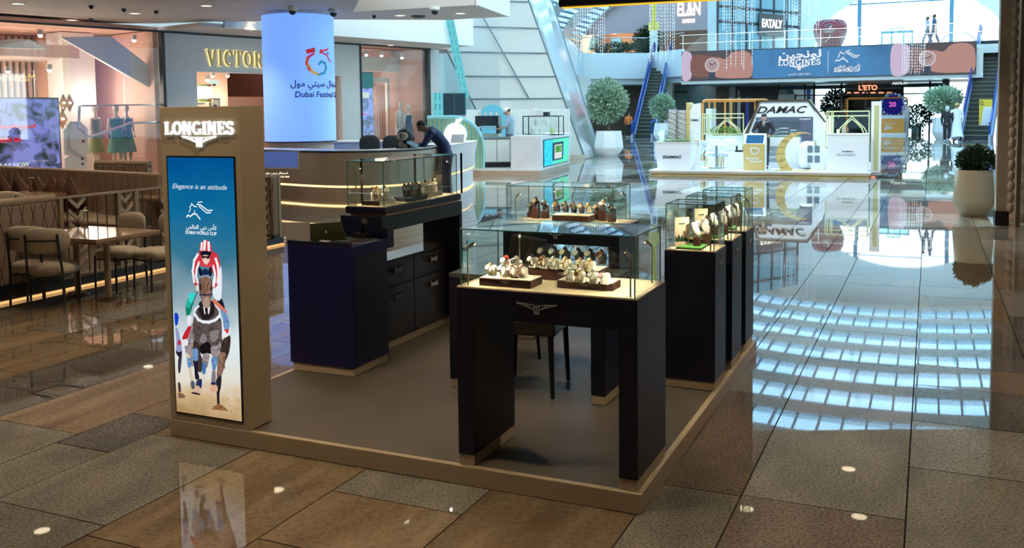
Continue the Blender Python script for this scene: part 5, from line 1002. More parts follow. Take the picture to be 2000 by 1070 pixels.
# swivel chairs behind the counter
def swivel(label, px, py, d):
    q = at(px, py, d=d); t = thing('office_chair', label, 'chair', (q.x, q.y, 0), .5, 'dark office chairs'); G = mat('charcoal_mesh', (.035, .045, .05), .5)
    b = MB(); b.cushion((0, 0, .98), .46, .09, .42, 4); b.build('backrest', G, t); m = MB(); m.cushion((0, .24, .56), .48, .46, .1, 4); m.build('seat', G, t); m = MB(); m.cyl((0, .22, .06), (0, .22, .54), .025)
    m.build('gas_post', BLACK, t)
    for k in range(5): a = k*2*PI/5; MB().tube([(0, .22, .07), (.26*math.cos(a), .22+.26*math.sin(a), .04)], .018, 6).cyl((.26*math.cos(a), .22+.26*math.sin(a)-.02, .025), (.26*math.cos(a), .22+.26*math.sin(a)+.02, .025), .025, n=10).build('castor_arm', BLACK, t)
    MB().box(-.25, -.21, .1, .35, .72, .75).box(.21, .25, .1, .35, .72, .75).box(-.25, -.22, .3, .33, .56, .72).box(.22, .25, .3, .33, .56, .72).box(-.02, .02, -.03, .03, .56, .9).build('arm_frame', BLACK, t)
    return t
swivel('dark office chair behind the counter under the seated mannequin', 722, 275, 20.5); swivel('dark office chair behind the counter, nearer the sports bag', 768, 274, 20.0)
q = at(680, 285, d=21.5); t = thing('low_cabinet', 'pale blue grey cabinet run behind the information counter', 'cabinet', (q.x, q.y, 0), .25); BG = mat('blue_grey_lacquer', (.34, .40, .52), .4)
MB().box(-.9, .95, 0, .5, 0, 1.0).build('carcass', BG, t); MB().box(-.93, .98, -.03, .53, 1.0, 1.03).build('top_board', WHITE, t)
for i in range(3): o = MB().box(-.88+i*.6, -.3+i*.6, -.02, 0, .08, .96).build('door', BG, t); h = MB().cyl((-.36+i*.6, -.04, .8), (-.36+i*.6, -.02, .8), .015).build('knob', BLACK, o)
# golf style sports bag with crest standing on the counter edge, with tablet
q = at(790, 292, d=17.6); zc = 1.0
gb = thing('sports_bag', 'black and cream padded sports bag with crest, on the counter beside the leaning man', 'bag', (q.x, q.y, 1.0)); CRM = mat('bag_cream', (.55, .47, .34), .5)
m = on(gb); m.ell((q.x+.02, q.y, 1.20), .17, .15, .17, 16, 10); m.build('hood', BLACK, gb)
m = on(gb); o_ = q-Vector((0, 0, 0)); vd = Vector((.42, -.9, 0)).normalized(); M = Matrix.Translation(Vector((q.x, q.y, 1.20))+vd*.12)
m.ell((q.x-.01+vd.x*.085, q.y+vd.y*.085, 1.215), .125, .09, .10, 16, 10); m.build('cream_panel', CRM, gb)
m = on(gb); g = serif_geo('LA', .2, .1, -.25); place(m, (g[0], g[1]), Vector((q.x-.075, q.y, 1.18))+vd*.185, R_, Z_, .12, .09, ext=.006); m.build('crest', BLACK, gb)
for dx, dz_, r_ in ((-.06, .075, .06), (.03, .03, .05)):
    m = on(gb); c = Vector((q.x+dx, q.y, 1.0+dz_))+vd*.1; m.cyl(c-vd*.06, c+vd*.06, r_, n=20); m.build('round_pocket', CRM, gb)
m = on(gb); m.hexa([(q.x-.12, q.y-.1, 1.0), (q.x+.2, q.y-.1, 1.0), (q.x+.2, q.y+.12, 1.0), (q.x-.12, q.y+.12, 1.0)], [(q.x-.1, q.y-.08, 1.12), (q.x+.12, q.y-.08, 1.16), (q.x+.12, q.y+.1, 1.16), (q.x-.1, q.y+.1, 1.12)]); m.build('body', BLACK, gb)
m = on(gb); M = Matrix.Translation((q.x+.12, q.y-.12, 1.13)) @ Matrix.Rotation(.45, 4, 'Z') @ Matrix.Rotation(.5, 4, 'Y') @ Matrix.Rotation(.5, 4, 'X'); m.box(0, .24, -.08, .08, 0, .012, M); m.build('tablet', BLACK, gb); m = on(gb); m.box(.015, .225, -.068, .068, .012, .014, M); m.build('tablet_screen', mat('dim_screen'), gb)
# ================================================================ juice kiosk behind
KY = 18.6
kb = thing('kiosk_platform', 'raised tan platform under the juice kiosk', 'platform', (-9.6, 20.5, 0)); kp = [tuple(at(938, 343, Z=0)[:2]), tuple(at(1056, 344, Z=0)[:2]), tuple(at(1112, 327, Z=0)[:2]), (-11.6, 24.2), (-12.2, 19.4)]
on(kb).prism(kp, 'z', 0, .13).build('step', mat('tan_metal', (.50, .42, .32), .35, .3), kb); on(kb).prism([(x*.995-.05, y*.999+.05) for x, y in kp], 'z', .13, .16).build('deck', GREYW, kb)
FIN = [mat('fin_green', (.40, .66, .38), .5), mat('fin_teal', (.20, .62, .66), .5), mat('fin_lime', (.60, .72, .35), .5)]; CREAMW = mat('ivory_panel', (.78, .80, .74), .5)
def KP(x, y, d=24.9): return at(x, y, d=d)
A = KP(836, 340); B = KP(945, 340); kd = Vector((B.x-A.x, B.y-A.y, 0)); L = kd.length; kr = math.atan2(kd.y, kd.x)
fw = thing('fin_counter', 'rounded kiosk front of green and teal vertical fins with white glowing fruit sign', 'kiosk', (A.x, A.y, .16), kr)
zt1 = KP(870, 229).z-.16; z2 = KP(890, 281).z-.16; rr = zt1-z2+.1; arcs = [(L-rr+rr*math.cos(a*PI/2/12), z2-.1+rr*math.sin(a*PI/2/12)) for a in range(13)]
outl = [(0, 0), (L, 0)]+arcs+[(0, zt1)]
MB().prism(outl, 'y', .06, .10).build('back_panel', CREAMW, fw); fa = arcs[::-1]
m = MB(); m.tube([(0, .02, zt1)]+[(x, .02, z) for x, z in fa]+[(L, .02, 0)], [(.035, .05)]*(len(fa)+2), 8); m.build('curved_rim', mat('mint_rim', (.35, .75, .78), .4), fw)
for c in range(3):
    m = MB()
    for i in range(c, 40, 3):
        x = (i+.5)*L/40; top = zt1 if x < L-rr else z2-.1+math.sqrt(max(0, rr*rr-(x-L+rr)**2)); m.box(x-.012, x+.012, 0, .06, 0 if x > L*.8 else z2, top-.02)
    m.build('fins', FIN[c], fw)
MB().box(0, L*.85, -.05, .06, 0, z2).build('lower_counter', CREAMW, fw)
s = (KP(890, 262)-Vector((A.x, A.y, 0))); sx_ = Vector((s.x, s.y, 0)).dot(kd.normalized()); o = MB(); o.lathe([(.001, -.05), (.26, -.05), (.30, -.03), (.30, .02)], n=36, M=Matrix.Translation((sx_, -.03, s.z-.16)) @ Matrix.Rotation(PI/2, 4, 'X') @ Matrix.Scale(-1, 4, (0, 0, 1))); o.build('fruit_disc', emat('white_logo_glow', (1, 1, 1), 1.6), fw)
o = MB(); o.ell((sx_+.10, -.05, s.z-.16+.36), .10, .02, .045, M=Matrix.Rotation(-.6, 3, 'Y')); o.tube([(sx_, -.05, s.z+.12), (sx_+.03, -.05, s.z+.24)], .012, 6); o.build('leaf_and_stalk', emat('white_logo_glow'), fw)
# cupboards, box counter with screen, backdrop
def kbox(name, label, cat, x0, x1, yb, d0, dep, z0, z1, m, parts=None):
    a, b = KP(x0, yb, d0), KP(x1, yb, d0); r = math.atan2(b.y-a.y, b.x-a.x); t = thing(name, label, cat, (a.x, a.y, z0), r); w = math.hypot(b.x-a.x, b.y-a.y); return t, w
t, w = kbox('cupboard', 'pair of cream cupboard doors under the coffee machine', 'cupboard', 945, 997, 330, 25.3, .6, .16, 1.1, CREAMW); hz = KP(970, 271, 25.3).z-.16
MB().box(0, w, .02, .6, .14, hz).build('carcass', mat('grey_body', (.4, .44, .45), .5), t); MB().box(0, w, .1, .6, 0, .14).build('toe_kick', BLACK, t); MB().box(-.02, w+.02, -.02, .62, hz, hz+.04).build('worktop', STEEL, t)
for i in range(2): MB().box(.015+i*w/2, w/2-.012+i*w/2, 0, .02, .16, hz-.02).build('door', CREAMW, t)
TK = t; TKw = w; TKh = hz
a = KP(998, 337, 24.3); b = KP(1056, 338, 24.3); c = KP(1112, 322, 27.6); hz = KP(1030, 269, 24.3).z; 
kc = thing('box_counter', 'white tapered counter block with bright green and blue screen on its side', 'counter', (a.x, a.y, .16))
def tz_(p, z, k): p = Vector((p.x, p.y, z)); return p
ctr = (a+c)/2; up_ = 1.10; back = Vector((-.25, .97, 0))*3.2
A1, B1, C1_ = [Vector((p.x, p.y, .13)) for p in (a, b, c)]; D1 = A1+Vector((c.x-b.x, c.y-b.y, 0))
def grow(p): v = p-(A1+C1_)/2; v.z = 0; return p+v.normalized()*.14
m = on(kc); m.hexa([A1, B1, C1_, D1], [Vector((p.x, p.y, hz)) for p in (A1, grow(B1), grow(C1_), D1)]); m.build('body', CWH, kc); m = on(kc); m.hexa([Vector((p.x, p.y, hz)) for p in (A1, grow(B1), grow(C1_), D1)], [Vector((p.x, p.y, hz+.05)) for p in (A1, grow(B1), grow(C1_), D1)]); m.build('worktop', WHITE, kc)
# screen on the side face
P00, P10, P11, P01 = B1, C1_, Vector((grow(C1_).x, grow(C1_).y, hz)), Vector((grow(B1).x, grow(B1).y, hz))
def bil(u, v, off=0.0):
    p = P00.lerp(P10, u).lerp(P01.lerp(P11, u), v); n = (P10-P00).cross(P01-P00).normalized(); return p+n*off
def sq(u0, u1, v0, v1, off, name, mt):
    m = on(kc); m.hexa([bil(u0, v0, off), bil(u1, v0, off), bil(u1, v1, off), bil(u0, v1, off)], [bil(u0, v0, off+.01), bil(u1, v0, off+.01), bil(u1, v1, off+.01), bil(u0, v1, off+.01)]); return m.build(name, mt, kc)
sq(.08, .92, .07, .93, .0, 'screen_frame', DARK); sq(.10, .37, .10, .9, .012, 'blue_screen_part', pattern_mat('blue_green_led', 'noise', rgb(0, 110, 220), rgb(30, 200, 190), 14, .5, .9)); sq(.37, .90, .10, .9, .012, 'green_screen_part', pattern_mat('green_led', 'noise', rgb(20, 150, 210), rgb(90, 220, 90), 14, .5, .9)); sq(.34, .70, .22, .80, .026, 'slate_square', emat('slate_led', rgb(70, 110, 140), .8)); sq(.40, .64, .27, .72, .038, 'white_square', emat('white_led', rgb(235, 245, 240), .9))
m = on(kc); g = text_geo('FRESHLY', .03, 0, .01); ex_ = (bil(.66, .5)-bil(.41, .5)).normalized(); ez_ = (bil(.5, .7)-bil(.5, .5)).normalized(); place(m, g, bil(.415, .48, .052), ex_, ez_, (bil(.63, .5)-bil(.415, .5)).length, .17, ext=.004); m.build('lettering', emat('leaf_green_led', rgb(60, 170, 40), .8), kc)
# glass pastry case on the counter
g0 = KP(1022, 268, 25.4); gc = thing('pastry_case', 'small black-framed glass pastry case on the white counter block', 'display case', (g0.x, g0.y, hz+.05), .1)
w = 1.0; h = .50
m = MB()
for X in (0, w): 
    for Y in (0, .5): m.box(X-.012, X+.012, Y-.012, Y+.012, 0, h)
for zz in (0, h): m.box(0, w, -.012, .012, zz-.012, zz+.012); m.box(0, w, .488, .512, zz-.012, zz+.012); m.box(-.012, .012, 0, .5, zz-.012, zz+.012); m.box(w-.012, w+.012, 0, .5, zz-.012, zz+.012)
m.build('frame', BLACK, gc); MB().box(.02, w-.02, .02, .48, .24, .25).build('glass_shelf', CGLASS, gc); MB().box(.01, w-.01, 0, .004, 0, h).build('front_glass', CGLASS, gc)
for i, (x, zz, s_) in enumerate(((.2, .0, .07), (.45, .0, .09), (.75, 0, .07), (.3, .25, .06), (.6, .25, .08))):
    v = Vector((x, .25, zz)); v.rotate(Matrix.Rotation(.1, 3, 'Z')); one('juice_jug', MB((g0.x+v.x, g0.y+v.y, hz+.06+zz)).lathe([(.001, hz+.06+zz), (s_*.8, hz+.06+zz), (s_, hz+.1+zz+s_), (s_*.7, hz+.06+zz+.16)], (g0.x+v.x, g0.y+v.y, 0), 14), (GREYW, CREAMW, mat('fin_lime'))[i % 3], 'small jug in the pastry case, %s' % ('lower left', 'lower middle', 'lower right', 'upper left', 'upper right')[i], 'jug', 'jugs in the pastry case')
for i, (x, nm) in enumerate(((1042, 'left'), (1052, 'middle'), (1068, 'right, darker'))):
    q = KP(x, 246, 25.6); one('counter_box', MB((q.x, q.y, hz+.57)).box(q.x-.07, q.x+.07, q.y-.08, q.y+.08, hz+.563, hz+.563+(.22, .14, .10)[i]), (WHITE, GREYW, DARK)[i], 'small box on top of the pastry case, ' + nm, 'box', 'boxes on the pastry case')
# coffee machine
q = KP(953, 268, 26.2); q.z = TKh+.20; cm_ = thing('espresso_machine', 'wide black and steel espresso machine beside the barista', 'coffee machine', (q.x, q.y, q.z), .25)
MB().box(-.36, .30, 0, .5, .30, .58).build('body', mat('black_gloss', (.02, .025, .03), .2), cm_); MB().box(-.38, .32, -.1, .5, 0, .08).build('drip_tray', STEEL, cm_)
for sx_2 in (-.32, .26): MB().box(sx_2-.04, sx_2+.04, .1, .5, .08, .30).build('side_leg', DARK, cm_)
for i in range(3): o = MB().cyl((-.24+i*.2, -.02, .28), (-.24+i*.2, -.02, .22), .05).tube([(-.24+i*.2, -.02, .25), (-.24+i*.2, -.18, .23)], .015, 6).build('brew_group', CHROME, cm_)
for i in range(4): MB().lathe([(.001, .58), (.04, .58), (.045, .68), (.001, .68)], (-.28+i*.16, .25, 0), 12).build('cup_stack', WHITE, cm_)
MB().lathe([(.001, -.005), (.09, -.005), (.1, .0)], n=20, M=Matrix.Translation((.18, -.0, .45)) @ Matrix.Rotation(PI/2, 4, 'X')).build('dial', CHROME, cm_)
# ribbed backdrop behind the barista with pale arch
q0_, q1_ = KP(996, 330, 29.3), KP(1112, 330, 30.6); r = math.atan2(q1_.y-q0_.y, q1_.x-q0_.x); w = (q1_-q0_).length; zt2 = KP(1050, 213, 30).z
bd = thing('kiosk_backdrop', 'tall pale ribbed back wall of the juice kiosk under the sloping panels', 'panel', (q0_.x, q0_.y, 0), r); MB().box(-1.6, w, 0, .1, 0, zt2).build('panel', GREYW, bd); m = MB()
for i in range(34): m.box(.05+i*w/34, .05+i*w/34+.03, -.03, 0, 1.0, zt2)
m.build('ribs', WHITE, bd); MB().box(.75, 1.5, -.05, -.03, .3, zt2-.5).build('door_panel', GREYW, bd)
m = MB(); n = 10; m.prism([(-1.15, .2), (-.15, .2), (-.15, 1.4)]+[(-.65+.5*math.cos(PI*k/n), 1.4+.5*math.sin(PI*k/n)) for k in range(1, n)]+[(-1.15, 1.4)], 'y', -.06, -.02); m.build('blue_arch', mat('teal_blue_arch', (.13, .42, .50), .5), bd)
# screens on a cyan post
mp = thing('menu_screens', 'pair of dark grey menu screens on a glowing cyan slotted post', 'screen', tuple(KP(857, 330, 25.8)[:2])+(.16,), kr)
s_h = KP(857, 181, 25.8).z-.16; MB().box(-.13, .13, 0, .06, 0, s_h).build('cyan_post', emat('cyan_glow', rgb(120, 225, 235), .8), mp)
for zz in range(6): 
    for xx in (-.06, .06): MB().box(xx-.012, xx+.012, -.004, 0, s_h-.2-zz*.28, s_h-.02-zz*.28).build('slot', mat('slot_teal', (.05, .3, .35), .5), mp)
zs1, zs0 = KP(890, 183, 25.8).z-.16, KP(890, 224, 25.8).z-.16
MB().box(.14, .78, .0, .05, zs0-.02, zs1+.02).build('screen_frame', mat('teal_frame', (.08, .3, .34), .4), mp)
for i in range(2): MB().box(.165+i*.30, .45+i*.30, -.01, 0, zs0, zs1).build('screen', mat('slate_screen', (.04, .07, .09), .15), mp)
# perforated cyan strip hanging in front of the sloping wall
a, b = at(878, 38, d=27.5), at(908, 190, d=28.2); hs = thing('light_strip', 'tall slanting cyan perforated light strip in front of the sloping white wall', 'light', (b.x, b.y, b.z))
ww = R_.normalized()*.115; m = on(hs); m.hexa([b-ww, b+ww, b+ww+Vector((0, .03, 0)), b-ww+Vector((0, .03, 0))], [a-ww, a+ww, a+ww+Vector((0, .03, 0)), a-ww+Vector((0, .03, 0))]); m.build('strip', emat('cyan_glow'), hs)
for k in range(9):
    for sg in (-.5, .5): p0 = a.lerp(b, .04+k*.108)+ww*sg; p1 = a.lerp(b, .11+k*.108)+ww*sg; on(hs).tube([p0-Vector((-.0, .01, 0)), p1-Vector((-.0, .01, 0))], .012, 4).build('slot', mat('slot_teal'), hs)
# ================================================================ leaning clad structure
LP1, LP2 = at(843, 40, d=30.5), at(935, 225, d=31); LB = LP2+(LP2-LP1)*((LP2.z)/(LP1.z-LP2.z)); LT = LP1+(LP1-LP2)*((8.6-LP1.z)/(LP1.z-LP2.z))
CB = at(1143, 311, Z=0); CT0 = at(1032, 0, d=32); CT = CB+(CT0-CB)*(8.6/(CT0.z)); RB = at(1172, 301, Z=0); RT0 = at(1075, 0, d=36); RT = RB+(RT0-RB)*(8.6/RT0.z)
LB.z = 0; CB.z = 0; RB.z = 0; LT.z = CT.z = RT.z = 8.6; bk = Vector((0, 3.5, 0))
m = MB(); m.hexa([LB, CB, RB, LB+bk], [LT, CT, RT, LT+bk]); o = struct('wall_leaning', m, [mat('pale_glazed_panel', (.46, .48, .44), .12, coat=.5)])
m = MB()
def lp(u, v): return LB.lerp(CB, u).lerp(LT.lerp(CT, u), v)
for (u0, v0, u1, v1) in [(0, z/8.6, 1, z/8.6) for z in (2.1, 2.85, 3.65, 4.5, 5.4, 6.3)]+[(1, 0, 1, 1), (0, 0, 0, 1), (.62, 2.1/8.6, .45, .7)]:
    m.tube([lp(u0, v0)-Vector((-.01, .015, 0)), lp(u1, v1)-Vector((-.01, .015, 0))], .022 if u0 != u1 else .03, 4)
def rp(u, v): return CB.lerp(RB, u).lerp(CT.lerp(RT, u), v)
m.tube([rp(1, 0), rp(1, 1)], .06, 6); struct('trim_panel_joints', m, mat('joint_grey', (.16, .2, .2), .4))
m = MB(); nrm = (RB-CB).cross(CT-CB).normalized(); m.hexa([rp(.02, .0)+nrm*.01, rp(.98, .0)+nrm*.01, rp(.98, .0)+nrm*.03, rp(.02, .0)+nrm*.03], [rp(.02, 1)+nrm*.01, rp(.98, 1)+nrm*.01, rp(.98, 1)+nrm*.03, rp(.02, 1)+nrm*.03]); struct('trim_mirror_cladding', m, mat('white_mirror_glass', (.74, .77, .76), .12, .25, coat=.6))
m = MB(); m.hexa([LB-Vector((0, .06, 0)), CB+Vector((.02, -.06, 0)), CB, LB], [v+Vector((0, 0, .16)) for v in (LB-Vector((0, .06, 0)), CB+Vector((.02, -.06, 0)), CB, LB)]); struct('baseboard_leaning', m, mat('tan_metal'))
# ================================================================ shop interiors: signs, lights, dummies
g = serif_geo('VICTORIA', .12, .12, .14); s0, z0 = ws(401, 128); s1, z1 = ws(513, 130); zc0 = ws(455, 129)[1]; hh = zc0-ws(455, 100)[1]
vt = sthing('shop_lettering', 'raised gold glowing capital letters on the pale shop wall', 'sign', s0, -.06, zc0)
gm = mat('gold_letter', (.70, .55, .25), .4, .4); gw = emat('gold_halo', rgb(255, 236, 170), 1.1); x = 0; sc_ = (s1-s0)/(sum(SERIF[c][0]+.14 for c in 'VICTOR'))
for ch in 'VICTORIA':
    gg = serif_geo(ch, .11, .12, 0); vs = [Vector((v.x*sc_+x, v.y*.5, v.z*abs(hh))) for v in gg[0]]; mb = MB(); mb.add(vs, gg[1]); l = mb.build('letter', gm, vt)
    gg = serif_geo(ch, .17, .05, 0); vs = [Vector((v.x*sc_+x-.01, v.y*.2+.03, v.z*abs(hh)*1.06-.01)) for v in gg[0]]; mb = MB(); mb.add(vs, gg[1]); mb.build('halo', gw, l); x += (SERIF[ch][0]+.14)*sc_
def tspot(px, py, t, lab):
    s, zz = ws(px, py); k = 1+t/22; 
    th = sthing('track_spotlight', 'small glowing track spotlight ' + lab, 'spotlight', s+t*.2, t, zz, 'shop spotlights'); MB().cyl((0, 0, .02), (0, 0, .14), .06, n=12).build('body', WHITE, th); MB().ell((0, 0, 0), .05, .05, .04, 10, 6).build('bulb', emat('spot_bulb', (1, .9, .7), 9), th); return th
for px, py, t, lab in ((93, 66, .6, 'at the top of the pink window'), (42, 136, 1.2, 'over the window screen'), (121, 134, 1.0, 'left of the orange column'), (279, 76, .6, 'above the white reflection panel'), (392, 153, 1, 'at the left of the pink shop entrance'), (436, 154, 1, 'over the chandelier'), (423, 159, 2, 'behind the chandelier'), (459, 145, 1.4, 'near the middle of the pink entrance'), (489, 145, 1.4, 'right of the middle of the pink entrance'), (740, 105, .7, 'in the far window, left'), (777, 106, .9, 'in the far window, middle'), (810, 111, .7, 'in the far window, right')): tspot(px, py, t, lab)
for px, e in ((-20, 260), (120, 240), (255, 240), (430, 170), (520, 150), (740, 130), (800, 110)):
    s = ws(px)[0]; p = S0+SU*s+SN*1.9; l = bpy.data.lights.new('shop_fill_light', 'POINT'); l.energy = e*.40; l.color = (1, .88, .74); l.shadow_soft_size = .7; o = bpy.data.objects.new('shop_fill_light', l); COL.objects.link(o); o.location = (p.x, p.y, 2.1)  # added fill points without fittings, brightening the shop interiors
s, zz = ws(420, 175); ch_ = sthing('chandelier', 'wide ring chandelier of glowing glass rods inside the pink shop', 'chandelier', s, 1.2, zz-.2); MB().lathe([(.58, 0), (.60, .12), (.60, .28), (.58, .30)], n=36).build('rod_ring', emat('chandelier_glow', (1, .84, .5), 2.6), ch_); MB().lathe([(.61, -.1), (.61, -.02)], n=36).lathe([(.61, .3), (.61, .36)], n=36).build('brass_rims', GOLD, ch_); MB().cyl((0, 0, .3), (0, 0, 1.1), .015).build('stem', GOLD, ch_)
s, zz = ws(490, 205); t = sthing('framed_picture', 'framed dark portrait hanging inside the pink shop', 'picture', s, 1.6, zz); MB().box(-.16, .16, 0, .03, -.2, .2).build('frame', DARK, t); MB().box(-.13, .13, -.01, 0, -.17, .17).build('mount', CREAM, t); MB().lathe([(.001, -.012), (.08, -.012)], n=18, M=Matrix.Translation((0, 0, -.05)) @ Matrix.Rotation(PI/2, 4, 'X') @ Matrix.Translation((0, 0, .024))).build('portrait', BLACK, t)
s, zz = ws(411, 203); t = sthing('paneled_door', 'peach panelled door inside the pink shop', 'door', s, 2.1, 0); MB().box(-.5, .5, 0, .06, 0, 1.95).build('leaf', mat('peach_door', (.72, .50, .33), .5), t); MB().box(-.35, .35, -.02, 0, 1.0, 1.8).box(-.35, .35, -.02, 0, .2, .85).build('mouldings', mat('peach_mould', (.8, .58, .4), .5), t); MB().box(.05, .3, -.06, -.02, 1.55, 1.62).build('hook_rail', BLACK, t)
s, zz = ws(471, 150); t = sthing('exit_box', 'small lit box sign hanging near the top of the pink shop', 'sign', s, 1.2, zz-.15); MB().box(-.16, .16, 0, .04, 0, .12).build('box', emat('pale_green_box', (.8, .95, .85), .9), t); MB().cyl((0, .02, .12), (0, .02, .3), .006, n=6).build('wire', BLACK, t)
s, zz = ws(488, 160); t = sthing('wall_speaker', 'little black wall speaker inside the pink shop', 'speaker', s, 1.6, zz); MB().box(-.06, .06, 0, .05, -.07, .07).build('housing', WHITE, t); MB().box(-.045, .045, -.01, 0, -.055, .055).build('grille', BLACK, t)
# window screens
def wscreen(label, px0, px1, y0, y1, t, mt):
    s0, za = ws(px0, y0); s1, zb_2 = ws(px1, y1); th = sthing('window_screen', label, 'screen', s0, t, min(za, zb_2)); MB().box(0, s1-s0, 0, .05, 0, za-zb_2).build('picture', mt, th); MB().box(-.03, s1-s0+.03, .02, .08, -.03, za-zb_2+.03).build('bezel', DARK, th); return th, s1-s0, za-zb_2
th, w, h = wscreen('wide shop window screen with bare trees, red lettering and white words', -60, 130, 192, 330, .25, pattern_mat('tree_led', 'noise', (.02, .03, .03), rgb(132, 140, 222), 3.6, .5, .7))
m = MB(); g = text_geo(arabic('المجموعة الجديدة'), .03, 0, .01); place(m, g, (w*.35, -.02, h*.60), X_, Z_, w*.38, None, ext=.01); g = text_geo('NEW IN', .03, 0, .01); place(m, g, (w*.30, -.02, h*.40), X_, Z_, w*.26, None, ext=.01); m.build('red_lettering', emat('red_led', rgb(220, 30, 50), .9), th)
m = MB(); g = text_geo('PLAY NOW', .0, 0, .01); place(m, g, (w*.30, -.02, h*.06), X_, Z_, w*.34, None, ext=.01); m.build('white_lettering', emat('white_led'), th)
th, w, h = wscreen('tall shop window screen with tangled branches and red figure', 709, 757, 140, 278, .6, pattern_mat('branch_led', 'noise', (.05, .08, .14), rgb(150, 160, 240), 3.4, .5, .85)); MB().box(0, w, -.02, 0, h*.78, h).build('teal_band', emat('teal_led', rgb(20, 120, 130), .8), th); MB().box(w*.08, w*.8, -.03, -.02, h*.64, h*.72).build('white_bar', emat('white_led'), th)
m = MB(); m.tube([(w*.3, -.03, h*.30), (w*.45, -.03, h*.42), (w*.7, -.03, h*.40)], [.05, .09, .03], 8, .3); m.build('red_figure', emat('red_led'), th)
s, zz = ws(48, 148); t = sthing('mirrored_sign', 'small gold reversed lettering seen through the pink window', 'sign', s, 3.0, zz); m = MB(); place(m, text_geo('Massimo Dutti', .0, 0, .01), (1.6, 0, 0), (-1, 0, 0), Z_, 1.6, None, ext=.01); m.build('lettering', mat('gold_letter'), t)
# dummies, shirts
def mannequin(label, s, t, dress, rz=0, seated=False, h=1.62, coat=None):
    th = sthing('mannequin', label, 'mannequin', s, t, .35, 'shop mannequins'); th.rotation_euler.z += rz; P = mat('mannequin_skin', (.72, .62, .52), .4); k = h/1.75; b = MB()
    b.ell((0, 0, 1.62*k), .075*k, .09*k, .115*k); b.tube([(0, 0, 1.40*k), (0, 0, 1.54*k)], .045*k); b.tube([(0, 0, .85*k), (0, 0, 1.0*k), (0, 0, 1.1*k), (0, 0, 1.3*k), (0, 0, 1.42*k)], [(.16*k, .11*k), (.15*k, .1*k), (.115*k, .085*k), (.16*k, .1*k), (.07*k, .06*k)], 14)
    for sx_ in (-1, 1): b.tube([(sx_*.16*k, 0, 1.37*k), (sx_*.21*k, .0, 1.1*k), (sx_*.2*k, -.08*k, .86*k)], [.045*k, .035*k, .024*k]); b.tube([(sx_*.08*k, 0, .88*k), (sx_*.085*k, -.02, .48*k), (sx_*.09*k, .02, .06*k), (sx_*.09*k, -.1, .02)], [.075*k, .052*k, .035*k, .03*k])
    b.build('body', P, th)
    if dress: c = MB(); c.tube([(0, 0, .48*k), (0, 0, .85*k), (0, 0, 1.1*k), (0, 0, 1.32*k), (0, 0, 1.36*k)], [(.26*k, .2*k), (.18*k, .13*k), (.125*k, .095*k), (.17*k, .11*k), (.1*k, .08*k)], 18, caps=False); c.build('dress', dress, th)
    if coat: c = MB(); c.tube([(0, .03, .7*k), (0, .03, 1.1*k), (0, .02, 1.36*k), (0, 0, 1.44*k)], [(.21*k, .15*k), (.19*k, .13*k), (.2*k, .13*k), (.09*k, .08*k)], 16, caps=False); c.build('coat', coat, th)
    MB().lathe([(.001, -.02), (.2, -.02), (.2, 0), (.001, .0)], n=20).build('stand', WHITE, th); return th
TEALD = mat('teal_dress', (.06, .26, .27), .6); mannequin('mannequin in a teal outfit with white collar, nearest the totem edge', ws(280)[0], .8, TEALD, .2); mannequin('mannequin in teal dress with dark belt, middle of three', ws(256)[0], .7, TEALD, -.2); mannequin('mannequin in dark teal turned aside, left of three', ws(244)[0], 1.4, mat('olive_dress', (.2, .25, .12), .6), .5)
mannequin('seated looking mannequin in black beside the branch screen', ws(722)[0], .75, BLACK, .3, h=1.5); mannequin('mannequin in a dark blue patterned strapless dress', ws(812)[0], .35, mat('navy_print', (.03, .06, .16), .6), .1, h=1.6); mannequin('mannequin in a white coat behind the blue dress', ws(822)[0], .9, WHITE, -.1, h=1.7, coat=mat('white_coat', (.75, .78, .8), .6))
for i, (px, yy, w, h, lab) in enumerate(((170, 270, .55, .75, 'large white hexagonal shirt form in the pink window'), (170, 318, .5, .4, 'second white shirt form below the large one'), (123, 215, .2, .5, 'small white top hanging in front of the dark screen'))):
    s, zz = ws(px, yy); t = sthing('shirt_display', lab, 'display', s, .5, zz-h/2, 'shirt forms'); MB().prism([(-w/2, 0), (w/2, 0), (w/2, h*.8), (w*.2, h), (-w*.2, h), (-w/2, h*.75)], 'y', 0, .05).build('panel', mat('ivory_cloth', (.78, .76, .76), .6), t); MB().cyl((w*.3, -.02, h*.4), (w*.3, 0, h*.4), .03).cyl((w*.3, -.02, h*.7), (w*.3, 0, h*.7), .03).build('buttons', DARK, t)
for px, yy, w in ((152, 232, .16), (154, 200, .14), (166, 200, .14), (152, 210, .05), (140, 216, .08)):
    s, zz = ws(px, yy); t = sthing('lantern_ornament', 'orange diamond ornament on the pink rib wall, near %s' % {152: 'its centre', 154: 'its top left', 166: 'its top right', 140: 'its left'}[px] + (' (largest)' if w == .16 else ' (small)' if w == .05 else ''), 'ornament', s, .7, zz, 'diamond ornaments'); MB().prism([(-w*.7, 0), (0, -w*1.5), (w*.7, 0), (0, w*1.5)], 'y', 0, .04).build('diamond', mat('orange_lacquer', (.55, .25, .10), .4), t); MB().ell((0, -.03, 0), w*.2, .02, w*.15).build('lamp', emat('spot_bulb'), t)
s, zz = ws(262, 250); t = sthing('curved_rail', 'white tubular curved rail with glass in front of the mannequins', 'rail', s, .15, 0); MB().tube([(-1.2, 0, 1.9), (-1.25, 0, 1.4), (-1.0, 0, 1.2), (-.6, 0, 1.3), (0, 0, 1.5), (2, 0, 1.52)], .03, 8).build('tube', CHROME, t); MB().tube([(-1.2, 0, 1.9), (2, 0, 1.95)], .02, 8).build('top_tube', CHROME, t)
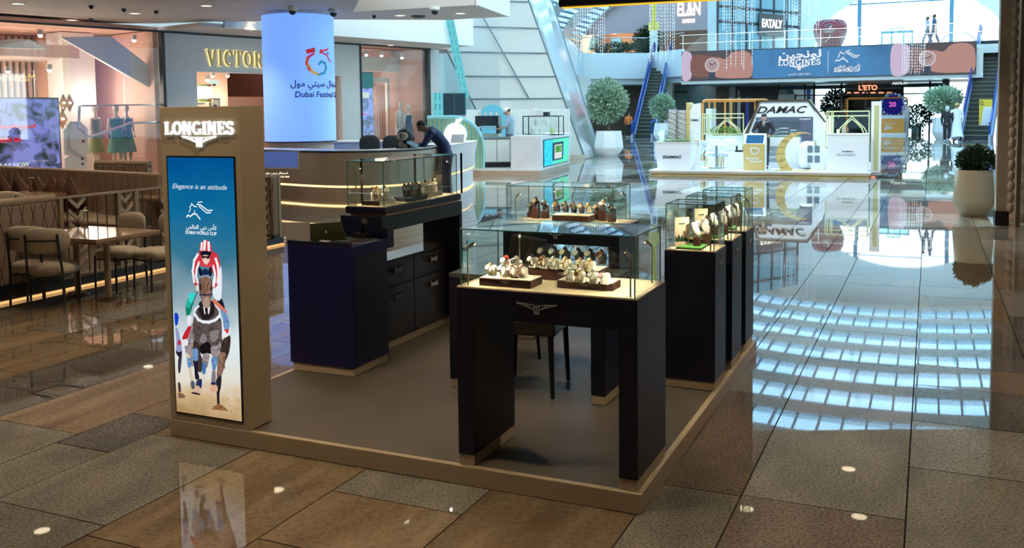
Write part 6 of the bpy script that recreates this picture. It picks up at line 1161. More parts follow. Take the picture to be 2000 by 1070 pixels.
# ================================================================ white and gold promotion kiosk in the atrium
DW = mat('kiosk_white', (.80, .82, .84), .3); DG = mat('kiosk_gold', (.62, .47, .16), .35, .55); DGP = mat('gold_paint', (.62, .47, .17), .4); KB = mat('kiosk_black', (.02, .02, .025), .4); DBR = mat('kiosk_bronze', (.16, .11, .08), .3, .6)
PZ = .13
kA, kB, kC = at(1268, 342, Z=0), at(1700, 348, Z=0), at(1720, 326, Z=0); kR = math.atan2(kB.y-kA.y, kB.x-kA.x); KW = math.hypot(kB.x-kA.x, kB.y-kA.y); KD = 4.6
dk = thing('kiosk_platform', 'white stepped platform with gold edging under the gold and white promotion kiosk', 'platform', (kA.x, kA.y, 0), kR)
MB().box(.03, KW-.03, .03, KD, 0, .05).build('plinth', DGP, dk); MB().box(0, KW, 0, KD, .05, .10).build('step_edge', mat('pink_gold_edge', (.75, .58, .42), .3, .4), dk); MB().box(-.01, KW+.01, -.01, KD, .10, PZ).build('deck', DW, dk)
KX = Vector((math.cos(kR), math.sin(kR), 0)); KN = Vector((-KX.y, KX.x, 0))
def kl(x, y, q):   # local (x, z) of a pixel on the kiosk plane at depth q behind the front edge
    k = ray(x, y); n = KN; t = ((Vector((kA.x, kA.y, 0))+n*q)-CAM).dot(n)/k.dot(n); p = CAM+k*t; return (p-kA).dot(KX), p.z
def kt(name, label, cat, x, q, z, group=None, rz=0): return thing(name, label, cat, Vector((kA.x, kA.y, 0))+KX*x+KN*q+Vector((0, 0, z)), kR+rz, group)
def kword(t, body, x, y, z, w, m, name='lettering', bold=.03, shear=0, h=None, off=.004, side=False):
    mb = MB(); g = text_geo(body, bold, shear, .01)
    if side: place(mb, g, (x+off, y, z), (0, 1, 0), Z_, w, h, ext=.004)
    else: place(mb, g, (x, y-off, z), X_, Z_, w, h, ext=.004)
    return mb.build(name, m, t)
# left display cabinet with tower model
x0, z1 = kl(1278, 277, .25); x1 = kl(1350, 277, .25)[0]; w = x1-x0; h = z1-PZ
t = kt('display_cabinet', 'low white cabinet with black name lettering at the left of the gold kiosk', 'cabinet', x0, .25, PZ); MB().hexa([(.08, .05, 0), (w-.05, .05, 0), (w-.05, 1.0, 0), (.08, 1.0, 0)], [(0, 0, h-.04), (w, 0, h-.04), (w+.28, 1.0, h-.04), (0, 1.0, h-.04)]).build('body', DW, t); MB().hexa([(-.01, -.01, h-.04), (w+.01, -.01, h-.04), (w+.3, 1.0, h-.04), (-.01, 1.0, h-.04)], [(-.01, -.01, h), (w+.01, -.01, h), (w+.3, 1.0, h), (-.01, 1.0, h)]).build('top_board', GREYW, t)
kword(t, 'DAMAC', w*.22, .018, h*.42, w*.52, KB, shear=.3, h=.06); kword(t, 'BAYZ', w+.12, .35, h*.42, .5, mat('kiosk_grey', (.3, .33, .36), .4), side=True, h=.12)
g = kt('model_case', 'low glass case round the tower model on the left white cabinet', 'display case', x0+.08, .3, z1); MB().box(0, w-.1, 0, .006, 0, .28).box(0, w-.1, .8, .806, 0, .28).box(0, .006, 0, .8, 0, .28).box(w-.1, w-.094, 0, .8, 0, .28).build('glass_sides', CGLASS, g); MB().cushion((w*.45, .4, .03), w-.25, .7, .06, 4).build('landscape', mat('model_green', (.32, .40, .22), .7), g)
xa, za = kl(1305, 213, .6); xb = kl(1341, 213, .6)[0]
t = kt('tower_model', 'architectural model of twin towers with rippled balconies on the left cabinet', 'model', (xa+xb)/2, .6, z1+.03); tw = xb-xa; th = za-z1-.03; m = MB(); n = int(th/.028)
for k in range(n):
    for sx_ in (-1, 1):
        if sx_ == -1 or True: m.tube([(sx_*tw*.25+tw*.23*math.cos(2*PI*i/14), .12*math.sin(2*PI*i/14)*(1+.3*math.sin(k*1.3+i)), k*.028+.006*math.sin(i*1.6+k*2.1)) for i in range(15)], .008, 4, caps=False)
m.build('balconies', mat('model_ivory', (.82, .74, .66), .5), t); MB().box(-tw*.46, -tw*.05, -.08, .08, 0, th).box(tw*.05, tw*.46, -.08, .08, 0, th-.03).build('towers', mat('model_grey', (.30, .33, .36), .4), t)
# gold arch beside it
xa, zt1 = kl(1342, 200, .7); xb = kl(1368, 200, .7)[0]
t = kt('gate_panel', 'white and gold arched gate panel behind the left cabinet', 'panel', xa, .7, PZ); hh = zt1-PZ; w2 = xb-xa; MB().prism([(0, 0), (.09, 0), (.09, hh-.06), (.06, hh), (0, hh)], 'y', -.12, .5).build('gold_jamb', DGP, t); MB().prism([(.09, 0), (w2, 0), (w2, hh-.02), (.18, hh-.05), (.09, hh-.22)], 'y', -.1, .1).build('white_panel', DW, t); kword(t, 'DAMAC', .12, -.1, hh*.72, w2-.14, KB, h=.05); m = MB()
for k in range(3): m.tube([(.11+.0, -.11, .55+k*.05), (.2, -.11, .62+k*.05), (w2-.02, -.11, .63+k*.05)], .012, 6)
m.build('gold_loops', DG, t)
# gold podium with crest
xa, zt1 = kl(1452, 281, .35); xb = kl(1494, 281, .35)[0]; w = xb-xa; h = zt1-PZ
t = kt('podium', 'gold and white touch screen podium with white script greeting', 'podium', xa, .35, PZ); MB().box(0, w, 0, .02, 0, h).build('gold_front', DGP, t); hb = kl(1498, 262, .8)[1]-PZ
MB().prism([(0.02, 0), (.45, 0), (.45, hb), (.38, hb+.02), (0.02, h)], 'x', 0, w).build('body', DW, t); sl = Vector((0, .36, hb+.02-h)).normalized(); m = MB(); a0_ = Vector((w*.1, .04, h+.015)); 
m.hexa([a0_, a0_+Vector((w*.8, 0, 0)), a0_+Vector((w*.8, 0, 0))+sl*.33, a0_+sl*.33], [v+Vector((0, -.008, .012)) for v in (a0_, a0_+Vector((w*.8, 0, 0)), a0_+Vector((w*.8, 0, 0))+sl*.33, a0_+sl*.33)]); m.build('touch_screen', emat('blue_touch', rgb(60, 130, 190), .9), t)
m = MB(); strip(m, [(w*.34, h*.80), (w*.42, h*.62), (w*.58, h*.62), (w*.70, h*.70), (w*.72, h*.80), (w*.62, h*.84), (w*.34, h*.84)], .035, (0, -.002, 0), X_, Z_, .006); m.build('letter_crest', WHITE, t); kword(t, 'Ramadan', w*.12, 0, h*.42, w*.62, WHITE, bold=.03, shear=.25); kword(t, 'Kareem', w*.30, 0, h*.30, w*.58, WHITE, bold=.03, shear=.25)
# crescent
cx, cz = kl(1563, 303, .45); x1_, _ = kl(1516, 303, .45); Ro = cx-x1_; bx0, bz0 = kl(1516, 331, .45); bx1 = kl(1588, 331, .45)[0]
t = kt('crescent_moon', 'large pierced gold crescent moon standing on a gold block', 'sculpture', cx, .45, PZ); zc_ = cz-PZ+.0; n = 30
P = [(Ro*math.cos(a), zc_+Ro*math.sin(a)) for a in [math.radians(62+ (332-62)*i/n) for i in range(n+1)]]; r2 = Ro*.78; off = Ro*.36; e0, e1 = Vector(P[0]), Vector(P[-1])
c2 = Vector((off*.95, zc_+off*.30)); a_s = math.atan2(e1.y-c2.y, e1.x-c2.x); a_e = math.atan2(e0.y-c2.y, e0.x-c2.x); a_s = a_s+2*PI if a_s < 0 else a_s; rs, re = (e1-c2).length, (e0-c2).length; Q = []
for i in range(1, n): f_ = i/n; a = a_s+(a_e-a_s)*f_; r_ = (rs+(re-rs)*f_)*(1+.24*math.sin(PI*f_)); Q.append((c2.x+r_*math.cos(a), c2.y+r_*math.sin(a)))
inner = [P[-1]]+Q+[P[0]]; mb = MB(); N_ = n
for i in range(N_):
    o0, o1 = P[i], P[i+1]; i0, i1 = inner[N_-i], inner[N_-i-1]
    mb.hexa([(o0[0], -.03, o0[1]), (o1[0], -.03, o1[1]), (o1[0], .03, o1[1]), (o0[0], .03, o0[1])], [(i0[0], -.03, i0[1]), (i1[0], -.03, i1[1]), (i1[0], .03, i1[1]), (i0[0], .03, i0[1])])
mb.build('crescent', DGP, t); mb = MB()
for i in range(3, N_-2, 2):
    o0 = Vector(P[i]); i0 = Vector(inner[N_-i]); k_ = max(1, int((o0-i0).length/.045))
    for j in range(k_): c = o0.lerp(i0, (j+.5)/k_); mb.lathe([(.001, 0), (.013, 0)], n=8, M=Matrix.Translation((c.x, -.032, c.y)) @ Matrix.Rotation(PI/2, 4, 'X'))
    c = o0.lerp(i0, .5)
    if i % 6 == 3 and (o0-i0).length > .14: mb.lathe([(.035, 0), (.042, 0)], n=12, M=Matrix.Translation((c.x, -.0325, c.y)) @ Matrix.Rotation(PI/2, 4, 'X'))
mb.build('piercings', mat('pierced_shadow', (.14, .09, .03), .6), t); MB().box(bx0-cx, bx1-cx, -.13, .13, 0, bz0-PZ).build('base_block', DGP, t)
# arched back wall with name and screen
q = 2.3; x0, ztop = kl(1470, 200, q); x1 = kl(1605, 200, q)[0]; xl = kl(1452, 300, q)[0]; xr = kl(1612, 300, q)[0]; hh = ztop-PZ; zsh = kl(1462, 240, q)[1]-PZ
t = kt('arched_back_wall', 'white chamfered back wall with dark metallic name lettering over a grey screen', 'wall panel', 0, q, PZ)
xs0, xs1 = kl(1485, 200, q)[0], kl(1578, 200, q)[0]; xq0, xq1 = kl(1462, 240, q)[0], kl(1607, 240, q)[0]
MB().prism([(xl, 0), (xr, 0), (xr, zsh*.8), (xq1, zsh), (xs1, hh), (xs0, hh), (xq0, zsh), (xl, zsh*.8)], 'y', 0, .14).build('panel', DW, t); MB().prism([(xs0-.03, hh), (xs1+.03, hh), (xs1+.03, hh+.06), (xs0-.03, hh+.06)], 'y', -.05, .5).prism([(xs1, hh), (xq1+.03, zsh), (xq1+.08, zsh), (xs1+.03, hh+.06)], 'y', -.05, .5).prism([(xs0, hh), (xs0-.03, hh+.06), (xq0-.10, zsh-.3), (xq0, zsh-.3)], 'y', -.05, .5).build('bronze_rim', DBR, t)
a = kl(1478, 221, q); b = kl(1577, 207, q); kword(t, 'DAMAC', a[0], 0, a[1]-PZ, b[0]-a[0], mat('dark_chrome', (.12, .09, .08), .25, .8), bold=.015, shear=.35, h=b[1]-a[1], off=.02)
a = kl(1476, 300, q); b = kl(1588, 228, q); MB().box(a[0], b[0], -.03, 0, a[1]-PZ, b[1]-PZ).build('screen', emat('grey_blue_screen', rgb(110, 128, 158), .8), t); a2 = kl(1562, 234, q); kword(t, 'DAMAC', a2[0], -.03, a2[1]-PZ, .28, WHITE, bold=.02, h=.04)
# villa models in a glass case
q = 1.6; x0, z0 = kl(1503, 268, q); x1 = kl(1562, 268, q)[0]; w = x1-x0
t = kt('model_plinth', 'white plinth with steps under the villa models', 'plinth', x0, q, PZ); MB().box(0, w, 0, .6, 0, z0-PZ).build('body', DW, t)
for i in range(3): MB().box(-.02, w*.4, -.02-.02*i, 0, .15+i*.16, .24+i*.16).build('shelf_lip', mat('kiosk_grey'), t)
g = kt('model_case', 'tall glass case with white villa models near the man in the black suit', 'display case', x0, q, z0); MB().box(0, w, 0, .006, 0, .42).box(0, w, .6, .606, 0, .42).box(0, .006, 0, .6, 0, .42).box(w-.006, w, 0, .6, 0, .42).build('glass_sides', CGLASS, g); MB().box(.01, w-.01, .01, .59, 0, .02).build('lawn', mat('model_green'), g)
for i, (dx, s_) in enumerate(((.12, 1.0), (.34, 1.25), (.58, .9))):
    v = kt('villa_model', 'small white flat-roofed villa model in the tall case, %s' % ('at its left', 'in its middle', 'at its right')[i], 'model', x0+dx, q+.25, z0+.02, 'villa models')
    for k in range(3): MB().box(-.09*s_, .09*s_, -.08, .08, k*.075*s_+.012, k*.075*s_+.03).build('floor_slab', WHITE, v); MB().box(-.075*s_, .07*s_, -.065, .065, k*.075*s_-.012 if k else 0, k*.075*s_+.012).build('storey', mat('model_window', (.16, .2, .24), .2), v)
# white model house block on the right of the crescent
q = 1.0; x0, z0 = kl(1560, 276, q); x1 = kl(1592, 276, q)[0]
t = kt('villa_block', 'white rounded house shaped counter with dark windows, right of the crescent', 'model', x0, q, PZ); w = x1-x0; hh = z0-PZ; MB().cushion((w/2, .3, hh/2), w*1.1, .6, hh, 8).build('body', DW, t)
for i in range(2):
    for k in range(2): MB().box(w*.55+i*.17, w*.55+.12+i*.17, -.02, .02, hh*.25+k*.25, hh*.25+.17+k*.25).build('window', mat('model_window'), t)
# right white cabinet
x0, z1 = kl(1616, 262, .3); x1 = kl(1697, 262, .3)[0]; w = x1-x0; h = z1-PZ
t = kt('display_cabinet', 'tall white cabinet with dark island lettering at the right of the gold kiosk', 'cabinet', x0, .3, PZ); MB().box(0, w, 0, .9, 0, h-.03).build('body', DW, t); MB().box(-.01, w+.01, -.01, .91, h-.03, h).build('top_board', GREYW, t); kword(t, 'DAMAC', w*.36, 0, h*.52, w*.28, KB, shear=.3, h=.03, off=.002); kword(t, 'ISLANDS', w*.24, 0, h*.42, w*.45, mat('kiosk_grey'), bold=.0, h=.055, off=.002)
# right pillar
x0, zt1 = kl(1702, 198, .6); x1 = kl(1722, 198, .6)[0]; t = kt('gate_pillar', 'tall white pillar with gold inlay at the right end of the gold kiosk', 'pillar', x0, .6, .1); w = x1-x0; MB().box(0, w, 0, .5, 0, zt1-.1).build('body', DW, t); MB().box(w*.3, w*.75, -.012, 0, .05, zt1-.2).build('gold_inlay', mat('pale_gold', (.66, .62, .30), .35, .3), t)
# gold lattice gates
def gate(label, xA, xB, yT, yB, q, m_):
    a, b = kl(xA, yB, q), kl(xB, yT, q); w, h = b[0]-a[0], b[1]-a[1]; t = kt('lattice_gate', label, 'gate', a[0], q, a[1], 'gold lattice gates'); r = .018
    for zz in (0, h*.8, h): MB().tube([(0, 0, zz), (w, 0, zz)], r, 6).build('rail', m_, t)
    for xx in (0, w*.05, w*.12, w*.16, w): MB().tube([(xx, 0, PZ-a[1] if xx in (0, w) else 0), (xx, 0, h)], r, 6).build('bar', m_, t)
    for k in (0, .07): 
        L = [(w*.3+k, 0, 0), (w*.32+k, 0, h*.25), (w*.45+k*.6, 0, h*.5), (w*.6, 0, h*.78-k), (w*.75-k*.6, 0, h*.5), (w*.9-k, 0, h*.25), (w*.95-k, 0, 0)]; MB().tube(L, r, 6).build('ogee_arch', m_, t)
    return t
gate('gold lattice gate with pointed arch behind the right white cabinet', 1614, 1698, 217, 262, 1.6, mat('lattice_gold', (.62, .60, .32), .4, .3)); gate('gold lattice gate with pointed arch behind the lounge chairs', 1372, 1452, 222, 262, 3.2, mat('lattice_gold'))
# lounge seats and table
for i, (px, lab) in enumerate(((1392, 'left'), (1424, 'right'))):
    x, z = kl(px, 290, 1.6); t = kt('lounge_chair', 'white rounded lounge chair on the kiosk, %s of the pair' % lab, 'chair', x, 1.6, PZ, 'white lounge chairs'); MB().cushion((0, 0, .34), .42, .42, .14, 2.5).build('seat', DW, t); b = MB(); b.cushion((0, .18, .58), .46, .12, .34, 2.5); b.build('backrest', DW, t)
    for sx_ in (-.16, .16):
        for sy in (-.15, .15): MB().tube([(sx_*1.1, sy*1.1, 0), (sx_, sy, .3)], .014, 6).build('leg', GOLD, t)
x, z = kl(1400, 282, 1.1); t = kt('lounge_table', 'round white pedestal table between the lounge chairs', 'table', x, 1.05, PZ); MB().lathe([(.001, .60), (.33, .60), (.33, .63), (.001, .63)], n=28).build('table_top', DW, t); MB().cyl((0, 0, .03), (0, 0, .6), .03).build('leg', mat('kiosk_grey'), t); MB().lathe([(.001, .03), (.2, .03), (.21, 0)], n=24).build('base', mat('kiosk_grey'), t)
x, z = kl(1430, 292, 1.0); t = kt('low_desk', 'white low desk with dark equipment left of the podium', 'desk', x-.1, 1.0, PZ); MB().box(0, .55, 0, .35, 0, .42).build('body', DW, t); v = kt('card_machine', 'black card machine on the low white desk', 'device', x+.05, 1.15, PZ+.42); MB().box(0, .18, 0, .12, 0, .05).build('base', KB, v); MB().box(.02, .06, .02, .1, .05, .16).build('reader', KB, v)
for i, px in enumerate((1436, 1441)): x2, _ = kl(px, 280, 1.2); o = MB((0, 0, 0)); o.lathe([(.001, 0), (.035, 0), (.035, .14), (.015, .17), (.015, .21), (.001, .21)], n=12); b = o.build('bottle', mat('amber_bottle', (.3, .2, .08), .2), label='sanitiser bottle on the low white desk, %s one' % ('left', 'right')[i], cat='bottle', group='desk bottles'); b.location = Vector((kA.x, kA.y, 0))+KX*(x+.28+i*.1)+KN*1.15+Vector((0, 0, PZ+.42))
x, z = kl(1604, 290, 1.0); t = kt('low_desk', 'white low desk between the crescent and the right cabinet', 'desk', x-.25, 1.0, PZ); MB().box(0, .62, 0, .4, 0, .50).build('body', DW, t)
for i, dx in enumerate((.1, .22, .42)): o = MB(); o.lathe([(.001, 0), (.03, 0), (.03, .15), (.012, .18), (.012, .24), (.001, .24)], n=12); b = o.build('bottle', (mat('model_green'), DW, mat('sage_bottle', (.4, .45, .35), .3))[i], label='bottle on the right low white desk, %s' % ('left one', 'middle one', 'right one')[i], cat='bottle', group='right desk bottles'); b.location = Vector((kA.x, kA.y, 0))+KX*(x-.25+dx)+KN*1.15+Vector((0, 0, PZ+.50))
# planter strip behind the lounge
a, b = kl(1378, 258, 3.4), kl(1450, 258, 3.4); t = kt('planter_box', 'long white planter box with low shrubs behind the lounge', 'planter', a[0], 3.4, PZ); MB().box(0, b[0]-a[0], 0, .3, 0, a[1]-PZ-.1).build('trough', DW, t)
def foliage(mb, c, rx, ry, rz_, n, size, rnd, shell=.55):
    lum = [(Vector((rnd.uniform(-1, 1), rnd.uniform(-1, 1), rnd.uniform(-1, 1))).normalized(), rnd.uniform(-.20, .10)) for _ in range(22)]
    for _ in range(n):
        while True:
            u = Vector((rnd.uniform(-1, 1), rnd.uniform(-1, 1), rnd.uniform(-1, 1)))
            if shell < u.length < 1: break
        un = u.normalized(); u = u*(1+sum(a*max(0, un.dot(v)-.6)*2.5 for v, a in lum))
        p = Vector(c)+Vector((u.x*rx, u.y*ry, u.z*rz_)); d = (u.normalized()+Vector((rnd.uniform(-.8, .8), rnd.uniform(-.8, .8), rnd.uniform(-.5, .8)))).normalized(); s = size*rnd.uniform(.6, 1.3)
        e = d.cross(Vector((rnd.random(), rnd.random(), rnd.random()))).normalized()*s*.22; mb.add([p, p+d*s*.5+e, p+d*s, p+d*s*.5-e], [(0, 1, 2, 3)])
rnd = random.Random(5); m = MB(); foliage(m, ((b[0]-a[0])/2, .15, a[1]-PZ), (b[0]-a[0])/2, .15, .14, 500, .07, rnd, 0); m.build('shrubs', mat('fresh_leaf', (.25, .38, .06), .5), t)
# ================================================================ trees and planters
def tree(label, x, y, cr, cz_, pot_r, pot_h, leafm, n, size, faceted=True, seed=1, fol=1.0, trunk_r=.05, potm=None):
    rnd = random.Random(seed); t = thing('potted_tree', label, 'planter', (x, y, 0)); P = potm or mat('planter_white', (.74, .75, .72), .4)
    nn = 8 if faceted else 40; MB().lathe([(pot_r*.62, 0), (pot_r*.99, pot_h*.32), (pot_r, pot_h*.36), (pot_r*.86, pot_h), (pot_r*.78, pot_h), (pot_r*.78, pot_h*.93)], n=nn).build('pot', P, t); MB().lathe([(.001, pot_h*.93), (pot_r*.79, pot_h*.93)], n=nn).build('soil', SOIL, t)
    m = MB()
    for k in range(6):
        a = k*2.4; top = Vector((math.cos(a)*cr*.55, math.sin(a)*cr*.55, cz_+cr*.1*(k % 3))); m.tube([(0, 0, pot_h*.9), (math.cos(a)*.04, math.sin(a)*.04, pot_h+(cz_-pot_h)*.4), top*.6+Vector((0, 0, cz_*.4)), top], [trunk_r, trunk_r*.7, trunk_r*.45, trunk_r*.2], 7)
    m.build('trunk', BARK, t); m = MB(); foliage(m, (0, 0, cz_), cr, cr, cr*fol, n, size, rnd, .35); m.build('crown', leafm, t); return t
p = at(1195, 306, Z=0); tree('big white faceted planter with round sage green tree, left of the escalator', p.x-.28, p.y+.5, .80, 1.98, .56, .92, SAGE, 5200, .15, seed=2)
p = at(1294, 276, Z=0); tree('white planter with sage green tree between the escalator and the tower model', p.x, p.y, .70, 1.86, .5, .98, SAGE, 2600, .16, seed=3)
p = at(1841, 272, Z=0); tree('white faceted planter with sage tree beside the walking couple', p.x, p.y, .95, 2.05, .52, 1.12, SAGE, 3600, .17, seed=4, fol=.72)
p = at(1903, 424, Z=0); t = thing('potted_shrub', 'cream tapered planter with dark bushy shrub in front of the tan column', 'planter', (p.x, p.y+.22, 0)); CR = mat('planter_cream', (.50, .43, .30), .5)
MB().lathe([(.18, 0), (.292, .19), (.297, .205), (.258, .70), (.235, .70), (.235, .66)], n=48).build('pot', CR, t); MB().lathe([(.001, .66), (.24, .66)], n=32).build('soil', SOIL, t); rnd = random.Random(9)
m = MB()
for k in range(26): a = rnd.uniform(0, 6.28); r = rnd.uniform(0, .22); m.tube([(r*.4*math.cos(a), r*.4*math.sin(a), .62), (r*math.cos(a), r*math.sin(a), .85), (r*1.25*math.cos(a), r*1.25*math.sin(a), 1.0)], [.006, .004, .002], 5)
m.build('stems', BARK, t); m = MB(); foliage(m, (0, 0, .87), .285, .285, .19, 2600, .062, rnd, 0); m.build('leaves', LEAFD, t)
p = at(1268, 62, d=71.5); t = thing('hanging_tree', 'dark leafy tree hanging by the upper cafe between the two names', 'tree', (p.x, p.y, 5.2)); rnd = random.Random(21); MB().cyl((0, 0, 0), (0, 0, p.z-5.2), .1).build('trunk', BARK, t); m = MB(); foliage(m, (0, 0, p.z-5.2-.6), 1.15, 1.1, 1.5, 2600, .32, rnd, .1); m.build('crown', LEAFD, t)
p = at(1632, 205, d=63.6); t = thing('indoor_tree', 'dark leafy tree behind the shopfront glass beside the cafe sign', 'tree', (p.x, p.y, 0)); MB().cyl((0, 0, 0), (0, 0, 1.6), .1).build('trunk', BARK, t); m = MB(); foliage(m, (0, 0, 1.85), .95, .75, 1.05, 1500, .26, rnd, .1); m.build('crown', LEAFD, t)
p = at(1790, 240, d=60.5); t = thing('indoor_shrub', 'dark green potted bush by the far entrance glass, right of the orange counter', 'shrub', (p.x, p.y, 0)); MB().cyl((0, 0, 0), (0, 0, .5), .3).build('pot', DARK, t); m = MB(); foliage(m, (0, 0, 1.0), 1.1, .8, .8, 1000, .22, rnd, .1); m.build('crown', LEAFD, t)
a, b = at(1140, 90, d=67.5), at(1262, 95, d=67.5); t = thing('balcony_hedge', 'low dark hedge behind the upper balcony glass', 'hedge', ((a.x+b.x)/2, (a.y+b.y)/2, 5.7)); w = (b.x-a.x)/2; MB().box(-w, w, -.2, .2, 0, .12).build('trough', DARK, t); m = MB(); foliage(m, (0, 0, .45), w, .25, .38, 1200, .22, rnd, 0); m.build('leaves', LEAFD, t)
# ================================================================ escalators
BLU = mat('escalator_blue', (.04, .12, .50), .3, .3); STEPD = mat('step_dark', (.02, .03, .028), .5); YEL = mat('step_yellow', (.55, .55, .16), .5); BLG = glass('blue_balustrade', (.45, .62, .90), .15)
def escalator(label, A, B, w):
    dv = Vector((B.x-A.x, B.y-A.y, 0)); L = dv.length; r = math.atan2(dv.y, dv.x)-PI/2; H = B.z; t = thing('escalator', label, 'escalator', (A.x, A.y, 0), r); n = 24; m = MB(); e = MB()
    for k in range(n): y0, y1 = L*k/n, L*(k+1)/n; z = H*(k+1)/n; m.box(-w/2, w/2, y0, y1+.02, max(0, z-H/n-.25), z); e.box(-w/2, w/2, y0-.004, y0+.07, z, z+.015)
    m.build('steps', STEPD, t); e.build('step_edges', YEL, t)
    for s in (-1, 1):
        x = s*(w/2+.09); MB().prism([(-1.2, 0), (0, 0), (L, H), (L+1.2, H), (L+1.2, H-.7), (L, H-.7), (.9, 0)], 'x', x-.06, x+.06).prism([(-1.2, 0), (0, 0), (L, H), (L+1.2, H), (L+1.2, H+.22), (L, H+.22), (0, .25), (-1.2, .25)], 'x', x-.055, x+.055).build('skirt', mat('escalator_steel', (.35, .45, .62), .3, .5), t)
        MB().prism([(-1.2, .25), (0, .25), (L, H+.22), (L+1.0, H+.22), (L+1.0, H+.95), (L, H+.98), (0, .98), (-1.1, .95)], 'x', x-.012, x+.012).build('balustrade', BLG if s == 1 else BLU, t)
        P = [(x, -1.1, .35), (x, -1.35, .5), (x, -1.42, .68), (x, -1.3, .88), (x, -1.1, .98), (x, 0, 1.0), (x, L, H+1.0), (x, L+1.0, H+.98), (x, L+1.25, H+.8), (x, L+1.2, H+.5)]; MB().tube(P, .05, 8).build('handrail', mat('handrail_blue', (.02, .05, .3), .3), t)
    return t
A = at(1258, 267, d=57); A.z = 0; B = at(1293, 110, d=67); ES1 = escalator('left blue escalator with yellow edged steps rising to the upper cafe', A, B, 1.0)
A2 = at(1906, 271, d=46.5); A2.z = 0; B2 = at(1938, 80, d=56); ES2 = escalator('right blue escalator rising past the end of the big banner screen', A2, B2, 1.15)
p = at(1277, 62, d=69); t = thing('level_sign', 'yellow and white level sign post at the top of the left escalator', 'sign', (p.x, p.y, B.z)); MB().box(-.25, .25, -.05, .05, 0, p.z-B.z+.1).build('panel', WHITE, t); MB().box(-.4, .4, -.07, .07, p.z-B.z+.1, p.z-B.z+.7).build('yellow_head', mat('sign_yellow', (.75, .55, .03), .5), t); MB().box(-.14, .14, -.06, .06, p.z-B.z+.7, 12).build('yellow_mast', mat('sign_yellow'), t)
p = at(1929, 272, Z=0); t = thing('level_sign', 'yellow level G sign with white slanted panel at the foot of the right escalator', 'sign', (p.x, p.y, 0), -.05); h = up_ = 2.02; MB().box(-.42, .05+.12, 0, .14, 0, h).build('yellow_panel', mat('sign_yellow'), t); MB().prism([(-.42, 0), (.17, 0), (.17, h-.38), (-.22, h-.38)], 'y', -.03, 0).build('white_panel', WHITE, t); m = MB(); place(m, text_geo('G', .01, 0, .01), (-.38, -.005, h-.30), X_, Z_, .16, .22, ext=.004); m.build('level_letter', BLACK, t)
p = at(1952, 272, d=44); one('ticket_cabinet', MB((p.x, p.y, 0)).box(p.x-.05, p.x+.3, p.y, p.y+.4, 0, .95), mat('orange_box', (.62, .26, .07), .5), 'orange brown waist-high cabinet behind the level sign', 'cabinet')
# ================================================================ banner screen across the bridge
x0, x1 = XL, XR; yb = 54.0
bs = thing('banner_screen', 'very long banner screen on the bridge with wristwatch pictures and white names', 'screen', (XL, yb, 3.5)); w = x1-x0; hS = 1.70
MB().box(-.05, w+.05, 0, .1, -.05, hS+.06).build('frame', DARK, bs)
def bx(px): return at(px, 120, Y=yb).x-x0
def bz(y, px=1600): return at(px, y+ (px-1600)*0, Y=yb).z-3.5
def bpan(nm, a, b, m_, y=-.02, z0=0.0, z1=None): return MB().box(a, b, y, 0 if y > -.021 else y+.012, z0, hS if z1 is None else z1).build(nm, m_, bs)
bpan('teal_field', 0, w, pattern_mat('teal_banner', 'noise', rgb(36, 70, 98), rgb(48, 92, 124), .35, .5, .85)); 
dg = emat('banner_dusk', rgb(96, 92, 98), .9); skn = emat('banner_skin', rgb(196, 152, 144), .85); sk2 = emat('banner_skin_dark', rgb(140, 104, 100), .85); cuff = emat('banner_cuff', rgb(206, 190, 214), .95); steel_e = emat('banner_steel', rgb(214, 208, 212), .95); face_e = emat('banner_face', rgb(190, 168, 172), .9); ink_e = emat('banner_ink', rgb(60, 56, 66), .9); strp = emat('banner_strap', rgb(74, 86, 104), .9); wht = emat('banner_white', rgb(240, 244, 250), 1.0)
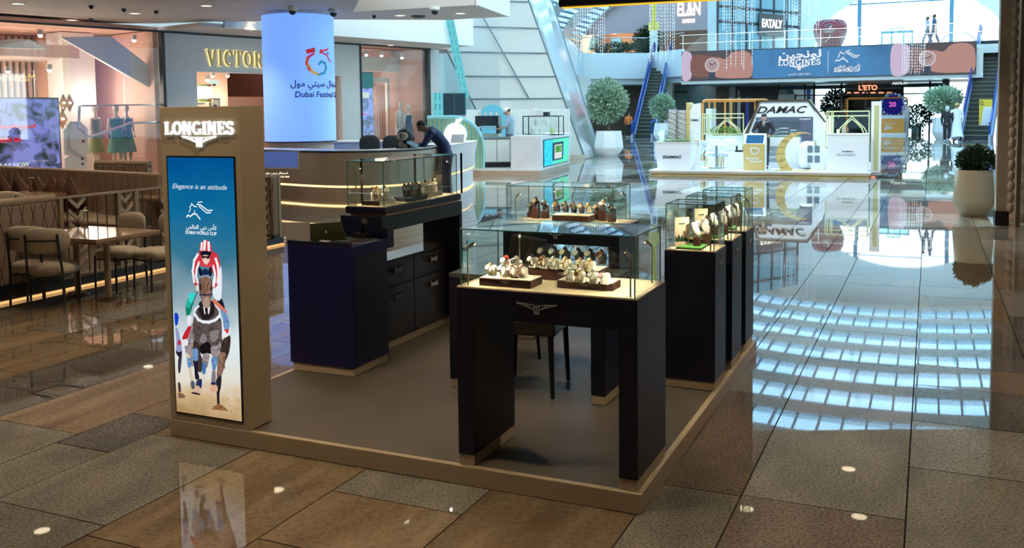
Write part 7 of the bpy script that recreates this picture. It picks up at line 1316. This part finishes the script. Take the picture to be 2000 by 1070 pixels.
def scene_watch(a, b, cuffw, flip=False):
    bpan('picture_ground', a, b, dg, -.03); W_ = b-a
    def sh(nm, L, m_, y): mb = MB(); shape(mb, [(a+u*W_, v*hS) for u, v in L], (0, y, 0), X_, Z_, .004); mb.build(nm, m_, bs)
    sh('shirt_cuff', curve([(0, .02), (cuffw*.8, .02), (cuffw, .3), (cuffw*1.02, .7), (cuffw*.85, .98), (0, .98)], 3), cuff, -.032)
    sh('wrist', curve([(cuffw*1.05, .15), (.42, .12), (.55, .2), (.55, .72), (.4, .85), (cuffw*1.05, .85)], 3), sk2, -.033)
    sh('hand', curve([(.45, .15), (.6, .04), (.82, .03), (.99, .1), (.99, .75), (.9, .97), (.72, .95), (.62, .72), (.5, .78), (.44, .5)], 3), skn, -.034)
    c = (a+.43*W_, .52*hS); r = .22*hS
    def disc(nm, r_, m_, y): mb = MB(); shape(mb, [(c[0]+r_*math.cos(2*PI*i/28), c[1]+r_*math.sin(2*PI*i/28)) for i in range(28)], (0, y, 0), X_, Z_, .004); mb.build(nm, m_, bs)
    sh('watch_strap', [(.38, .0), (.48, .0), (.47, .4), (.39, .4)], strp, -.036); disc('watch_case', r*1.18, steel_e, -.038); disc('watch_dial', r, face_e, -.042); mb = MB()
    for ang, l in ((.6, .7), (2.4, .55)): mb.tube([(c[0], -.047, c[1]), (c[0]+r*l*math.cos(ang), -.047, c[1]+r*l*math.sin(ang))], .02, 4)
    for i in range(12): q_ = 2*PI*i/12; mb.tube([(c[0]+r*.8*math.cos(q_), -.047, c[1]+r*.8*math.sin(q_)), (c[0]+r*.93*math.cos(q_), -.047, c[1]+r*.93*math.sin(q_))], .012, 4)
    for dx, dy in ((-.4, 0), (.4, 0), (0, -.4)): mb.lathe([(r*.18, 0), (r*.22, 0)], n=12, M=Matrix.Translation((c[0]+dx*r, -.047, c[1]+dy*r)) @ Matrix.Rotation(PI/2, 4, 'X'))
    mb.build('watch_marks', ink_e, bs)
scene_watch(0, bx(1470), .14); scene_watch(bx(1742), w, .22)
def bword(nm, body, pxa, pxb, z, h, bold=.02, shear=0): mb = MB(); place(mb, text_geo(body, bold, shear, .01), (bx(pxa), -.022, z), X_, Z_, bx(pxb)-bx(pxa), h, ext=.01); mb.build(nm, wht, bs)
mb = MB(); g = serif_geo('LONGINES', .21, .1, .03); place(mb, g, (bx(1520), -.022, .72), X_, Z_, bx(1603)-bx(1520), .33, ext=.012); mb.build('name_lettering', wht, bs); mb = MB(); emblem(mb, (bx(1561), -.022, .70), X_, Z_, 1.05, .035, .01); mb.build('winged_hourglass', wht, bs)
bword('arabic_name', arabic('لونجين'), 1521, 1604, 1.16, .42, .03); bword('arabic_line', arabic('ساعات الوقت الرسمي'), 1540, 1584, .16, None, .01); MB().box(bx(1617), bx(1617)+.02, -.03, -.02, .2, 1.5).build('divider', wht, bs)
mb = MB(); horse_mark(mb, (bx(1632), -.022, .88), X_, Z_, bx(1678)-bx(1632), .01); mb.build('horse_outline', wht, bs); bword('arabic_title', arabic('كأس دبي العالمي'), 1630, 1681, .50, None, .02); bword('title', 'DUBAI WORLD CUP', 1629, 1680, .26, .19, .03, .15)
# bridge railing
br = thing('bridge_railing', 'clear glass railing with steel rails on top of the bridge', 'railing', (XL, 54.1, 5.2)); MB().box(0, w+1.5, .02, .04, .05, 1.0).build('glass', RAILG, br)
for zz in (.55, 1.05): MB().box(-.2, w+1.5, 0, .05, zz, zz+.04).build('rail', STEEL, br)
for i in range(9): MB().box(i*w/8-.02, i*w/8+.02, 0, .05, 0, 1.05).build('post', STEEL, br)
rl2 = thing('balcony_railing', 'glass railing on the curved white balcony left of the bridge', 'railing', (q1.x, q1.y, 5.7)); 
for a, b in ((q0, q1), (q1, q2), (q2, q3)):
    on(rl2).hexa([(a.x, a.y+.2, 5.7), (b.x, b.y+.2, 5.7), (b.x, b.y+.22, 5.7), (a.x, a.y+.22, 5.7)], [(a.x, a.y+.2, 6.75), (b.x, b.y+.2, 6.75), (b.x, b.y+.22, 6.75), (a.x, a.y+.22, 6.75)]).build('glass', RAILG, rl2); on(rl2).tube([(a.x, a.y+.2, 6.77), (b.x, b.y+.2, 6.77)], .03, 6).build('rail', STEEL, rl2)
# apple
p = at(1620, 58, d=55); t = thing('giant_apple', 'giant glossy dark red apple sculpture with white swirl on the bridge', 'sculpture', (p.x, 55.3, 5.2)); RD = mat('apple_red', (.26, .012, .018), .12, coat=.8); R1 = .97; m = MB()
prof = [(R1*r, R1*z) for r, z in ((.001, .12), (.28, .0), (.52, .02), (.72, .22), (.9, .62), (1.0, 1.05), (.97, 1.42), (.82, 1.68), (.55, 1.76), (.25, 1.68), (.06, 1.52), (.001, 1.48))]; m.lathe(prof, n=40).build('fruit', RD, t); MB().tube([(0, 0, 1.5*R1), (.0, 0, 1.75*R1), (.10, 0, 1.9*R1), (.12, 0, 1.72*R1)], [.035, .03, .03, .02], 8).build('stalk', DARK, t)
m = MB(); strip(m, [(x*.5, z*.5+1.2) for x, z in arc(0, 0, .3, .3, 20, 300, 12)]+[(.1, 1.32)], .06, (0, -R1*1.0, 0), X_, Z_, .01); strip(m, [(-.3, .98), (.3, .98)], .03, (0, -R1*1.0, 0), X_, Z_, .01); strip(m, [(-.2, .9), (.2, .9)], .03, (0, -R1*.99, 0), X_, Z_, .01); strip(m, [(.1, .8), (.0, .55), (-.2, .35)], .04, (0, -R1*.92, 0), X_, Z_, .01); m.build('white_marks', WHITE, t)
p = at(1753, 75, d=60); t = thing('entrance_booth', 'teal framed revolving entrance booth beyond the bridge railing', 'booth', (p.x-1.0, 62, 5.2)); TL = mat('teal_steel', (.05, .28, .34), .4)
MB().box(0, 3.1*.62, 0, .1, 1.25, 1.4).build('header', TL, t); [MB().box(x, x+.08, 0, .1, 0, 1.3).build('post', TL, t) for x in (0, .6, 1.3, 1.84)]; MB().box(.08, 1.84, .03, .05, 0, 1.25).build('glass', glass('teal_glass', (.5, .85, .88), .1), t); MB().box(.5, 1.4, -.02, 0, 1.45, 1.62).build('white_sign', WHITE, t)
t = thing('door_arch', 'thin dark arched handrail hoop near the right end of the bridge', 'hoop', (at(1871, 75, Y=58).x, 58, 5.2)); MB().tube([(1.0*math.cos(PI*i/12), 0, .85*math.sin(PI*i/12)) for i in range(13)], .03, 6).build('hoop', TL, t)
# upper cafe signs, neon, hanging bits
def upsign(label, pxa, pxb, y, h, body, g_=None): a, b = at(pxa, y, Y=YC-.05), at(pxb, y, Y=YC-.05); t = thing('cafe_sign', label, 'sign', (a.x, a.y, a.z)); m = MB(); place(m, text_geo(body, .03, 0, .01), (0, 0, 0), X_, Z_, b.x-a.x, h, ext=.03); m.build('lettering', emat('white_logo_glow'), t); return t
upsign('large white lit cafe initials on the mauve wall, right of the hanging tree', 1323, 1368, 31, .95, 'EL&N'); upsign('small white lit city name under the right cafe initials', 1333, 1357, 45, .28, 'LONDON'); upsign('large white lit cafe initials half behind the black hanging sign', 1100, 1158, 20, 1.0, 'EL&N'); a, b = at(1478, 52, Y=64.5), at(1512, 50, Y=65.8); t = thing('shop_sign', 'white food hall name on the dark framed upper glass shopfront', 'sign', (us0+(us1-us0)*.50+.12, 60+8*.50-.12, 7.4), math.atan2(8, us1-us0)); MB().box(-.3, 2.6, 0, .05, -.6, .95).build('board', DARK, t); m = MB(); place(m, text_geo('EATALY', .04, 0, .01), (0, -.01, 0), X_, Z_, 2.3, .55, ext=.02); m.build('lettering', emat('white_logo_glow'), t)
upsign('small white lit city name on the mauve wall left of the hanging tree', 1117, 1157, 36, .34, 'LONDON')
for i, px in enumerate((1168, 1200, 1236, 1252)):
    p = at(px, 90, Y=YC+1.5); t = thing('neon_arch', 'glowing amber arch in the upper cafe, %s from the left' % ('first', 'second', 'third', 'fourth')[i], 'lamp', (p.x, p.y, 5.4), group='amber arches in the upper cafe'); MB().tube([(.7*math.cos(PI*k/12), 0, .55+.7*math.sin(PI*k/12)) for k in range(13)], .07, 6).build('tube', emat('amber_neon', rgb(255, 170, 90), 1.3), t)
l = bpy.data.lights.new('cafe_light', 'POINT'); l.energy = 500; l.color = (1, .6, .3); o = bpy.data.objects.new('cafe_light', l); COL.objects.link(o); o.location = (at(1200, 90, Y=YC+2).x, YC+2, 7.4)
# black hanging sign near the camera side
a, b = at(1090, 14, d=14), at(1384, 2, d=13.2); t = thing('hanging_sign', 'large black hanging sign with a yellow lit lower edge at the top of the view', 'sign', (a.x, a.y, 3.8)); dv = Vector((b.x-a.x, b.y-a.y, 0)); t.rotation_euler.z = math.atan2(dv.y, dv.x); L = dv.length; MB().box(0, L+.5, 0, .12, a.z-3.8, -.02).build('box', BLACK, t, .03); MB().box(.05, L+.5, .02, .10, a.z-3.8-.018, a.z-3.8).build('yellow_edge', emat('yellow_edge', rgb(255, 205, 60), 1.0), t); MB().cyl((.4, .06, -.03), (.4, .06, .049), .02).cyl((L, .06, -.03), (L, .06, .049), .02).build('hangers', BLACK, t)
# crystal strings
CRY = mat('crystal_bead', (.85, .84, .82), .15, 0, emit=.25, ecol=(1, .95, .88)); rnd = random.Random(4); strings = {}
def bead_string(px, y0, y1, d, where):
    a, b = at(px, y0, d=d), at(px, y1, d=d); L = a.z-b.z; m = MB(); n = max(4, int(L/.16)); dz = L/n; x = 0
    for k in range(n): s = rnd.uniform(.022, .036)*d/50; z = -k*dz; m.add([(s, 0, z), (0, s, z), (-s, 0, z), (0, -s, z), (0, 0, z+s*1.6), (0, 0, z-s*1.6)], [(0, 1, 4), (1, 2, 4), (2, 3, 4), (3, 0, 4), (1, 0, 5), (2, 1, 5), (3, 2, 5), (0, 3, 5)])
    m.box(-.004, .004, -.004, .004, -L, VZ+VR*math.sqrt(max(.02, 1-((a.x-VX)/VH)**2))-a.z-.02)
    o = m.build('crystal_string', CRY, label='long vertical string of small glass crystals, ' + where, cat='decoration', group='crystal strings ' + where); o.location = a
for i in range(15): bead_string(1121+i*4.3+rnd.uniform(-1, 1), -30, rnd.choice([95, 105, 112, 60, 118]), 46, 'hanging left of the dark tree')
for i in range(13): bead_string(1268+i*4.1+rnd.uniform(-1, 1), -30, rnd.choice([110, 120, 125, 90, 128]), 44, 'hanging before the left escalator')
for i in range(16): bead_string(1412+i*4.2+rnd.uniform(-1, 1), -30, rnd.choice([45, 50, 130, 138, 60]), 46, 'hanging before the left watch picture')
for i in range(14): bead_string(1532+i*5.2+rnd.uniform(-1, 1), -30, rnd.choice([40, 55, 66, 48]), 46, 'hanging beside the red apple')
for i in range(12): bead_string(1766+i*4.0+rnd.uniform(-1, 1), -30, rnd.choice([135, 142, 146, 128]), 51, 'hanging before the right watch picture')
for i, (px, y1) in enumerate(((1762, 26), (1872, 34), (1895, 8), (1908, 37), (1813, 20))): bead_string(px, -20, y1, 56, 'hanging high in the arched window')
# ================================================================ far shopfront pieces
def gsign(label, px, y, w, body, mt, Y=YG-.05, h=None): a = at(px, y, Y=Y); t = thing('shop_sign', label, 'sign', (a.x, a.y, a.z)); m = MB(); place(m, text_geo(body, .04, 0, .01), (0, 0, 0), X_, Z_, w, h, ext=.03); m.build('lettering', mt, t); return t
gsign('glowing orange restaurant name behind the far shopfront glass', 1677, 176, 1.15, "L'ETO", emat('orange_neon', rgb(255, 150, 110), 1.6), YG-.1); gsign('small white developer name on the dark fascia above the far entrance', 1742, 165, .95, 'ARADA', emat('white_led'), YG-.1); gsign('faint dark boutique name on the green glass shopfront', 1316, 182, 1.0, 'KARMA SLEEP', mat('kiosk_black'), YG-.06)
for i in range(6): p = at(1657+i*16, 181, Y=64); t = thing('pendant_light', 'warm glowing pendant in the far restaurant, %s from the left' % ('first', 'second', 'third', 'fourth', 'fifth', 'sixth')[i], 'lamp', (p.x, p.y, p.z), group='far restaurant pendants'); MB().ell((0, 0, 0), .2, .1, .06).build('shade', emat('orange_neon'), t); MB().cyl((0, 0, .05), (0, 0, 3.3-p.z), .01, n=6).build('cord', BLACK, t)
p = at(1530, 192, Y=61.5); t = thing('hoarding_sign', 'pale grey board with small dark lettering in front of the far glass', 'sign', (at(1520, 190, Y=61.5).x, 61.5, 0)); w = at(1551, 190, Y=61.5).x-at(1520, 190, Y=61.5).x; MB().box(0, w, 0, .08, 1.7, 2.65).build('board', mat('pale_board', (.52, .53, .47), .5), t); MB().box(0, w, -.01, .0, 1.45, 1.7).build('blue_strip', mat('strip_blue', (.05, .15, .42), .5), t); m = MB(); place(m, text_geo(arabic('أراد'), .04, 0, .01), (w*.25, -.01, 2.1), X_, Z_, .4, None, ext=.01); m.build('lettering', BLACK, t); MB().box(.05, .1, .02, .06, 0, 1.5).box(w-.1, w-.05, .02, .06, 0, 1.5).build('posts', DARK, t)
for i, (px, m_, lab) in enumerate(((1424, mat('aqua_panel', (.35, .6, .65), .3), 'aqua'), (1440, mat('cream_banner', (.6, .62, .58), .5), 'cream'), (1456, mat('royal_blue', (.03, .06, .45), .4), 'royal blue'))):
    p = at(px, 200, Y=60.5); t = thing('banner_stand', 'narrow %s banner panel by the dark far shopfront' % lab, 'banner', (p.x, 60.5, 0)); MB().box(0, .22, 0, .04, .1, 2.5).build('panel', m_, t); MB().box(-.05, .27, -.12, .16, 0, .1).build('foot', DARK, t)
# orange framed kiosks
OR = mat('orange_tube', (.85, .30, .05), .35); ORP = mat('orange_panel', (.82, .36, .05), .45)
def oframe(label, pxa, pxb, yT, d, ybase=262):
    a, b = at(pxa, yT, d=d), at(pxb, yT, d=d); t = thing('orange_canopy', label, 'frame', (a.x, a.y, 0), math.atan2(b.y-a.y, b.x-a.x), 'orange tube canopies'); w = math.hypot(b.x-a.x, b.y-a.y); h = a.z
    MB().tube([(0, 0, 0), (0, 0, h-.15), (.04, 0, h-.04), (.15, 0, h), (w-.15, 0, h), (w-.04, 0, h-.04), (w, 0, h-.15), (w, 0, 0)], .055, 8).build('front_hoop', OR, t); MB().tube([(.3, 1.2, 0), (.3, 1.2, h-.05), (w-.3, 1.2, h-.05), (w-.3, 1.2, 0)], .05, 8).build('rear_hoop', OR, t); return t, w, h
t, w, h = oframe('orange tubular frame over the car display at the far kiosk', 1655, 1772, 192, 57)
a = at(1718, 225, d=56.2); b = at(1767, 225, d=56); t = thing('promo_counter', 'orange fronted counter with white script on a white step', 'counter', (a.x, a.y, 0), .03); w = b.x-a.x; MB().box(-.1, w+.1, -.1, 1.2, 0, .14).build('step', DW, t); MB().box(0, w, 0, .6, .14, 1.0).build('front', ORP, t); MB().box(-.03, w+.03, -.03, .63, 1.0, 1.2).build('counter_top', DW, t); m = MB(); place(m, text_geo('Eiv', .03, .3, .01), (w*.2, -.01, .35), X_, Z_, .45, None, ext=.01); m.box(w*.15, w*.65, -.01, 0, .72, .74); m.box(w*.15, w*.65, -.01, 0, .66, .67); m.build('white_script', WHITE, t)
p = at(1744, 205, d=57.2); t = thing('bubble_sign', 'round dark blue sign ringed with pale blue bubbles above the orange counter', 'sign', (p.x, p.y, p.z)); MB().lathe([(.001, -.05), (.62, -.05), (.62, .05)], n=28, M=Matrix.Rotation(PI/2, 4, 'X')).build('disc', emat('deep_blue_led', rgb(30, 30, 110), .9), t)
m = MB(); rnd = random.Random(8)
for k in range(18): a = 2*PI*k/18; m.ell((.68*math.cos(a), -.05, .68*math.sin(a)), *(rnd.uniform(.08, .13),)*3, 10, 6)
m.build('bubbles', mat('bubble_blue', (.45, .62, .85), .3), t); m = MB(); place(m, text_geo('20', .03, 0, .01), (-.22, .06, -.1), X_, Z_, .4, None, ext=.01)
for i, v in enumerate(m.v): m.v[i] = Vector((v.x, -.09, v.z))
m.build('pink_digits', emat('pink_led', rgb(230, 110, 200), 1), t); MB().cyl((0, .05, -.6), (0, .05, -p.z), .04).build('stand', DARK, t)
p = at(1766, 260, d=57); one('white_pylon', MB((p.x, p.y, 0)).box(p.x-.15, p.x+.25, p.y, p.y+.3, 0, 1.75), DW, 'slim white pylon beside the orange counter', 'pylon', bev=.02)
t, w, h = oframe('orange tubular frame behind the gold lattice and lounge', 1372, 1500, 196, 44)
for px in (1385, 1396, 1416, 1428): p = at(px, 230, d=45); o = one('orange_post', MB((p.x, p.y, 0)).tube([(p.x, p.y, 0), (p.x, p.y, h-.06)], .05, 8), OR, 'upright orange post of the frame behind the lounge', 'post', 'orange posts')
for i, px in enumerate((1384, 1392)): p = at(px, 230, d=40); one('white_totem', MB((p.x, p.y, 0)).box(p.x-.12, p.x+.12, p.y, p.y+.15, 0, 1.7), (DW, mat('pale_board'))[i], 'slim %s board standing behind the lounge' % ('white', 'grey')[i], 'board', bev=.01)
# car on display
p = at(1690, 262, d=57.5); t = thing('car', 'dark blue grey car parked behind the gold lattice gate', 'car', (p.x, p.y+.3, 0.0), .1); BC = mat('car_paint', (.05, .08, .10), .15, .3, coat=.8)
MB().prism([(-1.9, .35), (1.9, .35), (1.95, .75), (1.75, .9), (.9, 1.0), (.35, 1.42), (-1.0, 1.45), (-1.6, 1.0), (-1.92, .85)], 'y', -.02, 1.6).build('body', BC, t, .06); MB().prism([(-.95, 1.0), (.8, 1.0), (.3, 1.36), (-.92, 1.38)], 'y', -.035, -.02).build('side_windows', mat('car_glass', (.1, .14, .16), .05), t)
for x in (-1.2, 1.2): o = MB().cyl((x, -.05, .32), (x, .2, .32), .32, n=24).build('wheel', BLACK, t); MB().cyl((x, -.07, .32), (x, -.05, .32), .2, n=16).build('rim', STEEL, o)
# mini gift table with shopping bags, scales etc. are left to the people part
# ================================================================ people
def person(name, label, loc, rz, J, skin, cloth, hair, grp=None, s=1.0, hats=None):
    """J: joints in metres. body grown from a skeleton, clothes as shells over it"""
    t = thing('person', label, 'person', loc, rz, grp); t.scale = (s, s, s)
    V = []; E = []; Rr = []; idx = {}
    def jp(n, p, r, par=None): idx[n] = len(V); V.append(Vector(p)); Rr.append(r); (E.append((idx[par], idx[n])) if par else None)
    jp('pelvis', J['pelvis'], .11); jp('belly', J['belly'], .105, 'pelvis'); jp('chest', J['chest'], .125, 'belly'); jp('neck', J['neck'], .05, 'chest'); jp('skull', J['head'], .075, 'neck'); jp('crown', Vector(J['head'])+(Vector(J['head'])-Vector(J['neck'])).normalized()*.09, .07, 'skull')
    for S in 'LR':
        jp('sh'+S, J['sh'+S], .06, 'chest'); jp('el'+S, J['el'+S], .04, 'sh'+S); jp('wr'+S, J['wr'+S], .026, 'el'+S); d = (Vector(J['wr'+S])-Vector(J['el'+S])).normalized(); pa = Vector(J['wr'+S])+d*.06; jp('pa'+S, pa, .03, 'wr'+S)
        jp('hp'+S, J['hp'+S], .085, 'pelvis'); jp('kn'+S, J['kn'+S], .055, 'hp'+S); jp('an'+S, J['an'+S], .038, 'kn'+S); jp('to'+S, J['to'+S], .03, 'an'+S)
        side = d.cross(Vector((0, 0, 1)));  side = side.normalized() if side.length > .1 else Vector((1, 0, 0)); dn = side.cross(d)
        for k in range(4): o_ = side*(k-1.5)*.017; l = (.062, .074, .07, .055)[k]; jp('f%d%s' % (k, S), pa+o_+d*l*.5, .008, 'pa'+S); jp('g%d%s' % (k, S), pa+o_+d*l+dn*.014, .007, 'f%d%s' % (k, S))
        jp('th'+S, pa-d*.025+side*(.035 if S == 'L' else -.035)+d*.02, .009, 'wr'+S); jp('tt'+S, pa+side*(.045 if S == 'L' else -.045)+d*.025, .008, 'th'+S)
    me = bpy.data.meshes.new('body'); me.from_pydata([tuple(v) for v in V], E, []); o = bpy.data.objects.new('body', me); COL.objects.link(o); o.parent = t
    o.modifiers.new('skin', 'SKIN'); 
    for i, r in enumerate(Rr): me.skin_vertices[0].data[i].radius = (r, r)
    me.skin_vertices[0].data[0].use_root = True; sb = o.modifiers.new('sub', 'SUBSURF'); sb.levels = 1; sb.render_levels = 1; me.materials.append(skin); o.modifiers['skin'].use_smooth_shade = True
    g = lambda n: Vector(J[n])
    def shell(nm, pts, r, m_, n=14, caps=True, par=t): return MB().tube(pts, r, n, caps=caps, up=(0, 1, .01)).build(nm, m_, par)
    hd = g('head'); hdir = (hd-g('neck')).normalized(); face = Vector(J.get('face', (0, -1, 0))).normalized(); sd_ = face.cross(Vector((0, 0, 1))).normalized(); upv = sd_.cross(face)
    Rm = Matrix((sd_, -face, upv)).transposed(); c = hd+upv*.035
    b = MB(); b.ell(c, .078, .098, .118, 16, 10, M=Rm); b.ell(c+face*.10-upv*.01, .016, .022, .024, 8, 6, M=Rm)
    for sx_ in (-1, 1): b.ell(c+sd_*sx_*.08, .012, .024, .034, 8, 6, M=Rm)
    b.ell(c+face*.086-upv*.058, .03, .015, .011, 8, 6, M=Rm); b.build('head', skin, t)
    e = MB(); [e.ell(c+sd_*sx_*.031+face*.090+upv*.012, .011, .008, .007, 8, 5, M=Rm) for sx_ in (-1, 1)]; [e.ell(c+sd_*sx_*.031+face*.090+upv*.032, .018, .006, .004, 8, 5, M=Rm) for sx_ in (-1, 1)]; e.build('eyes_and_brows', BLACK, t)
    if hair: h_ = MB(); h_.ell(c-face*.014+upv*.030, .086, .100, .105, 16, 9, M=Rm); 
    if hair:
        for i, v in enumerate(h_.v):
            q = v-c
            if q.dot(face) > .045 and q.dot(upv) < .075: h_.v[i] = c+(q-face*(q.dot(face)-.03))*.93
        h_.build('hair', hair, t)
    top, sl, leg, shoe = cloth
    shell('top', [g('pelvis')-Vector((0, 0, .02)), g('belly'), g('chest'), (g('shL')+g('shR'))/2+(g('neck')-g('chest'))*.35, g('neck')], [(.155, .125), (.150, .12), (.185, .13), (.15, .10), (.06, .06)], top, 18)
    for S in 'LR': shell('sleeve', [g('chest').lerp(g('sh'+S), .6), g('sh'+S), g('el'+S), g('wr'+S).lerp(g('el'+S), .06 if sl else .95)], [.085, .078, .056, .042 if sl else .056], top)
    if leg == 'robe' or leg == 'abaya':
        am, km = (g('anL')+g('anR'))/2, (g('knL')+g('knR'))/2; shell('robe', [g('belly'), g('pelvis'), km, am+Vector((0, 0, .02))], [(.16, .13), (.19, .15), (.23, .19), (.27, .23)], top, 20)
    else:
        for S in 'LR': shell('trouser_leg', [g('pelvis').lerp(g('hp'+S), .7), g('hp'+S), g('kn'+S), g('an'+S)+Vector((0, 0, .02))], [.10, .105, .075, .062], leg)
    for S in 'LR': m = MB(); a_, b_ = g('an'+S), g('to'+S); m.tube([a_-(b_-a_)*.35+Vector((0, 0, -.03)), a_.lerp(b_, .4)+Vector((0, 0, -.03)), b_+Vector((0, 0, .0))], [(.042, .04), (.045, .038), (.036, .024)], 10); m.build('shoe', shoe, t)
    return t, c, Rm, face, upv, sd_
def stand(**k):
    J = dict(pelvis=(0, 0, .93), belly=(0, 0, 1.08), chest=(0, .01, 1.28), neck=(0, 0, 1.47), head=(0, -.01, 1.57), shL=(.19, 0, 1.39), shR=(-.19, 0, 1.39), elL=(.24, .02, 1.12), elR=(-.24, .02, 1.12), wrL=(.24, -.06, .88), wrR=(-.24, -.06, .88),
             hpL=(.09, 0, .88), hpR=(-.09, 0, .88), knL=(.10, -.02, .48), knR=(-.10, -.02, .48), anL=(.10, .02, .08), anR=(-.10, .02, .08), toL=(.11, -.15, .03), toR=(-.11, -.15, .03)); J.update(k); return J
NV = mat('navy_shirt', (.012, .022, .09), .6); BK = mat('black_cloth', (.015, .015, .018), .7); WC_ = mat('white_robe_cloth', (.78, .80, .84), .6); GC = mat('grey_cloth', (.10, .10, .12), .7); HB = mat('black_hair', (.012, .01, .01), .6)
# 1 man bent over the information counter
q = at(857, 392, Z=0); lean = stand(pelvis=(0, .14, .92), belly=(0, .09, 1.08), chest=(0, -.06, 1.26), neck=(0, -.23, 1.38), head=(0, -.32, 1.42), shL=(.18, -.13, 1.34), shR=(-.18, -.13, 1.34), elL=(.22, -.30, 1.08), elR=(-.22, -.32, 1.08), wrL=(.08, -.52, 1.05), wrR=(-.06, -.52, 1.05), hpL=(.09, .18, .87), hpR=(-.09, .18, .87), knL=(.10, .16, .47), knR=(-.10, .10, .47), anL=(.10, .2, .08), anR=(-.10, .12, .08), toL=(.11, .04, .03), toR=(-.11, -.04, .03), face=(0, -.75, -.65))
person('a', 'man in a dark navy shirt bent forward with elbows on the information counter', (q.x-.30, q.y+.60, 0), -1.15, lean, SKIN, (NV, True, NV, BLACK), HB, s=.96)
# 2 barista
q = at(996, 300, d=26.3); J = stand(elL=(.25, -.1, 1.14), elR=(-.25, -.1, 1.14), wrL=(.12, -.32, 1.08), wrR=(-.14, -.32, 1.08), head=(0, -.05, 1.55), face=(0, -.85, -.5)); t, c, Rm, fc, uv, sdd = person('b', 'barista in pale blue shirt and white cap working at the coffee machine', (q.x, q.y, .16), -1.25, J, SKIN2, (mat('pale_blue_shirt', (.30, .42, .50), .7), False, GC, BLACK), HB, s=.95)
MB().ell(c+uv*.05-fc*.005, .092, .108, .085, 14, 8, M=Rm).ell(c+fc*.12+uv*.045, .07, .07, .008, 12, 6, M=Rm).build('white_cap', WHITE, t)
# 3 man in black suit at podium
x, z = kl(1489, 300, .95); J = stand(chest=(0, -.08, 1.26), neck=(0, -.18, 1.42), head=(0, -.24, 1.49), shL=(.19, -.1, 1.36), shR=(-.19, -.1, 1.36), elL=(.30, -.16, 1.12), elR=(-.30, -.16, 1.12), wrL=(.16, -.42, 1.0), wrR=(-.16, -.42, 1.0), face=(0, -.85, -.55)); t, c, Rm, fc, uv, sdd = person('c', 'man in black suit and tie leaning over the gold podium', Vector((kA.x, kA.y, 0))+KX*x+KN*1.15+Vector((0, 0, PZ)), kR+.15, J, SKIN2, (BK, True, BK, BLACK), HB, s=.86)
MB().prism([(-.045, 1.40), (0, 1.14), (.045, 1.40)], 'y', -.225, -.21).build('shirt_front', WHITE, t); MB().prism([(-.014, 1.36), (-.02, 1.16), (0, 1.12), (.02, 1.16), (.014, 1.36)], 'y', -.235, -.225).build('tie', BK, t)
# 4, 5 couple
q = at(1868, 277, Z=0); J = stand(anR=(-.10, .25, .2), knR=(-.1, -.02, .5), toR=(-.1, .2, .06), wrL=(.32, -.14, 1.0), elL=(.34, -.02, 1.14)); t, c, Rm, fc, uv, sdd = person('d', 'man in long white robe and orange headwear walking away beside the escalator', (q.x, q.y, 0), PI+.25, J, SKIN2, (WC_, True, 'robe', BLACK), HB, s=1.06); MB().ell(c+uv*.05, .10, .12, .09, 14, 8, M=Rm).build('head_scarf', mat('orange_cloth', (.75, .42, .12), .7), t)
q = at(1849, 277, Z=0); t, c, Rm, fc, uv, sdd = person('e', 'woman in loose black clothes walking at the white robed man’s side', (q.x, q.y, 0), PI-.2, stand(anR=(-.10, .2, .14), toR=(-.1, .12, .04)), SKIN2, (BK, True, BK, WHITE), None, s=.98); MB().ell(c+uv*.01-fc*.01, .10, .12, .14, 14, 8, M=Rm).build('head_scarf', mat('pale_scarf', (.6, .6, .62), .7), t)
# 6 orange vest, 7 black abaya
q = at(1228, 268, Z=0); t, c, Rm, fc, uv, sdd = person('f', 'person in bright orange jacket walking away near the big sage tree', (q.x, q.y, 0), PI, stand(), SKIN2, (mat('hi_vis_orange', (.85, .22, .04), .6), True, BK, WHITE), HB, s=.9); MB().ell(c+uv*.05, .09, .105, .08, 14, 8, M=Rm).build('orange_cap', mat('hi_vis_orange'), t)
q = at(1247, 266, Z=0); t, c, Rm, fc, uv, sdd = person('g', 'person in a long black robe at the foot of the left escalator', (q.x, q.y+.6, 0), PI-.3, stand(), SKIN2, (BK, True, 'abaya', BLACK), None, s=.92); MB().ell(c, .10, .12, .15, 14, 8, M=Rm).build('head_scarf', BK, t)
# 8, 9 walkers on the upper level
for px, lab, cl, s_ in ((1811, 'person in light grey top walking on the upper bridge, ahead of a taller one', mat('light_grey_top', (.4, .45, .52), .7), .92), (1824, 'taller person in dark top carrying a bag on the upper bridge', mat('slate_top', (.06, .12, .2), .7), 1.0)):
    q = at(px, 80, Y=55.3 if s_ > .95 else 55.0); person('h', lab, (q.x, q.y, 5.2), -1.4, stand(anL=(.10, .25, .12), toL=(.1, .14, .04), anR=(-.1, -.25, .08), toR=(-.1, -.4, .04), knL=(.1, .1, .5), knR=(-.1, -.15, .48)), SKIN, (cl, False, NV, BLACK), HB, 'walkers on the bridge', s=s_)
# floor sensor rings near camera are reflections only; a small dark stain on the sandstone
